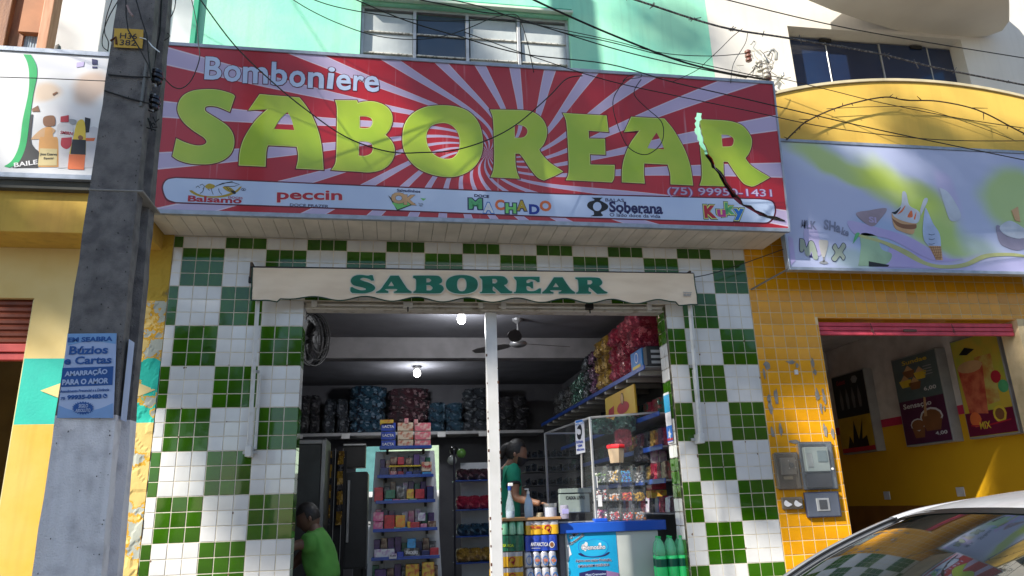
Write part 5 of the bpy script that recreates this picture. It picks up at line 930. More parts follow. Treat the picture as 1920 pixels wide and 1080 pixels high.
# left side: glass fridge, hanging snack rack, dark covered freezer
fr_ = thing('display_fridge', 'tall glass door drinks fridge behind the man in green', 'fridge', (.9, 1.9, FZ)); a = P3(556, 822, 1.9); b = P3(612, 822, 1.9); FR = M('fridge_black', (.02, .02, .023), .4)
MB().box(.36, b.x, 1.92, 2.5, FZ, a.z).build('body', FR, fr_, .01); FRMt = M('fridge_frame', (.35, .36, .37), .35, metal=.5)
box('door_frame', b.x-.04, b.x, 1.885, 1.918, FZ+.1, a.z-.02, FRMt, fr_); box('door_frame', .36, b.x-.042, 1.885, 1.918, a.z-.06, a.z-.02, FRMt, fr_); box('door_glass', .37, b.x-.045, 1.895, 1.905, FZ+.12, a.z-.065, M('fridge_glass', (.05, .06, .065), .05, coat=.5), fr_)
hr = thing('snack_rack', 'narrow rack of small golden snack packets left of the back doorway', 'rack', (1.1, 2.7, FZ)); xa = P3(607, 860, 2.7).x; xb = P3(650, 860, 2.7).x
box('back_board', xa, xb, 2.74, 2.76, FZ, P3(630, 845, 2.7).z, DARK, hr, 0); pk = MB()
for c in range(3): MB().tube([(xa+(xb-xa)*(c+.5)/3, 2.72, FZ), (xa+(xb-xa)*(c+.5)/3, 2.72, 2.3)], .004).build('rack_rod', ALU, hr)
for r_ in range(11):
    for c in range(2):
        x = xa+(xb-xa)*(c+.5)/2+random.gauss(0, .004); z = P3(630, 985-r_*12.6, 2.7).z; w_, h_ = .034, .05; MB().prism([(x-w_, 2.69, z), (x+w_, 2.69, z+.004), (x+w_*.9, 2.69, z+h_*1.6), (x-w_*.9, 2.69, z+h_*1.55)], (0, .02, 0)).build('packet', BM['gold' if (r_+c) % 3 else 'black'], hr, .006)
ff = thing('upright_freezer', 'dark upright freezer beside the back doorway', 'freezer', (1.25, 3.4, FZ)); a = P3(648, 885, 3.4); b = P3(690, 885, 3.4); MB().box(a.x, b.x, 3.4, 4.0, FZ+.5, a.z).build('body', M('freezer_grey', (.05, .052, .056), .45), ff, .02); MB().box(a.x+.03, a.x+.06, 3.37, 3.4, FZ+.8, a.z-.1).build('handle', ALU, ff, .004)
box('leg', b.x-.06, b.x-.03, 3.5, 3.53, FZ, FZ+.5, BLK, ff, 0)
ac = thing('wall_cabinet', 'dark wall cabinet hanging above the freezer beside the back doorway', 'cabinet', (1.2, 4.6, 2.0)); a = P3(642, 905, 4.6); b = P3(686, 830, 4.6); MB().box(a.x, b.x, 4.6, 4.9, a.z+.2, b.z).build('body', M('cabinet_dark', (.035, .034, .034), .5), ac, .01); MB().box(a.x, b.x, 4.58, 4.6, a.z+.5, a.z+.52).build('door_line', ALU, ac)
# snack gondola
GY = 1.6; gd = thing('snack_shelf', 'white shelf unit with blue edged shelves of chocolates, in the middle of the shop', 'shelf unit', (1.87, GY, FZ))
GW = M('gondola_white', (.66, .68, .72), .45)
def gx(px, py): return P3(px, py, GY)
tp = gx(704, 846); tq = gx(815, 846); bl = gx(686, 1100); br = gx(830, 1100)
def lerp(a, b, t): return a+(b-a)*t
bz = FZ; f = (tp.z-bz)/(tp.z-bl.z); xbl = lerp(tp.x, bl.x, f); xbr = lerp(tq.x, br.x, f)
m = MB(); m.prism([(xbl, GY+.06, bz), (xbr, GY+.06, bz), (tq.x, GY+.06, tp.z), (tp.x, GY+.06, tp.z)], (0, .03, 0)); m.build('back_panel', GW, gd, .003)
for px0, px1, py in ((712, 808, 843), (708, 811, 896), (705, 814, 943), (700, 818, 995), (697, 822, 1047), (694, 826, 1100)):
    a = gx(px0, py); b = gx(px1, py); s = box('shelf', a.x, b.x, GY-.20, GY+.06, a.z-.002, a.z+.012, BLUEF, gd, .002)
    a2 = P3(px0, py+4, GY-.2); box('front_lip', a.x, b.x, GY-.212, GY-.201, a.z-.012, a.z+.018, BLUEF, gd, .002)
    for t in (.15, .85): x = lerp(a.x, b.x, t); box('bracket', x-.012, x+.012, GY-.05, GY+.055, a.z-.05, a.z-.004, BLK, gd)
for px in (720, 800): a = gx(px, 850); b = gx(px, 1090); MB().tube([(a.x, GY+.05, a.z), (b.x, GY+.05, b.z)], .006, 4).build('upright', ALU, gd)
# goods on it: (x0,x1,ytop,ybottom,colour,label,lettering)
CB = lambda n, c, c2=None: M('pack_'+n, c, .35, c2 or tuple(k*.6 for k in c), s=22, lo=.45, hi=.6, coat=.3, det=3)
PKC = {'blue': CB('blue', (.02, .06, .42)), 'yellow': CB('yellow', (.62, .42, .04), (.45, .1, .03)), 'pink': CB('pink', (.62, .14, .18), (.65, .5, .42)), 'red': CB('red', (.48, .02, .04)), 'green': CB('green', (.02, .16, .09)), 'purple': CB('purple', (.08, .03, .16)), 'navy': CB('navy', (.015, .02, .12)), 'white': CB('white', (.55, .56, .60), (.35, .2, .4)), 'brown': CB('brown', (.10, .03, .02), (.4, .3, .2)), 'cream': CB('cream', (.62, .5, .36), (.45, .1, .05)), 'sky': CB('sky', (.04, .30, .62)), 'black': CB('black', (.02, .02, .025), (.3, .3, .3)), 'rose': CB('rose', (.56, .10, .26), (.6, .35, .4)), 'orange': CB('orange', (.7, .22, .04), (.6, .4, .05)), 'ltgreen': CB('ltgreen', (.2, .5, .28), (.5, .5, .4))}
def pack(x0, x1, yt, yb, col, label, word=None, wc=None, y=None, d=.12, name='snack_box', cat='box', wy=None, group=None):
    y = GY-.19 if y is None else y; a = P3(x0, yb, y); b = P3(x1, yb, y); t = P3((x0+x1)/2, yt, y); r_ = thing(name, label, cat, ((a.x+b.x)/2, y, a.z), group)
    o = MB().box(a.x+.002, b.x-.002, y, y+d, a.z, t.z).build('carton', PKC[col], r_, .003)
    if word:
        pl = PL((a.x, y-.001, a.z), (1, 0, 0), (0, 0, 1)); hh = yb-yt; text('lettering', word, pl, x0+(x1-x0)*.12, yb-hh*.38, x1-(x1-x0)*.12, yb-hh*.38, hh*.34, wc or PW, r_, bold=.03, off=.0015)
    return r_
for r_ in range(3):
    yb = 841-r_*16.5; lv = ('bottom', 'middle', 'top')[r_]
    pack(714, 742, yb-15, yb, 'blue', 'blue chocolate box, %s of the stack on top left of the snack shelf' % lv, 'LACTA'); pack(745, 775, yb-15.5, yb, 'cream', 'gold and cream chocolate box, %s of the middle stack on the snack shelf' % lv); pack(777, 808, yb-15, yb, 'pink', 'pink and white box, %s of the right stack on top of the snack shelf' % lv)
pack(712, 738, 787, 797, 'yellow', 'yellow box lying on the blue chocolate boxes'); pack(758, 766, 784, 796, 'pink', 'pink can standing on the gold boxes'); pack(776, 784, 786, 797, 'pink', 'pink can standing on the pink boxes')
for k, (a, b, yt, yb, c, lab) in enumerate(((711, 729, 877, 893, 'navy', 'dark blue snack packets at the left of the second shelf'), (731, 744, 857, 871, 'brown', 'brown chocolate bars above the yellow strip'), (745, 758, 857, 871, 'red', 'dark red chocolate bars above the yellow strip'), (760, 772, 859, 872, 'brown', 'second brown chocolate bars above the yellow strip'), (775, 787, 851, 872, 'purple', 'purple upright pack beside the cream card'), (731, 744, 884, 893, 'pink', 'small pink box on the second shelf'), (745, 757, 884, 893, 'red', 'small red box on the second shelf'), (761, 773, 884, 893, 'blue', 'small blue box on the second shelf'), (774, 788, 882, 893, 'navy', 'small navy box on the second shelf'), (790, 810, 866, 884, 'cream', 'cream card box with dark red script'), (791, 809, 885, 893, 'sky', 'light blue box under the cream card box'),
    (701, 718, 914, 941, 'red', 'tall dark red box at the left end of the third shelf'), (722, 741, 919, 935, 'green', 'dark green box on the third shelf'), (743, 759, 914, 935, 'black', 'black and green box on the third shelf'), (762, 776, 917, 935, 'yellow', 'stack of yellow bars on the third shelf'), (778, 796, 917, 935, 'red', 'red carton on the third shelf'), (800, 814, 912, 941, 'navy', 'navy biscuit stack at the right end of the third shelf'), (720, 735, 936, 942, 'sky', 'flat blue gum box on the third shelf'), (736, 750, 936, 942, 'rose', 'flat pink gum box on the third shelf'), (751, 766, 936, 942, 'white', 'flat white gum box on the third shelf'), (767, 782, 935, 942, 'ltgreen', 'flat green gum box on the third shelf'), (783, 797, 936, 942, 'rose', 'second flat pink gum box on the third shelf'),
    (699, 719, 960, 978, 'rose', 'pink box on top at the left of the fourth shelf'), (699, 718, 979, 993, 'rose', 'lower pink box at the left of the fourth shelf'), (720, 740, 966, 993, 'red', 'red heart box on the fourth shelf'), (741, 760, 966, 990, 'orange', 'orange and black chequered box on the fourth shelf'), (763, 770, 978, 992, 'yellow', 'thin yellow box on the fourth shelf'), (769, 787, 979, 993, 'red', 'low red box on the fourth shelf'), (783, 798, 961, 977, 'white', 'white pack standing on the fourth shelf'), (788, 801, 982, 993, 'rose', 'small pink box right on the fourth shelf'), (802, 818, 977, 993, 'brown', 'dark gum rolls at the right end of the fourth shelf'), (738, 752, 988, 994, 'ltgreen', 'flat green box on the fourth shelf'), (753, 766, 988, 994, 'sky', 'flat blue box on the fourth shelf'),
    (701, 740, 1030, 1046, 'white', 'white box with lilac print at the left of the fifth shelf'), (744, 757, 1035, 1046, 'blue', 'blue packets on the fifth shelf'), (763, 780, 1010, 1028, 'sky', 'light blue box standing on the chocolate bar box'), (790, 806, 1032, 1046, 'navy', 'dark blue packets on the fifth shelf'), (806, 823, 1027, 1045, 'red', 'red and silver pack at the right end of the fifth shelf'),
    (702, 724, 1068, 1096, 'purple', 'purple boxes on the lowest shelf'), (760, 786, 1058, 1096, 'yellow', 'tall yellow display box on the lowest shelf'), (791, 815, 1054, 1096, 'yellow', 'taller yellow display box right on the lowest shelf'))):
    pack(a, b, yt, yb, c, lab, 'Pavê' if lab.startswith('cream card') else None, PR)
pack(757, 787, 1028, 1046, 'black', 'black box of chocolate bars with white lettering on the fifth shelf', 'SNICKERS', PW)
SHN = ('second', 'third', 'fourth', 'fifth', 'lowest')
for k, (pxa, pxb_, py) in enumerate(((712, 808, 893), (708, 811, 941), (703, 815, 993), (700, 819, 1046), (697, 822, 1097))):
    x = pxa
    for q in range(9):
        w_ = (pxb_-pxa)/9; hh = random.uniform(24, 37); c_ = random.choice(('brown', 'navy', 'red', 'purple', 'white', 'cream', 'green', 'black', 'rose', 'orange')); pack(x, x+w_-.6, py-hh-3, py-2, c_, '%s carton, %s from the left in the back row of the %s shelf' % ({'cream': 'cream', 'rose': 'pink'}.get(c_, c_), ORD[q], SHN[k]), None, None, GY-.055, .10, 'snack_box', 'box', None, 'cartons in the back rows of the white shelf unit'); x += w_
a = P3(729, 875, GY-.2); b = P3(789, 873, GY-.2); box('price_strip', a.x, b.x, GY-.215, GY-.205, a.z-.006, a.z+.008, M('strip_yellow', (.62, .45, .03), .4), gd)
q = P3(736, 1047, GY-.225); r_ = pack(729, 744, 1038, 1048, 'white', 'small white price card clipped to the fifth shelf', '0,50', PK, GY-.225, .004, 'price_card', 'price card')
# second rack, dark, right of the gondola
r2 = thing('snack_rack', 'dark shelf rack of snack bags between the white shelf unit and the door post', 'rack', (2.4, 2.4, FZ)); RY = 2.4
a = P3(848, 845, RY); b = P3(930, 1060, RY)
for x in (a.x+.02, b.x): MB().tube([(x, RY, FZ), (x, RY, a.z)], .012, 4).build('upright', M('rack_metal', (.05, .05, .07), .4, metal=.4), r2)
box('back_board', a.x+.12, b.x, RY+.3, RY+.32, FZ, a.z-.12, GW, r2, 0)
for k, py in enumerate((900, 955, 1005, 1055)):
    z = P3(880, py, RY).z; box('shelf', a.x+.02, b.x, RY, RY+.3, z-.012, z, BLUEF, r2, .002)
    for c in range(3): bag((lerp(a.x+.12, b.x-.08, c/2), RY+.12, z), (.15, .14, round(.13+.02*(k % 2), 2)), ('maroon', 'red', 'blue', 'gold')[k], '%s snack bag, %s on its shelf of the dark rack behind the door post' % (('maroon', 'red', 'blue', 'golden')[k], ('leftmost', 'middle', 'rightmost')[c]), ('maroon', 'red', 'blue', 'golden')[k]+' bags on the dark rack')
bl_ = lambda px, py, y, r_, mt, lab: MB().lathe(P3(px, py, y), [(r_*math.sin(a*math.pi/10)+.001, -r_*math.cos(a*math.pi/10)) for a in range(11)], 16).build('balloon', mt, None, smooth=True, label=lab, cat='balloon')
bl_(865, 850, 2.6, .055, M('balloon_green', (.12, .28, .06), .25), 'green balloon above the dark rack'); bl_(848, 863, 2.6, .055, M('balloon_white', (.35, .38, .36), .25), 'pale balloon at the left of the dark rack'); bl_(851, 845, 2.7, .05, M('balloon_black', (.02, .02, .02), .2), 'black balloon above the pale balloon')
# ---- counters at the front
pk_ = thing('drinks_counter', 'counter with a wooden top over stacked beer packs', 'counter', (2.85, .35, FZ)); CY = .24; a = P3(935, 975, CY); b = P3(1052, 975, CY)
MB().box(2.58, b.x, CY-.02, .75, a.z-.012, a.z+.010).build('wooden_top', M('counter_wood', (.38, .21, .09), .4, (.28, .15, .06), s=5, stretch=(.6, 6, 6)), pk_, .004); box('back_panel', 2.58, b.x-.03, .62, .66, FZ, a.z-.015, DARK, pk_, 0)
CT = a.z-.012
def can_pack(px0, px1, pyt, pyb, body, label, deco, n=4):
    a = P3(px0, pyb, CY); b = P3(px1, pyb, CY); h_ = P3(px0, pyt, CY).z-a.z; r_ = thing('beer_pack', label, 'beer pack', ((a.x+b.x)/2, CY+.07, a.z)); w_ = (b.x-a.x)/n; rad = w_/2*.99
    for c in range(n):
        for d in range(2): MB().lathe((a.x+w_*(c+.5), CY+rad+d*rad*2, a.z), [(rad*.75, 0), (rad*.96, h_*.06), (rad, h_*.12), (rad, h_*.86), (rad*.94, h_*.92), (rad*.8, h_*.99), (rad*.74, h_)], 14).build('can', body, r_, smooth=True)
    deco(r_, PL((a.x, CY-.0015, a.z), (1, 0, 0), (0, 0, 1)), (px0, px1, pyt, pyb)); return r_
def film(r_, B, mat, y0=0, y1=1, x0=0, x1=1):
    px0, px1, pyt, pyb = B; a = P3(px0+(px1-px0)*x0, pyb, CY); b = P3(px0+(px1-px0)*x1, pyb, CY); z0 = lerp(a.z, P3(px0, pyt, CY).z, y0); z1 = lerp(a.z, P3(px0, pyt, CY).z, y1); vs = []; n = 32
    for i in range(n+1):
        t = i/n; x = lerp(a.x, b.x, t); tt = (x0+(x1-x0)*t)*4; yy = CY-.001-.0 + .010*(1-abs(math.sin(tt*math.pi)))**1.5
        vs += [(x, yy, z0), (x, yy, z1)]
    MB().mesh(vs, [(2*i, 2*i+2, 2*i+3, 2*i+1) for i in range(n)]).build('shrink_film', mat, r_, smooth=True)
GLD = M('pack_gold', (.72, .40, .02), .25, coat=.5); SIL = M('can_silver', (.50, .50, .55), .3, metal=.3, coat=.3); GCAN = M('can_green', (.10, .42, .24), .3, (.35, .60, .45), s=16, metal=.3, coat=.4); BPK = M('pack_blue', (.01, .10, .48), .25, coat=.5); GPK = M('pack_green', (.01, .18, .06), .25, coat=.5)
def d_skol(r_, pl, B, w=True):
    film(r_, B, SIL, .72, 1); film(r_, B, GLD, .05, .72); px0, px1, pyt, pyb = B; h_ = pyb-pyt; wpx = px1-px0
    cx = px0+wpx*.66; cy = pyt+h_*.5; pen('arrow_mark', [(cx-6+0, cy+1), (cx-5, cy-4), (cx, cy-7), (cx+4.5, cy-4), (cx+4, cy+1), (cx, cy+5)], (0, 0, 1), 2.2, PR, pl, r_, .003); shape('arrow_tip', pl, [[(cx-3, cy+2), (cx+3.5, cy+8.5), (cx+4, cy)]], PR, r_, .003)
    if w: text('lettering', 'PILSEN', pl, px0+wpx*.13, pyt+h_*.5, px0+wpx*.46, pyt+h_*.5, 4.2, PR, r_, bold=.03, off=.003); text('lettering', 'SUA', pl, px0+wpx*.15, pyt+h_*.29, px0+wpx*.32, pyt+h_*.29, 3.6, PBR, r_, bold=.02, off=.003)
def d_green(r_, pl, B): film(r_, B, GPK); px0, px1, pyt, pyb = B; text('lettering', 'COISA BOA', pl, px0+(px1-px0)*.2, pyb-9.5, px0+(px1-px0)*.68, pyb-9.5, 5.5, M('lime_print', (.45, .62, .03), .4), r_, bold=.05, off=.003)
def d_blue(r_, pl, B): film(r_, B, BPK); px0, px1, pyt, pyb = B; text('lettering', 'ANTARCTICA', pl, px0+(px1-px0)*.15, pyb-10, px0+(px1-px0)*.70, pyb-10, 7, PW, r_, bold=.02, off=.003); shape('round_mark', pl, [ell(px0+(px1-px0)*.81, pyb-13, 5, 6, 16)], PW, r_, .003); shape('round_mark_centre', pl, [ell(px0+(px1-px0)*.81, pyb-13, 3.7, 4.7, 16)], PBR, r_, .004); shape('rule_line', pl, [[(px0+(px1-px0)*.16, pyb-6.5), (px0+(px1-px0)*.45, pyb-6.5), (px0+(px1-px0)*.45, pyb-5.8), (px0+(px1-px0)*.16, pyb-5.8)]], PW, r_, .003)
def d_can(r_, pl, B):
    px0, px1, pyt, pyb = B; w_ = (px1-px0)/4; h_ = pyb-pyt
    for k, s in enumerate(('', 'GIN', 'TINE', 'G')):
        cx = px0+w_*(k+.55); shape('ring_mark', pl, [ell(cx, pyt+h_*.52, w_*.36, h_*.30, 20), ell(cx, pyt+h_*.52, w_*.30, h_*.25, 20)], PBL, r_, .001)
        if s: text('lettering', s, pl, cx-w_*.28, pyt+h_*.60, cx+w_*.28, pyt+h_*.60, 5, PO, r_, bold=.03, off=.002)
def d_none(r_, pl, B): pass
can_pack(925, 984, 979, 1005, GCAN, 'pack of pale green cans, top left under the wooden counter top', d_none)
can_pack(987, 1048, 978, 1004, GLD, 'gold and white beer pack, top right under the wooden counter top', lambda r_, pl, B: d_skol(r_, pl, B)); can_pack(921, 983, 1006, 1035, GPK, 'dark green beer pack with lime lettering, second row', d_green)
can_pack(986, 1046, 1005, 1034, BPK, 'bright blue beer pack with white lettering, second row', d_blue); can_pack(921, 981, 1037, 1066, GLD, 'gold and white beer pack, third row at the left', lambda r_, pl, B: d_skol(r_, pl, B, False)); can_pack(984, 1045, 1035, 1065, SIL, 'pack of white cans with blue rings, third row', d_can)
can_pack(921, 982, 1067, 1096, GLD, 'gold and white beer pack, fourth row at the left', lambda r_, pl, B: d_skol(r_, pl, B, False)); can_pack(987, 1048, 1066, 1096, SIL, 'pack of white cans with blue rings, fourth row', d_can)
# things on the wooden top
def lz(px, py, y, prof, n=16): p = P3(px, py, y); return MB().lathe((p.x, p.y, CT+.022), prof, n)
CTT = CT+.022
b1 = thing('spray_bottle', 'clear glass spray bottle with a blue trigger head on the wooden counter', 'bottle', (P3(957, 972, .32).x, .32, CTT)); x = P3(957, 972, .32).x
BG = M('bottle_glass', (.62, .72, .82), .05, alpha=.35, spec=.9); LIQ = M('pale_liquid', (.55, .68, .82), .1, alpha=.7)
MB().lathe((x, .32, CTT), [(.036, 0), (.038, .02), (.038, .08), (.03, .13), (.014, .19), (.012, .225)], 16).build('glass', BG, b1, smooth=True); MB().lathe((x, .32, CTT+.003), [(.034, 0), (.035, .05), (.034, .055)], 16).build('liquid', LIQ, b1); MB().lathe((x, .32, CTT+.225), [(.016, 0), (.016, .03), (.008, .035)], 12).build('collar', BLUEF, b1); MB().box(x-.012, x+.03, .308, .332, CTT+.258, CTT+.285).build('spray_head', WPLA, b1, .005)
x = P3(992, 972, .32).x; b2 = thing('gel_bottle', 'tall translucent gel bottle with a white pump, right of the spray bottle', 'bottle', (x, .32, CTT)); MB().lathe((x, .32, CTT), [(.036, 0), (.038, .01), (.037, .10), (.030, .14), (.014, .17), (.012, .19)], 16).build('body', M('gel', (.42, .56, .72), .15, alpha=.9), b2, smooth=True); MB().lathe((x, .32, CTT+.19), [(.013, 0), (.013, .02), (.005, .022), (.005, .04)], 10).build('pump', WPLA, b2); MB().box(x-.03, x+.008, .313, .327, CTT+.225, CTT+.235).build('nozzle', WPLA, b2, .003)
x = P3(1033, 972, .34).x; b3 = thing('plastic_tub', 'clear plastic tub half full of pale powder', 'tub', (x, .36, CTT)); MB().lathe((x, .36, CTT), [(.054, 0), (.056, .075)], 20).build('contents', M('powder', (.45, .48, .58), .6), b3); MB().lathe((x, .36, CTT+.0752), [(.057, 0), (.060, .03), (.062, .034)], 20).build('rim', GLASS, b3)
x = P3(1059, 975, .3).x; b4 = thing('candy_jar', 'small clear jar with a lilac label at the right end of the wooden counter', 'jar', (x, .3, CTT)); MB().lathe((x, .3, CTT-.02), [(.036, 0), (.037, .10), (.03, .11)], 16).build('jar', M('jar_violet', (.38, .36, .48), .1, alpha=.6), b4); MB().box(x-.028, x+.028, .262, .264, CTT+.02, CTT+.06).build('label', M('lilac_label', (.35, .33, .62), .5), b4)
MB().lathe((P3(1012, 972, .5).x, .5, CTT), [(.03, 0), (.03, .03), (.02, .034)], 14).build('tape_roll', M('tape', (.4, .35, .25), .3), None, label='small roll of tape on the wooden counter', cat='tape')
# blue topped counter with a poster
CY2 = .30; a = P3(1050, 1000, CY2); b = P3(1250, 992, CY2); zt = P3(1150, 978, CY2).z; zbm = P3(1150, 997, CY2).z
fc = thing('freezer_counter', 'white counter with a thick bright blue top and a cremosino poster on its front', 'counter', ((a.x+b.x)/2, CY2, FZ)); BTOP = M('blue_counter_top', (.015, .10, .52), .35, (.012, .08, .45), s=3, coat=.3)
MB().box(a.x, b.x, CY2, 1.0, zbm, zt).build('counter_top', BTOP, fc, .006); xw = P3(1236, 1020, CY2+.03).x; MB().box(a.x+.05, xw, CY2+.03, .95, FZ, zbm-.001).build('body', M('counter_white', (.55, .58, .55), .35, (.50, .53, .50), s=2), fc, .008); box('grey_side', a.x+.0, a.x+.048, CY2+.05, .95, FZ, zbm-.001, M('grey_panel', (.16, .16, .18), .5), fc)
CP = PL((a.x, CY2+.028, 1.2), (1, 0, 0), (0, 0, 1)); F11 = (1040, 980, 9.6)
def pc(nm, s, mt, off): shape(nm, CP, [s], mt, fc, off, fr=F11)
CYAN = M('poster_cyan', (.01, .30, .56), .35, (.01, .36, .62), s=2, coat=.3)
pc('poster_sheet', "215,170* 1100,150* 1125,500 1160,960* 1165,1300* 260,1300* 245,700 225,400", CYAN, .001); pc('torn_corner', "210,240* 305,575* 270,600 245,690*", PW, .0022)
pc('cloud_outline', "420,440 440,350 520,320 600,320 700,290 850,310 940,360 965,440 930,530 850,590 700,612 560,600 460,540", PBL, .002); pc('cloud', "430,440 450,358 525,328 600,328 700,298 845,318 930,366 955,440 922,524 846,582 700,604 564,592 468,534", M('cloud_blue', (.02, .36, .62), .35), .003); pc('shadow_print', "420,560 480,550 560,600 700,612 860,590 960,530 985,545 900,600 700,625 500,605", PN, .0025)
pc('splash', "480,470 490,400 530,380 555,345 590,370 585,430 560,510 530,500", PW, .004); pc('splash', "785,400 800,365 830,365 835,400 815,415", PW, .004)
fx = lambda x, y: (F11[0]+x/F11[2], F11[1]+y/F11[2])
def tc_(b, x0, y0, x1, y1, h, mt, bo=.03, edge=None): A_ = fx(x0, y0); B_ = fx(x1, y1); wd(b, *A_, *B_, h/9.6, mt, bo, .005, edge=edge, ge=.05, pl=CP, par=fc)
tc_('Cremosino', 480, 492, 910, 472, 88, PW, .012, PN); tc_('Agora com maior Proteção,', 375, 720, 1020, 700, 60, PN, .015, PW); tc_('EMBALAGEM HIGIÊNICA', 425, 805, 985, 775, 52, PN, .015, PW)
tc_('O Mais', 285, 300, 430, 200, 80, PK, .02, PW); tc_('Cremoso!!!', 285, 410, 530, 230, 60, PK, .02, PW)
pc('packet_print', "440,905* 700,845* 930,860* 1160,920* 1165,1200* 440,1200*", PN, .003); pc('packet_print', "930,860* 1150,905* 1160,1100* 940,1100*", M('print_mauve', (.28, .16, .34), .4), .004); tc_('Maxi Cremosino', 560, 960, 920, 935, 40, PB, .01)
MB().box(a.x+.02, a.x+.48, CY2+.10, CY2+.30, zt+.001, zt+.008).build('steel_tray', ALU, None, .002, label='flat steel tray on the left of the blue counter top', cat='tray')
MB().box(P3(1113, 975, .4).x, P3(1137, 975, .4).x, .36, .44, zt, zt+.028).build('blue_block', BTOP, None, .004, label='small blue dish at the foot of the acrylic candy bins', cat='dish')
# acrylic candy bins, three rows of four
AC = M('acrylic', (.70, .74, .76), .05, alpha=.05, spec=.9); BY = .46; cols = [[('white', 'ltgreen'), ('white', 'yellow'), ('sky', 'blue'), ('white', 'black')], [('white', 'red'), ('white', 'orange'), ('red', 'orange'), ('yellow', 'yellow')], [('rose', 'white'), ('red', 'white'), ('red', 'white'), ('white', 'orange')]]
FLAT = {k: M('sweet_'+k, c, .3, coat=.4) for k, c in (('white', (.55, .55, .55)), ('ltgreen', (.22, .36, .12)), ('yellow', (.66, .40, .05)), ('sky', (.03, .32, .62)), ('blue', (.02, .1, .5)), ('black', (.06, .06, .07)), ('red', (.55, .04, .05)), ('orange', (.70, .22, .03)), ('rose', (.62, .14, .30)))}
stand = thing('bin_stand', 'black joint frame of the acrylic candy bins on the blue counter', 'stand', (P3(1165, 975, BY).x, BY, zt))
rows_ = ((921, 976, ), (1012, ), ())
yb_ = (977, 936, 905, 872)
names = ('top', 'middle', 'bottom'); cn = ('first', 'second', 'third', 'fourth'); cd = {'white': 'white', 'ltgreen': 'pale green', 'yellow': 'yellow', 'sky': 'bright blue', 'black': 'dark', 'red': 'red', 'orange': 'orange', 'rose': 'pink', 'blue': 'blue'}
for r_ in range(3):
    py1 = (905, 940, 976)[r_]; py0 = (873, 909, 944)[r_]; x0s = (1116, 1118, 1119)[r_]
    for c in range(4):
        xa = x0s+c*24; A = P3(xa, py1, BY); B_ = P3(xa+23, py1, BY); zt_ = P3(xa, py0, BY).z; ca, cb = cols[r_][c]
        root = thing('candy_bin', 'clear bin of %s and %s sweets, %s from the left in the %s row' % (cd[ca], cd[cb] if ca != cb else 'golden', cn[c], names[r_]), 'candy bin', ((A.x+B_.x)/2, BY, A.z))
        m = MB(); t_h = .0025; x0, x1 = A.x+.002, B_.x-.002; m.box(x0, x0+t_h, BY, BY+.12, A.z, zt_); m.box(x1-t_h, x1, BY, BY+.12, A.z, zt_); m.box(x0+t_h, x1-t_h, BY, BY+.12, A.z, A.z+t_h); m.box(x0+t_h, x1-t_h, BY+.118, BY+.12, A.z+t_h, zt_); m.box(x0+t_h, x1-t_h, BY, BY+t_h, A.z+t_h, lerp(A.z, zt_, .72)); m.build('acrylic_box', AC, root)
        fill = random.uniform(.42, .68); cm = MB()
        for q in range(70):
            s = random.uniform(.006, .010); cx = random.uniform(x0+.010, x1-.010); cyy = random.uniform(BY+.008, BY+.05); czz = random.uniform(A.z+.006, lerp(A.z, zt_, fill)); mi = random.random() < .4
            d = Vector((random.gauss(0, 1), random.gauss(0, .4), random.gauss(0, 1))).normalized(); e_ = d.orthogonal().normalized(); f_ = d.cross(e_); c0 = Vector((cx, cyy, czz)); vs = [c0+d*s*1.5, c0-d*s*1.5, c0+e_*s, c0-e_*s, c0+f_*s, c0-f_*s]
            cm.mesh(vs, [(0, 2, 4), (0, 4, 3), (0, 3, 5), (0, 5, 2), (1, 4, 2), (1, 3, 4), (1, 5, 3), (1, 2, 5)], 1 if mi else 0)
        cm.build('sweets', [FLAT[ca], FLAT[cb]], root, kind='stuff')
m = MB()
for py in (873, 907, 942, 977):
    for c in range(5): p = P3(1116+c*24, py, BY-.01); m.box(p.x-.012, p.x+.012, BY-.012, BY+.0, p.z-.012, p.z+.012)
m.build('joint', BLK, stand, .003)
for px, t_, b_y in ((1112, 893, 915), (1118, 928, 950)): MB().box(P3(px, 900, BY-.03).x, P3(px+8, 900, BY-.03).x, BY-.034, BY-.03, P3(px, b_y, BY-.03).z, P3(px, t_, BY-.03).z).build('price_tag', WPLA, stand)
# jar with a red lid
p = P3(1157, 868, BY+.03); jr = thing('sweets_jar', 'clear tapered tub with a bright red lid standing on the candy bins', 'jar', p); TUB = M('tub_plastic', (.55, .42, .28), .2, alpha=.75)
MB().lathe(p, [(.062, 0), (.066, .03), (.078, .12), (.080, .125)], 8).build('tub', TUB, jr); MB().lathe(p+Vector((0, 0, .127)), [(.084, 0), (.088, .012), (.086, .03), (.070, .036)], 8).build('lid', M('red_lid', (.65, .02, .03), .35, coat=.3), jr)
cm = MB()
for q in range(60): a_ = random.uniform(0, 6.28); rr = random.uniform(0, .05); c0 = p+Vector((rr*math.cos(a_), rr*math.sin(a_)-.008, random.uniform(.008, .045))); cm.lathe(c0, [(.003, -.007), (.008, 0), (.003, .007)], 5, mi=q % 3)
cm.build('sweets', [FLAT['red'], FLAT['yellow'], FLAT['ltgreen']], jr, kind='stuff')
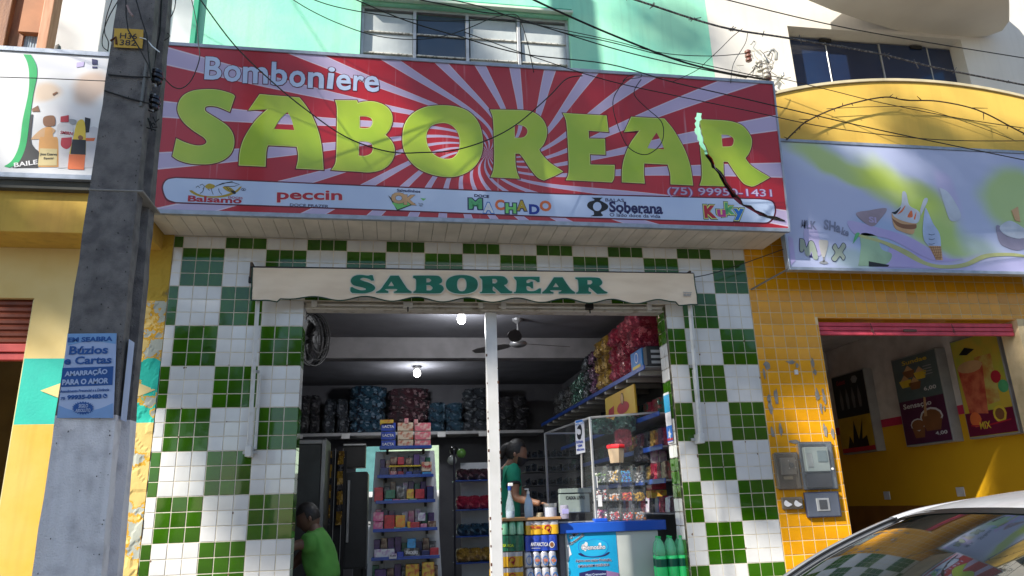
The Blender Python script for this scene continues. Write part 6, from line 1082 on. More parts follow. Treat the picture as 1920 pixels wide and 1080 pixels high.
# glass screen with aluminium frame
gs = thing('glass_screen', 'aluminium framed glass screen standing on the counter between the cashier and the sweets', 'screen', (P3(1106, 975, .42).x, .42, zt)); SY = .42
p0 = P3(1106, 783, SY); AF = M('screen_alu', (.55, .56, .57), .3, metal=.4)
MB().tube([(p0.x, SY, zt), (p0.x, SY, p0.z)], .012, 4).build('frame_post', AF, gs); q = P3(1246, 772, SY+.02); MB().tube([(p0.x, SY, p0.z), q], .010, 4).build('frame_rail', AF, gs)
pb = P3(1022, 813, 1.35); MB().tube([(p0.x, SY, p0.z), pb], .010, 4).build('frame_rail', AF, gs); pc2 = Vector((pb.x, pb.y, zt)); MB().tube([pb, pc2], .012, 4).build('frame_post', AF, gs); q2 = P3(1083, 812, 1.40); MB().tube([pb, q2], .009, 4).build('frame_rail', AF, gs)
MB().mesh([(p0.x, SY, zt), (p0.x, SY, p0.z), tuple(pb), tuple(pc2)], [(0, 1, 2, 3)]).build('glass_pane', M('screen_glass', (.55, .60, .62), .04, alpha=.04, spec=.9), gs)
MB().mesh([(p0.x, SY+.004, zt), (p0.x, SY+.004, p0.z), tuple(q), (q.x, q.y, zt)], [(0, 1, 2, 3)]).build('glass_pane', M('screen_glass', (.55, .60, .62), .04, alpha=.04, spec=.9), gs)
# no mask no entry notice
MY = .55; ms = thing('mask_notice', 'small white and blue notice about wearing a mask, fixed to the glass screen', 'notice', P3(1089, 848, MY)); MP = PL(P3(1089, 848, MY), (1, 0, 0), (0, 0, 1))
def pn(nm, s, mt, off): shape(nm, MP, [s], mt, ms, off, fr=(1060, 770, 3.484))
pn('sheet', "62,66* 122,52* 130,272* 72,286*", M('notice_white', (.58, .60, .66), .5), .001); pn('head_band', "66,68* 118,56* 119,84* 67,98*", PBL, .002); pn('hair_shape', "76,120 84,100 98,92 106,110 108,150 100,170 100,130 86,120", PK, .002); pn('mask_shape', "76,150 88,158 98,152 102,178 90,190 78,176", PK, .0025)
for k, b in enumerate(('ENTRAR', 'SEM', 'MÁSCARA')): x0, x1 = ((72, 116), (82, 110), (76, 124))[k]; yy = (216, 240, 264)[k]; text('lettering', b, MP, 1060+x0/3.484, 770+yy/3.484, 1060+x1/3.484, 770+(yy-6)/3.484, 5, PDB, ms, bold=.03, off=.003)
text('lettering', 'PROIBIDO', MP, 1079.5, 797, 1093.5, 794, 4, PW, ms, bold=.03, off=.004)
MB().tube([P3(1090, 850, MY+.01), P3(1092, 915, MY+.01)], .008, 4).build('notice_post', AF, ms)
# till sign
cx = thing('till_sign', 'pale grey green board reading caixa livre behind the glass screen', 'sign', P3(1078, 962, .75)); p = P3(1050, 962, .75); q = P3(1105, 925, .75); box('board', p.x, q.x, .75, .80, p.z, q.z, M('till_board', (.30, .36, .33), .5), cx, .006); text('lettering', 'CAIXA LIVRE', PL((p.x, .749, p.z), (1, 0, 0), (0, 0, 1)), 1061, 937, 1097, 936, 6.5, PK, cx, bold=.03, off=.001)
p = P3(1048, 925, .8); q = P3(1106, 915, .8); box('top_lip', p.x, q.x, .74, .84, p.z, q.z, M('till_board', (.30, .36, .33), .5), cx)
# right hand wall shelves
RS = thing('wall_shelf', 'high blue edged wall shelf along the right wall holding big bags of sweets', 'shelf', (4.2, 1.5, 2.7)); XS = 3.98
zs = 2.78
box('shelf_board', XS, 4.47, .25, 5.0, zs-.012, zs, M('shelf_grey', (.30, .30, .31), .5), RS); box('front_edge', XS-.012, XS, .25, 5.0, zs-.03, zs+.014, BLUEF, RS)
for k in range(12): box('cross_bar', XS, 4.47, .4+k*.38, .44+k*.38, zs-.06, zs-.013, M('shelf_bar', (.40, .39, .38), .5), RS)
z2 = 2.36; RS2 = thing('wall_shelf', 'middle blue edged wall shelf along the right wall with hanging red packets above it', 'shelf', (4.2, 1.2, 2.3)); box('shelf_board', XS+.1, 4.47, .25, 4.2, z2-.012, z2, M('shelf_grey', (.30, .30, .31), .5), RS2); box('front_edge', XS+.09, XS+.1, .25, 4.2, z2-.03, z2+.014, BLUEF, RS2)
z3 = 2.07; RS3 = thing('wall_shelf', 'lower blue edged wall shelf along the right wall', 'shelf', (4.2, 1.2, 2.0)); box('shelf_board', XS+.1, 4.47, .25, 4.2, z3-.012, z3, M('shelf_grey', (.30, .30, .31), .5), RS3); box('front_edge', XS+.09, XS+.1, .25, 4.2, z3-.03, z3+.014, BLUEF, RS3)
z4 = 1.78; RS4 = thing('wall_shelf', 'lowest visible wall shelf along the right wall', 'shelf', (4.2, 1.2, 1.8)); box('shelf_board', XS+.1, 4.47, .25, 4.2, z4-.012, z4, M('shelf_grey', (.30, .30, .31), .5), RS4); box('front_edge', XS+.09, XS+.1, .25, 4.2, z4-.03, z4+.014, BLUEF, RS4)
z5 = 1.50; box('shelf_board', XS+.1, 4.47, .25, 4.2, z5-.012, z5, M('shelf_grey', (.30, .30, .31), .5), RS4)
yy = .42
for k, (col, lab, dy, nl, h_) in enumerate((('red', 'dark red', .30, 2, .22), ('red', 'dark red', .30, 3, .19), ('red', 'dark red', .30, 3, .19), ('gold', 'golden', .26, 3, .19), ('gold', 'golden', .26, 3, .19), ('purple', 'purple', .28, 3, .17), ('steel', 'steel grey', .30, 3, .17), ('green', 'dark green', .32, 2, .18), ('green', 'dark green', .32, 2, .16), ('black', 'black', .34, 2, .15), ('steel', 'steel grey', .34, 2, .15), ('black', 'black', .34, 2, .14))):
    z = zs+(.20 if k == 0 else 0); yy += 0
    for q in range(nl): bag((XS+.20, yy+dy/2, z+.002+q*h_*.96), (.44, round(dy*1.02, 2), round(h_*1.1, 2)), col, '%s bag, %s in %s stack from the street, high right shelf' % (lab, ('bottom', 'middle', 'top')[q] if nl == 3 else ('bottom', 'top')[q], ('first', 'second', 'third', 'fourth', 'fifth', 'sixth', 'seventh', 'eighth', 'ninth', 'tenth', 'eleventh', 'twelfth')[k]), lab+' candy bags on the high right shelf')
    yy += dy
# blue and black cartons at the near end of the high shelf
c1 = thing('carton', 'blue carton with yellow print and a pale round mark on the high right shelf', 'carton', (XS, .45, zs)); MB().box(XS+.01, XS+.30, .34, .66, zs+.001, zs+.19).build('carton_body', M('carton_blue', (.01, .12, .42), .4, (.02, .2, .5), s=12), c1, .004)
pl = PL((XS+.009, .66, zs), (0, -1, 0), (0, 0, 1)); shape('round_mark', pl, [[(.17+.05*math.cos(i*.4), .12+.05*math.sin(i*.4)) for i in range(16)]], PW, c1, .001, px=False); shape('round_mark_ring', pl, [[(.17+.04*math.cos(i*.4), .12+.04*math.sin(i*.4)) for i in range(16)]], PBL, c1, .002, px=False); shape('yellow_print', pl, [[(.05, .02), (.27, .02), (.27, .05), (.05, .05)]], PYL, c1, .001, px=False)
c2 = thing('carton', 'black carton with white label strips at the near end of the high right shelf', 'carton', (XS+.1, .28, zs)); MB().box(XS+.02, XS+.30, .232, .33, zs+.001, zs+.18).build('carton_body', M('carton_black', (.015, .015, .017), .5), c2, .004)
for k in range(3): MB().box(XS+.06, XS+.16, .230, .232, zs+.02+k*.05, zs+.045+k*.05).build('label_strip', M('label_grey', (.35, .35, .36), .5), c2)
# yellow biscuit board between the shelves
yb = thing('biscuit_board', 'orange yellow display board with a red oval under the high right shelf', 'board', (XS+.02, 1.3, 2.4)); box('board', XS+.05, XS+.07, .75, 1.75, 2.42, 2.70, M('board_orange', (.62, .34, .03), .45, (.6, .42, .05), s=3), yb); pl = PL((XS+.049, 1.75, 2.42), (0, -1, 0), (0, 0, 1))
shape('oval_print', pl, [[(.62+.2*math.cos(i*.4), .10+.06*math.sin(i*.4)) for i in range(16)]], PR, yb, .001, px=False); shape('figure_print', pl, [[(.62+.05*math.cos(i*.4), .19+.06*math.sin(i*.4)) for i in range(16)]], PK, yb, .002, px=False); shape('figure_print', pl, [[(.62+.04*math.cos(i*.4), .19+.05*math.sin(i*.4)) for i in range(16)]], PSK, yb, .003, px=False); shape('script_print', pl, [[(.1, .05), (.3, .05), (.32, .16), (.12, .14)]], PR, yb, .001, px=False)
# hanging packets and rows of goods on the right wall
gB = MB(); 
def goods(xa, y0, y1, z, n, h_, cols_, lab, grp):
    for k in range(n):
        y = lerp(y0, y1, (k+.5)/n); dy = (y1-y0)/n*.45; col = cols_[k % len(cols_)]; x = xa+random.uniform(0, .03)
        MB().prism([(x, y-dy, z), (x, y+dy, z), (x+.01, y+dy*.9, z+h_*random.uniform(.85, 1)), (x+.01, y-dy*.9, z+h_*random.uniform(.85, 1))], (.12, 0, 0)).build('snack_packet', BM[col] if col in BM else PKC[col], None, .008, label='%s %s packet from the street, %s' % (ORD[k], {'mixed': 'mottled', 'steel': 'steel grey', 'brown': 'brown'}.get(col, col), lab), cat='packet', group=grp)
for zz_, h_, cs, lb_ in ((z2+.002, .17, ('green', 'mixed', 'red', 'red', 'mixed'), 'packets hanging over the middle right shelf'), (z3+.002, .18, ('red', 'purple', 'mixed', 'gold', 'steel'), 'packets on the lower right shelf'), (z4+.002, .17, ('mixed', 'brown', 'green', 'red', 'gold', 'black'), 'packets on the lowest right shelf'), (z5+.002, .15, ('black', 'white', 'red', 'navy'), 'packets below the lowest right shelf')):
    goods(XS+.14, .26, 1.9, zz_, 13, h_, cs, lb_.replace('packets ', ''), lb_); goods(XS+.14, 1.9, 3.9, zz_, 9, h_, ('black', 'steel', 'green'), lb_.replace('packets ', 'far '), 'dark '+lb_)
for y, c_, l_, w_ in ((.30, 'red', 'red carton on the lowest right shelf beside the tiles', None), ): pass
pack(1222, 1250, 905, 918, 'red', 'flat red carton stacked beside the right tiled jamb', None, None, .7, .15); pack(1222, 1252, 919, 934, 'yellow', 'flat yellow carton under the red one beside the right tiled jamb', None, None, .7, .15)
for k in range(2): pack(1221+k*16, 1236+k*16, 836, 868, 'white', ('left', 'right')[k]+' white and black leaflet pack hanging beside the right tiled jamb', None, None, .75, .02)
bag(P3(1130, 815, 1.0), (.22, .16, .16), 'green', 'left green snack bag hanging behind the glass screen', 'green bags behind the glass screen'); bag(P3(1172, 812, .9), (.20, .16, .17), 'green', 'right green snack bag hanging behind the glass screen', 'green bags behind the glass screen'); bag(P3(1170, 840, .8), (.15, .12, .18), 'red', 'red snack bag behind the jar with the red lid', None)
bag(P3(1205, 868, .8), (.14, .1, .16), 'black', 'black snack bag right of the jar with the red lid', None)
# dark shelving behind the cashier
ds = thing('wall_shelf', 'dark shelving with rows of small silver packets behind the cashier', 'shelf', (3.4, 3.0, FZ)); 
for k, py in enumerate((858, 884, 910, 936, 962)):
    a = P3(985, py, 3.0); b = P3(1115, py-3, 3.0); box('shelf_board', a.x, b.x, 3.0, 3.3, a.z-.015, a.z, M('dark_shelf', (.06, .06, .065), .5), ds)
    for c in range(11): x = lerp(a.x, b.x, (c+.5)/11); MB().prism([(x-.035, 3.02, a.z), (x+.035, 3.02, a.z), (x+.03, 3.02, a.z+random.uniform(.05, .10)), (x-.03, 3.02, a.z+random.uniform(.05, .10))], (0, .05, 0)).build('snack_packet', BM['steel' if (c+k) % 3 else 'black'], None, .006, label='small silver packet, %s from the left, on the %s dark shelf behind the cashier' % (ORD[c], ('top', 'second', 'third', 'fourth', 'lowest')[k]), cat='packet', group='silver packets behind the cashier')
# green drink bottles in shrink wrap
PET = M('green_bottle', (.04, .90, .24), .08, alpha=.94, coat=.5, spec=.8); PETL = M('green_bottle_top', (.20, .80, .42), .06, alpha=.5, coat=.5, spec=.9); CAPG = M('green_cap', (.02, .50, .12), .3)
GP = thing('bottle_pack', 'shrink wrapped pack of bright green soda bottles at the foot of the right jamb', 'bottle pack', (P3(1252, 1075, .12).x, .14, 1.0)); zt0 = P3(1250, 1005, .12).z; BYY = .10
k = 0
for c in range(3):
    for d in range(2):
        px = (1236, 1257, 1276)[c]; p = P3(px, 1010, BYY+d*.10); s = .048; x = p.x+(.0 if d == 0 else -.02); y = BYY+d*.10
        r_ = []; m = MB().lathe((x, y, zt0), [(.044, -.60), (.047, -.56), (.047, -.17), (.046, -.15)], 16); m.build('bottle', PET, GP, smooth=True)
        MB().lathe((x, y, zt0), [(.046, -.15), (.044, -.10), (.032, -.05), (.015, -.022), (.013, -.015)], 16).build('bottle_shoulder', PETL, GP, smooth=True); MB().lathe((x, y, zt0), [(.015, -.014), (.015, 0), (.012, .002)], 12).build('cap', CAPG, GP)
        MB().lathe((x, y, zt0), [(.0478, -.235), (.0478, -.175)], 16).build('label_band', M('dark_green_label', (.005, .10, .06), .3), GP)
# sticker on the jamb
js = thing('jamb_sticker', 'blue and white advertising sticker on the right tiled jamb', 'sticker', (OR_-.02, .1, 2.1)); JP = PL((OR_-.0245, .17, 2.1), (0, -1, 0), (0, 0, 1))
def zz_at(px, py): return WX(px, py, OR_-.0245)
a = zz_at(1250, 690+70); z_hi = zz_at(1252, 735).z; z_lo = zz_at(1255, 831).z; zm = zz_at(1255, 790).z
for nm, z0, z1, mt, of in (('sheet', z_lo, z_hi, PW, .001), ('blue_block', z_lo+.01, lerp(z_lo, zm, .8), PBL, .002), ('cyan_block', zm+.08, z_hi-.02, CYAN, .002), ('red_block', z_lo+.02, z_lo+.04, PR, .003)): shape(nm, JP, [[(.0, z0-2.1), (.13, z0-2.1), (.13, z1-2.1), (.0, z1-2.1)]], mt, js, of, px=False)
shape('star_print', JP, [[(.065+(.045 if i % 2 == 0 else .018)*math.cos(i*.628), (lerp(z_lo, zm, .4)-2.1)+(.05 if i % 2 == 0 else .02)*math.sin(i*.628)) for i in range(10)]], PW, js, .0035, px=False)
# ------------------------------------------------------------ people
SK = M('brown_skin', (.23, .12, .075), .5, (.20, .10, .06), s=9); SKD = M('dark_skin', (.14, .075, .05), .5); HAIR = M('black_hair', (.012, .010, .010), .5, (.02, .017, .015), s=30, stretch=(20, 20, 2), bump=.5); CLG = M('green_cloth', (.01, .26, .15), .8, (.008, .20, .12), s=5, bump=.8, bs=9); CLB = M('black_cloth', (.02, .018, .024), .8, bump=.15, bs=60); LIME = M('lime_cloth', (.10, .34, .06), .8, (.075, .26, .045), s=4, bump=.9, bs=8)
def head(c, r, fwd, up=Vector((0, 0, 1)), skin_=None):
    fwd = fwd.normalized(); side = fwd.cross(up).normalized(); up2 = side.cross(fwd)
    bm = bmesh.new(); bmesh.ops.create_uvsphere(bm, u_segments=32, v_segments=24, radius=1)
    for v in bm.verts:
        x, y, z = v.co  # x side, y fwd, z up
        jaw = max(0, -z); fx = x*(.74-.22*jaw); fy = y*(.92-.10*jaw)+(.10*jaw if y > 0 else -.0); fz = z*1.18
        if y > .5 and abs(x) < .25 and -.35 < z < .15: fy += .16*(1-abs(x)/.25)*(1-abs(z+.15)/.35 if abs(z+.15) < .35 else 0)      # nose
        if y > .6 and abs(abs(x)-.33) < .16 and .0 < z < .28: fy -= .07                                                     # eye sockets
        if y > .55 and abs(x) < .3 and -.62 < z < -.42: fy += .035                                                          # lips
        v.co = c+(side*fx+fwd*fy+up2*fz)*r
    me = bpy.data.meshes.new('h'); bm.to_mesh(me); bm.free(); return me, side, fwd, up2
def crumple(me, a=.007, f=8):
    bm = bmesh.new(); bm.from_mesh(me); bm.normal_update()
    for v in bm.verts: q = v.co*f; v.co += v.normal*a*(noise.noise(Vector((q.x, q.y, q.z*.55)))*1.6+abs(noise.noise(Vector((q.x*1.7+q.z, q.y, q.z*1.2))))*-1.4)
    bm.to_mesh(me); bm.free(); return me
def join(mes):
    bm = bmesh.new()
    for m in mes: bm.from_mesh(m)
    me = bpy.data.meshes.new('b'); bm.to_mesh(me); bm.free(); return me
wy = .95
sh_ = P3(955, 880, wy); hc = P3(970, 852, wy); el_ = P3(966, 934, wy-.12); wr = P3(1000, 941, wy-.28); hd_ = P3(1014, 944, wy-.33); ch_ = P3(950, 905, wy+.05); be = P3(952, 960, wy+.05); pe = P3(954, 1000, wy+.05); nk = P3(958, 872, wy+.03)
wo_ = thing('person', 'woman in green and black shirt and black face mask, working at the counter', 'person', (be.x, wy, FZ))
v = [pe, be, ch_, nk, hc+Vector((-.03, 0, -.02)), sh_+Vector((.02, -.10, 0)), el_, wr, hd_, sh_+Vector((-.02, .18, .02)), P3(985, 935, wy+.15), P3(1008, 946, wy-.05), pe+Vector((-.06, -.04, -.45)), pe+Vector((-.06, .1, -.45)), pe+Vector((-.06, -.04, -.85)), pe+Vector((-.06, .1, -.85))]
me1 = skin([Vector(q) for q in v], [(0, 1), (1, 2), (2, 3), (3, 4), (2, 5), (5, 6), (6, 7), (7, 8), (2, 9), (9, 10), (10, 11), (0, 12), (0, 13), (12, 14), (13, 15)], [(.14, .12), (.12, .11), (.125, .11), .05, .055, .058, .043, .028, .026, .055, .04, .028, .08, .08, .05, .05], 0)
hm, sd_, fw, u2 = head(hc, .098, Vector((.86, -.35, -.30)))
fin_ = []
for k in range(5):
    b0 = hd_+Vector((.0, -.012+.0*k, 0))+Vector((.005, .035-.017*k, .005)); fin_.append(skin([b0, b0+Vector((.035, -.006, -.010)), b0+Vector((.055, -.01, -.030))], [(0, 1), (1, 2)], [.011, .009, .007], 0, 1))
fin(join([me1, hm]+fin_), 'body', SK, wo_, smooth=True)
tor = crumple(skin([pe+Vector((0, 0, -.05)), be, ch_, nk+Vector((0, 0, -.045)), sh_+Vector((.02, -.10, 0)), sh_+(el_-sh_)*.55+Vector((0, -.05, 0)), sh_+Vector((-.02, .18, .02))], [(0, 1), (1, 2), (2, 3), (2, 4), (4, 5), (2, 6)], [(.155, .135), (.138, .13), (.145, .13), .065, .075, .066, .072], 0, 3)); fin(tor, 'shirt', CLG, wo_, smooth=True)
yoke = skin([ch_+Vector((-.03, 0, -.03)), ch_+Vector((-.015, 0, .05)), nk+Vector((0, 0, -.04))], [(0, 1), (1, 2)], [(.152, .138), (.142, .13), .07], 0); fin(yoke, 'shirt_yoke', CLB, wo_, smooth=True)
cuf = sh_+(el_-sh_)*.55+Vector((0, -.05, 0)); dv = (el_-sh_).normalized(); MB().tube([cuf-dv*.006, cuf+dv*.012], .070, 16).build('sleeve_cuff', CLB, wo_)
fin(skin([pe+Vector((0, 0, -.02)), pe+Vector((-.04, 0, -.3))], [(0, 1)], [(.15, .14), .12], 0), 'jeans', M('denim', (.03, .05, .12), .8), wo_, smooth=True)
hr_, *_ = head(hc-fw*.022+u2*.020, .108, fw)
bm = bmesh.new(); bm.from_mesh(hr_); dl = [v_ for v_ in bm.verts if ((v_.co-hc).dot(fw) > .035 and (v_.co-hc).dot(u2) < .075) or (v_.co-hc).dot(u2) < -.06]; bmesh.ops.delete(bm, geom=dl, context='VERTS'); bm.to_mesh(hr_); bm.free()
bun = skin([hc-fw*.06+u2*.06, hc-fw*.12+u2*.05, hc-fw*.15-u2*.02, hc-fw*.14-u2*.09], [(0, 1), (1, 2), (2, 3)], [.045, .05, .045, .02], 0); fin(join([hr_, bun]), 'hair', HAIR, wo_, smooth=True)
mk, *_ = head(hc+fw*.010, .103, fw); bm = bmesh.new(); bm.from_mesh(mk); dl = [v_ for v_ in bm.verts if (v_.co-hc).dot(fw) < .02 or (v_.co-hc).dot(u2) > -.002 or (v_.co-hc).dot(u2) < -.105]; bmesh.ops.delete(bm, geom=dl, context='VERTS'); bm.to_mesh(mk); bm.free(); fin(mk, 'face_mask', BLK, wo_, smooth=True)
MB().tube([hc+fw*.05-u2*.02+sd_*.055, hc-fw*.01+u2*.0+sd_*.078], .002).build('mask_strap', BLK, wo_)
for s_ in (1, -1): MB().lathe(hc+sd_*.074*s_-fw*.005-u2*.008, [(.004, -.024), (.014, -.01), (.015, .01), (.004, .024)], 8).build('ear', SK, wo_, smooth=True)
# customer in the lime shirt
my = .85; hc = P3(578, 972, my); sh_ = P3(594, 1012, my); wa = P3(605, 1075, my+.02); mn = thing('person', 'man in a lime green t shirt, head bowed, sitting at the left inside the entrance', 'person', (wa.x, my, FZ))
pe = Vector((wa.x+.03, my, 1.0)); kn = Vector((wa.x-.32, my-.05, .98)); ft = Vector((wa.x-.32, my-.05, .50)); el2 = P3(558, 1020, my-.16); ha = P3(530, 1035, my-.22)
v = [pe, wa, sh_, P3(590, 990, my), hc, sh_+Vector((-.05, -.13, -.03)), el2, ha, sh_+Vector((-.02, .17, 0)), sh_+Vector((-.2, .2, -.2)), sh_+Vector((-.4, .1, -.3)), kn, ft, kn+Vector((0, .2, 0)), ft+Vector((0, .2, 0))]
me1 = skin([Vector(q) for q in v], [(0, 1), (1, 2), (2, 3), (3, 4), (2, 5), (5, 6), (6, 7), (2, 8), (8, 9), (9, 10), (0, 11), (11, 12), (0, 13), (13, 14)], [(.13, .12), (.12, .12), (.12, .11), .05, .055, .058, .042, .034, .055, .045, .03, .075, .05, .075, .05], 0)
hm, sd_, fw, u2 = head(hc, .104, Vector((-.88, -.10, -.42)), skin_=SKD); fin(join([me1, hm]), 'body', SKD, mn, smooth=True)
fin(crumple(skin([pe+Vector((.02, 0, 0)), wa, sh_+Vector((.0, 0, .012)), P3(592, 990, my), sh_+Vector((-.045, -.12, -.01)), sh_.lerp(el2, .66)+Vector((-.02, -.06, .01)), sh_+Vector((.01, .14, .0)), sh_+Vector((-.10, .19, -.09))], [(0, 1), (1, 2), (2, 3), (2, 4), (4, 5), (2, 6), (6, 7)], [(.170, .155), (.158, .15), (.155, .14), .072, .092, .080, .092, .080], 0, 3), .008), 'shirt', LIME, mn, smooth=True)
hr_, *_ = head(hc-fw*.008+u2*.014, .109, fw); bm = bmesh.new(); bm.from_mesh(hr_); dl = [v_ for v_ in bm.verts if ((v_.co-hc).dot(fw) > .02 and (v_.co-hc).dot(u2) < .06) or (v_.co-hc).dot(u2) < -.045]; bmesh.ops.delete(bm, geom=dl, context='VERTS'); bm.to_mesh(hr_); bm.free(); fin(hr_, 'hair', HAIR, mn, smooth=True)
for s_ in (1, -1): MB().lathe(hc+sd_*.078*s_-fw*.008-u2*.01, [(.004, -.027), (.016, -.01), (.017, .01), (.004, .027)], 8).build('ear', SKD, mn, smooth=True)
stl = thing('stool', 'low stool under the man in the lime shirt', 'stool', (pe.x, my, FZ)); MB().lathe((pe.x, my, .83), [(.17, 0), (.17, .03)], 18).build('seat', BLK, stl)
for a_ in range(4): MB().tube([(pe.x+.1*math.cos(a_*1.57+.8), my+.1*math.sin(a_*1.57+.8), .83), (pe.x+.15*math.cos(a_*1.57+.8), my+.15*math.sin(a_*1.57+.8), FZ)], .012).build('leg', ALU, stl)
# ------------------------------------------------------------ parked car, bottom right
car = thing('parked_car', 'silver white car parked at the kerb in front of the ice cream shop', 'car', (4.6, -3.2, .06))
CP_ = M('car_silver', (.50, .51, .54), .4, (.42, .43, .46), s=7, metal=.0, coat=.6, streak=.15); CBK = M('car_black_trim', (.012, .012, .013), .4); WG = M('windscreen_glass', (.010, .014, .014), .015, coat=1, spec=1, ior=1.7)
yc = -3.24; HW = .86
# side outline of the greenhouse (x, z) along the car's centre and half widths
SC = [(3.10, .98, .80), (3.45, 1.19, .775), (3.80, 1.375, .745), (4.18, 1.520, .70), (4.45, 1.575, .68), (4.9, 1.612, .67), (5.5, 1.605, .67), (6.1, 1.545, .67), (6.5, 1.46, .66), (6.95, 1.08, .70)]
def gh(i0, i1, n=8):
    out = []
    for i in range(i0, i1):
        p0 = SC[max(i-1, 0)]; p1 = SC[i]; p2 = SC[i+1]; p3 = SC[min(i+2, len(SC)-1)]
        for j in range(n): t = j/n; out.append(tuple(.5*(2*p1[a]+(p2[a]-p0[a])*t+(2*p0[a]-5*p1[a]+4*p2[a]-p3[a])*t*t+(3*p1[a]-p0[a]-3*p2[a]+p3[a])*t**3) for a in range(3)))
    out.append(SC[i1]); return out
def crown(xs, inset=0, dz=0, s0=-1, s1=1, m=24):
    vs = []
    for x, z, hw in xs:
        for k in range(m+1):
            s = s0+(s1-s0)*k/m; y = yc+s*(hw-inset); bow = .055*(1-abs(s)**2.4); back = -.0; 
            vs.append((x-.10*(1-s*s)*(1 if x < 4.6 else 0 if x > 5.2 else (5.2-x)/.6), y, z-.055+bow+dz))
    n = m+1; return vs, [(i*n+q, i*n+q+1, (i+1)*n+q+1, (i+1)*n+q) for i in range(len(xs)-1) for q in range(m)]
vs, fs = crown(gh(0, 3), .03); MB().mesh(vs, fs).build('windscreen', WG, car, smooth=True)
vs, fs = crown(gh(3, 8), 0, .004); MB().mesh(vs, fs).build('roof', CP_, car, smooth=True)
vs, fs = crown(gh(8, 9), .03); MB().mesh(vs, fs).build('rear_window', WG, car, smooth=True)
for s in (-1, 1):
    def edge(i0, i1, off, dz): return [(x-0*.1, yc+s*(hw-off), z-.055+dz) for x, z, hw in gh(i0, i1)]
    MB().tube(edge(0, 3, .012, .004), [.022]*25, 8).build('front_pillar', M('pillar_grey', (.20, .21, .23), .35, coat=.5), car, smooth=True); MB().tube(edge(0, 3, .034, .018), .006, 5).build('pillar_seal', CBK, car)
    MB().tube(edge(3, 8, .0, -.006), .030, 8).build('roof_rail', CP_, car, smooth=True); MB().tube(edge(3, 8, .045, .012), .005, 5).build('roof_gutter', CBK, car)
    MB().tube(edge(8, 9, .012, 0), .04, 8).build('rear_pillar', CP_, car, smooth=True)
    e = edge(0, 9, .01, -.01); m = MB(); n = len(e)
    for i in range(n-1): a, b = e[i], e[i+1]; m.face([a, b, (b[0], yc+s*(HW-.01), .98), (a[0], yc+s*(HW-.01), .98)])
    m.build('side_window', WG, car)
vs, fs = crown([(4.15, 1.508, .70), (4.20, 1.527, .70)], .03, .006); MB().mesh(vs, fs).build('windscreen_seal', CBK, car)
m = MB(); BS = [(2.25, .45, .70, .62), (2.35, .30, .84, .78), (2.7, .24, .93, .84), (3.15, .24, 1.0, .86), (5.0, .24, 1.0, .87), (6.6, .26, 1.02, .86), (7.0, .30, 1.04, .82), (7.1, .42, .9, .72)]; vs = []
for x, z0, z1, hw in BS:
    for a, b in ((-1, .15), (-1.0, .75), (-.94, 1), (-.5, 1.04), (0, 1.05), (.5, 1.04), (.94, 1), (1.0, .75), (1, .15), (.9, 0), (-.9, 0)): vs.append((x, yc+a*hw, z0+(z1-z0)*b))
k = 11; m.mesh(vs, [(i*k+q, i*k+(q+1) % k, (i+1)*k+(q+1) % k, (i+1)*k+q) for i in range(len(BS)-1) for q in range(k)]+[list(range(k)), list(range((len(BS)-1)*k, len(BS)*k))]); m.build('body', CP_, car, .01, smooth=True)
for x in (3.0, 6.1):
    for s in (-1, 1): w_ = MB().lathe((x, yc+s*.82, .37), [(.2, -.1), (.3, -.1), (.31, -.06), (.31, .06), (.3, .1), (.2, .1)], 24, ax='y').build('wheel', BLK, car); MB().lathe((x, yc+s*.82, .37), [(.01, -.105), (.2, -.10), (.2, .10), (.01, .105)], 20, ax='y').build('rim', ALU, w_)
for s in (-1, 1): MB().lathe((2.36, yc+s*.6, .70), [(.02, -.05), (.09, -.03), (.10, .03)], 14, ax='x').build('headlight', GLASS, car)
MB().box(3.35, 3.7, yc-.75, yc+.75, .97, 1.0).build('dashboard', CBK, car)
vs, fs = crown([(4.26, 1.5385, .70), (4.272, 1.5415, .70)], .02, .0075); MB().mesh(vs, fs).build('roof_seam', M('seam_dark', (.05, .05, .055), .6), car)
p = Vector((3.98, yc, 1.37)); MB().box(p.x+.01, p.x+.05, p.y-.10, p.y+.10, p.z-.03, p.z+.03).build('inner_mirror', CBK, car, .01)
# ------------------------------------------------------------ street tree up sun of the facade: it shades the shop in patches
tree = thing('street_tree', 'leafy street tree across the road whose crown throws dappled shade on the shop front', 'tree', (-13.5, -12.6, .06)); BARK = M('bark', (.11, .085, .06), .95, (.07, .05, .04), s=8, bump=.8, bs=20); LEAF = M('leaf_green', (.045, .10, .02), .5, (.08, .14, .03), s=2)
random.seed(77)
lit_ok = []
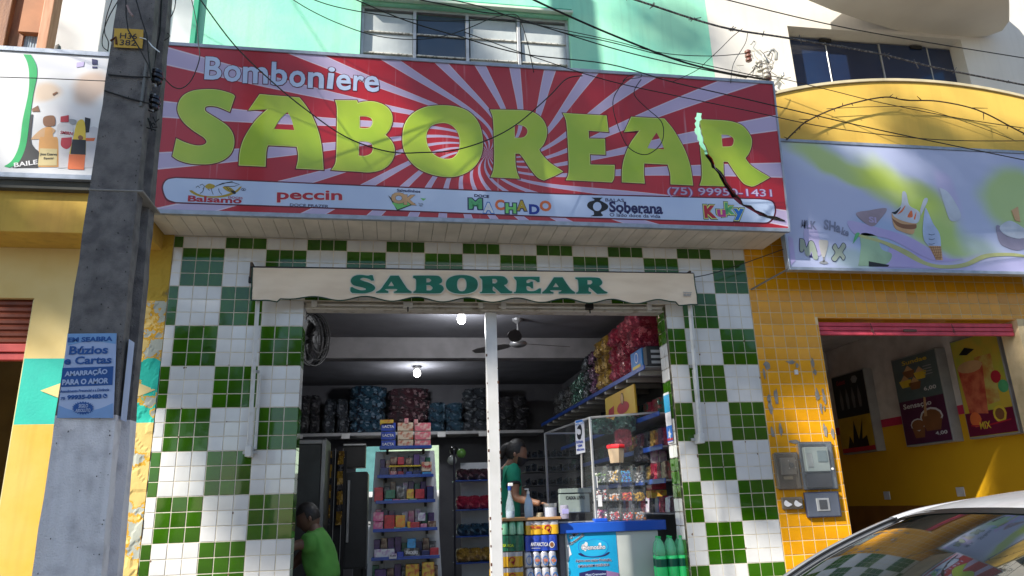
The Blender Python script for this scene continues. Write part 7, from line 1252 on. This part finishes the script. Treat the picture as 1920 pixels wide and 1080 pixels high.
# where the photograph shows shade on the facade plane: (x, z, spread x, spread z, amount)
SHADE = [(-.6, 4.6, .5, .35, 40), (0, 4.95, .3, .3, 55), (.2, 4.5, .3, .4, 60), (.75, 5.02, .40, .16, 40), (.7, 4.2, .2, .2, 30), (2.1, 5.05, .35, .10, 26), (2.35, 4.8, .2, .18, 24), (2.95, 4.9, .28, .28, 44), (3.25, 4.5, .22, .32, 40), (3.95, 4.95, .25, .28, 40), (4.2, 4.5, .2, .25, 30), (3.9, 4.05, .4, .1, 30), (1.2, 3.98, .6, .1, 30), (4.6, 5.05, .25, .12, 30), (.33, 1.6, .09, .4, -55), (.3, 2.7, .10, .45, -95), (.28, 3.7, .08, .4, -60), (.25, 4.4, .08, .2, -30),
    (1.0, 2.85, .40, .40, 170), (.25, 2.75, .16, .30, 60), (.7, 2.2, .22, .30, 80), (.85, 1.65, .16, .25, 50), (4.5, 3.0, .45, .25, 120), (5.0, 3.05, .5, .3, 130), (4.3, 2.2, .12, .15, 16), (4.72, 2.15, .16, .22, 40), (4.8, 1.7, .12, .10, 14), (5.2, 2.9, .4, .2, 60),
    (7.25, 2.35, .55, .55, 300), (6.6, 2.3, .35, .6, 110), (5.5, 4.55, .30, .25, 110), (5.9, 4.15, .40, .14, 80), (6.4, 3.85, .5, .14, 70), (7.3, 4.25, .4, .22, 70), (6.9, 4.95, .25, .12, 30), (7.9, 4.6, .3, .4, 50), (2.0, 3.3, 1.8, .2, 160), (-1.0, 3.4, .5, .25, 60), (4.6, 6.2, .25, .1, 18), (2.05, 6.0, .18, .3, 40)]
leafv = []; leaff = []; nl = 0; cl = MB(); anchors = []
TL_ = SUN
def leaf(c, s):
    d = Vector((random.gauss(0, 1), random.gauss(0, 1), random.gauss(0, 1))).normalized(); e = d.orthogonal().normalized(); f = (e+d.cross(e)*random.uniform(-1, 1)).normalized()
    b = len(leafv); leafv.extend([c-d*s, c+f*s*.45, c+d*s, c-f*s*.45]); leaff.append((b, b+1, b+2, b+3))
for (x, z, sxx, szz, amt) in SHADE:
    for k in range(abs(amt)):
        sf = .42 if (3.8 < z < 5.2 and x < 5.1) else .55; tx = random.gauss(x, sxx*sf); tz = random.gauss(z, szz*sf); t = random.uniform(9.5, 13.5)
        py_ = -2.3 if amt < 0 else 0 if z < 3.7 else (-.55 if x < 5.1 and z < 5.3 else -.34 if x > 5.3 and z < 5.6 else 0); c = Vector((tx, py_, tz))+Vector((-1.5, -1.0, 1.18))*t
        for q in range(8): leaf(c+Vector((random.gauss(0, .12), random.gauss(0, .12), random.gauss(0, .12))), random.uniform(.06, .11))
    anchors.append(Vector((x, 0, z))+Vector((-1.5, -1.0, 1.18))*11.5)
# the rest of the crown, away from the shade map
for k in range(9000):
    c = Vector((random.gauss(-24, 1.6), random.gauss(-12, 1.0), random.gauss(15.0, 2))) if k % 2 else Vector((random.gauss(-16.5, 2.4), random.gauss(-11.4, .7), random.gauss(22.5, .5)))
    if c.x+1.5*abs(c.y) < -1.6 or c.z-1.18*abs(c.y) > 7.6: leaf(c, random.uniform(.07, .12))
me = bpy.data.meshes.new('crown'); me.from_pydata([tuple(v) for v in leafv], [], leaff); fin(me, 'crown', LEAF, tree, kind='stuff')
base = Vector((-13.5, -12.6, .06)); fork = Vector((-14.2, -12.2, 9.5)); m = MB(); m.tube([base, Vector((-13.8, -12.5, 3)), Vector((-13.6, -12.4, 6.5)), fork], [.34, .27, .22, .2], 12)
m.build('trunk', BARK, tree, smooth=True); 
m = MB()
for a in anchors[::6]: m.tube([fork, fork.lerp(a, .5)+Vector((-.8, 0, .5)), a], [.08, .03, .008], 6)
m.build('limb', BARK, tree, smooth=True, kind='stuff')
# opposite side of the street, seen only in reflections
for k, (x0, x1, h_, c) in enumerate(((-22, -14.5, 4.2, (.6, .5, .38)), (2.5, 9, 3.6, (.5, .56, .6)), (9.2, 17, 5.2, (.62, .42, .3)), (17.3, 26, 4.0, (.55, .6, .5)))):
    r_ = thing('street_house', ('low beige house', 'low blue grey house', 'taller salmon house', 'pale green house')[k]+' on the opposite side of the street', 'building', ((x0+x1)/2, -13, .1)); box('wall', x0, x1, -17, -12.5, .1, h_, M('house_wall_%d' % k if 0 else ('beige', 'bluegrey', 'salmon', 'palegreen')[k]+'_wall', c, .85), r_, 0)
    MB().box(x0-.3, x1+.3, -17.2, -12.2, h_, h_+.25).build('roof', M('roof_tiles', (.35, .15, .08), .9), r_)
    for q in range(3): w_ = x0+(x1-x0)*(q+.5)/3; box('window' if q != 1 else 'door', w_-.5, w_+.5, -12.49, -12.45, 1.2 if q != 1 else .15, 2.4, M('house_dark', (.05, .05, .06), .2), r_)
for k, (x, y, z, r0) in enumerate(((-3.6, -13.4, 4.6, 1.7), (.6, -14.2, 4.9, 1.9), (13.0, -20.5, 6.5, 2.4))):
    t2 = thing('street_tree', ('small dark tree across the street, left of its neighbour', 'round tree across the street facing the shop door', 'tree behind the salmon house across the street')[k], 'tree', (x, y, .1)); MB().tube([(x, y, .1), (x+.1, y, z*.5), (x, y, z)], [.2, .15, .08], 8).build('trunk', BARK, t2); vs = []; fs = []
    for q in range(4500):
        d = Vector((random.gauss(0, 1), random.gauss(0, 1), random.gauss(0, .8))).normalized()*r0*random.random()**.4; c = Vector((x, y, z+.4))+d*(1+.35*noise.noise(d*1.3)); s = random.uniform(.07, .13); dd = Vector((random.gauss(0, 1), random.gauss(0, 1), random.gauss(0, 1))).normalized(); e = dd.orthogonal().normalized(); b = len(vs); vs += [c-dd*s, c+e*s*.5, c+dd*s, c-e*s*.5]; fs.append((b, b+1, b+2, b+3))
    me = bpy.data.meshes.new('crown'); me.from_pydata([tuple(v) for v in vs], [], fs); fin(me, 'crown', LEAF, t2, kind='stuff')
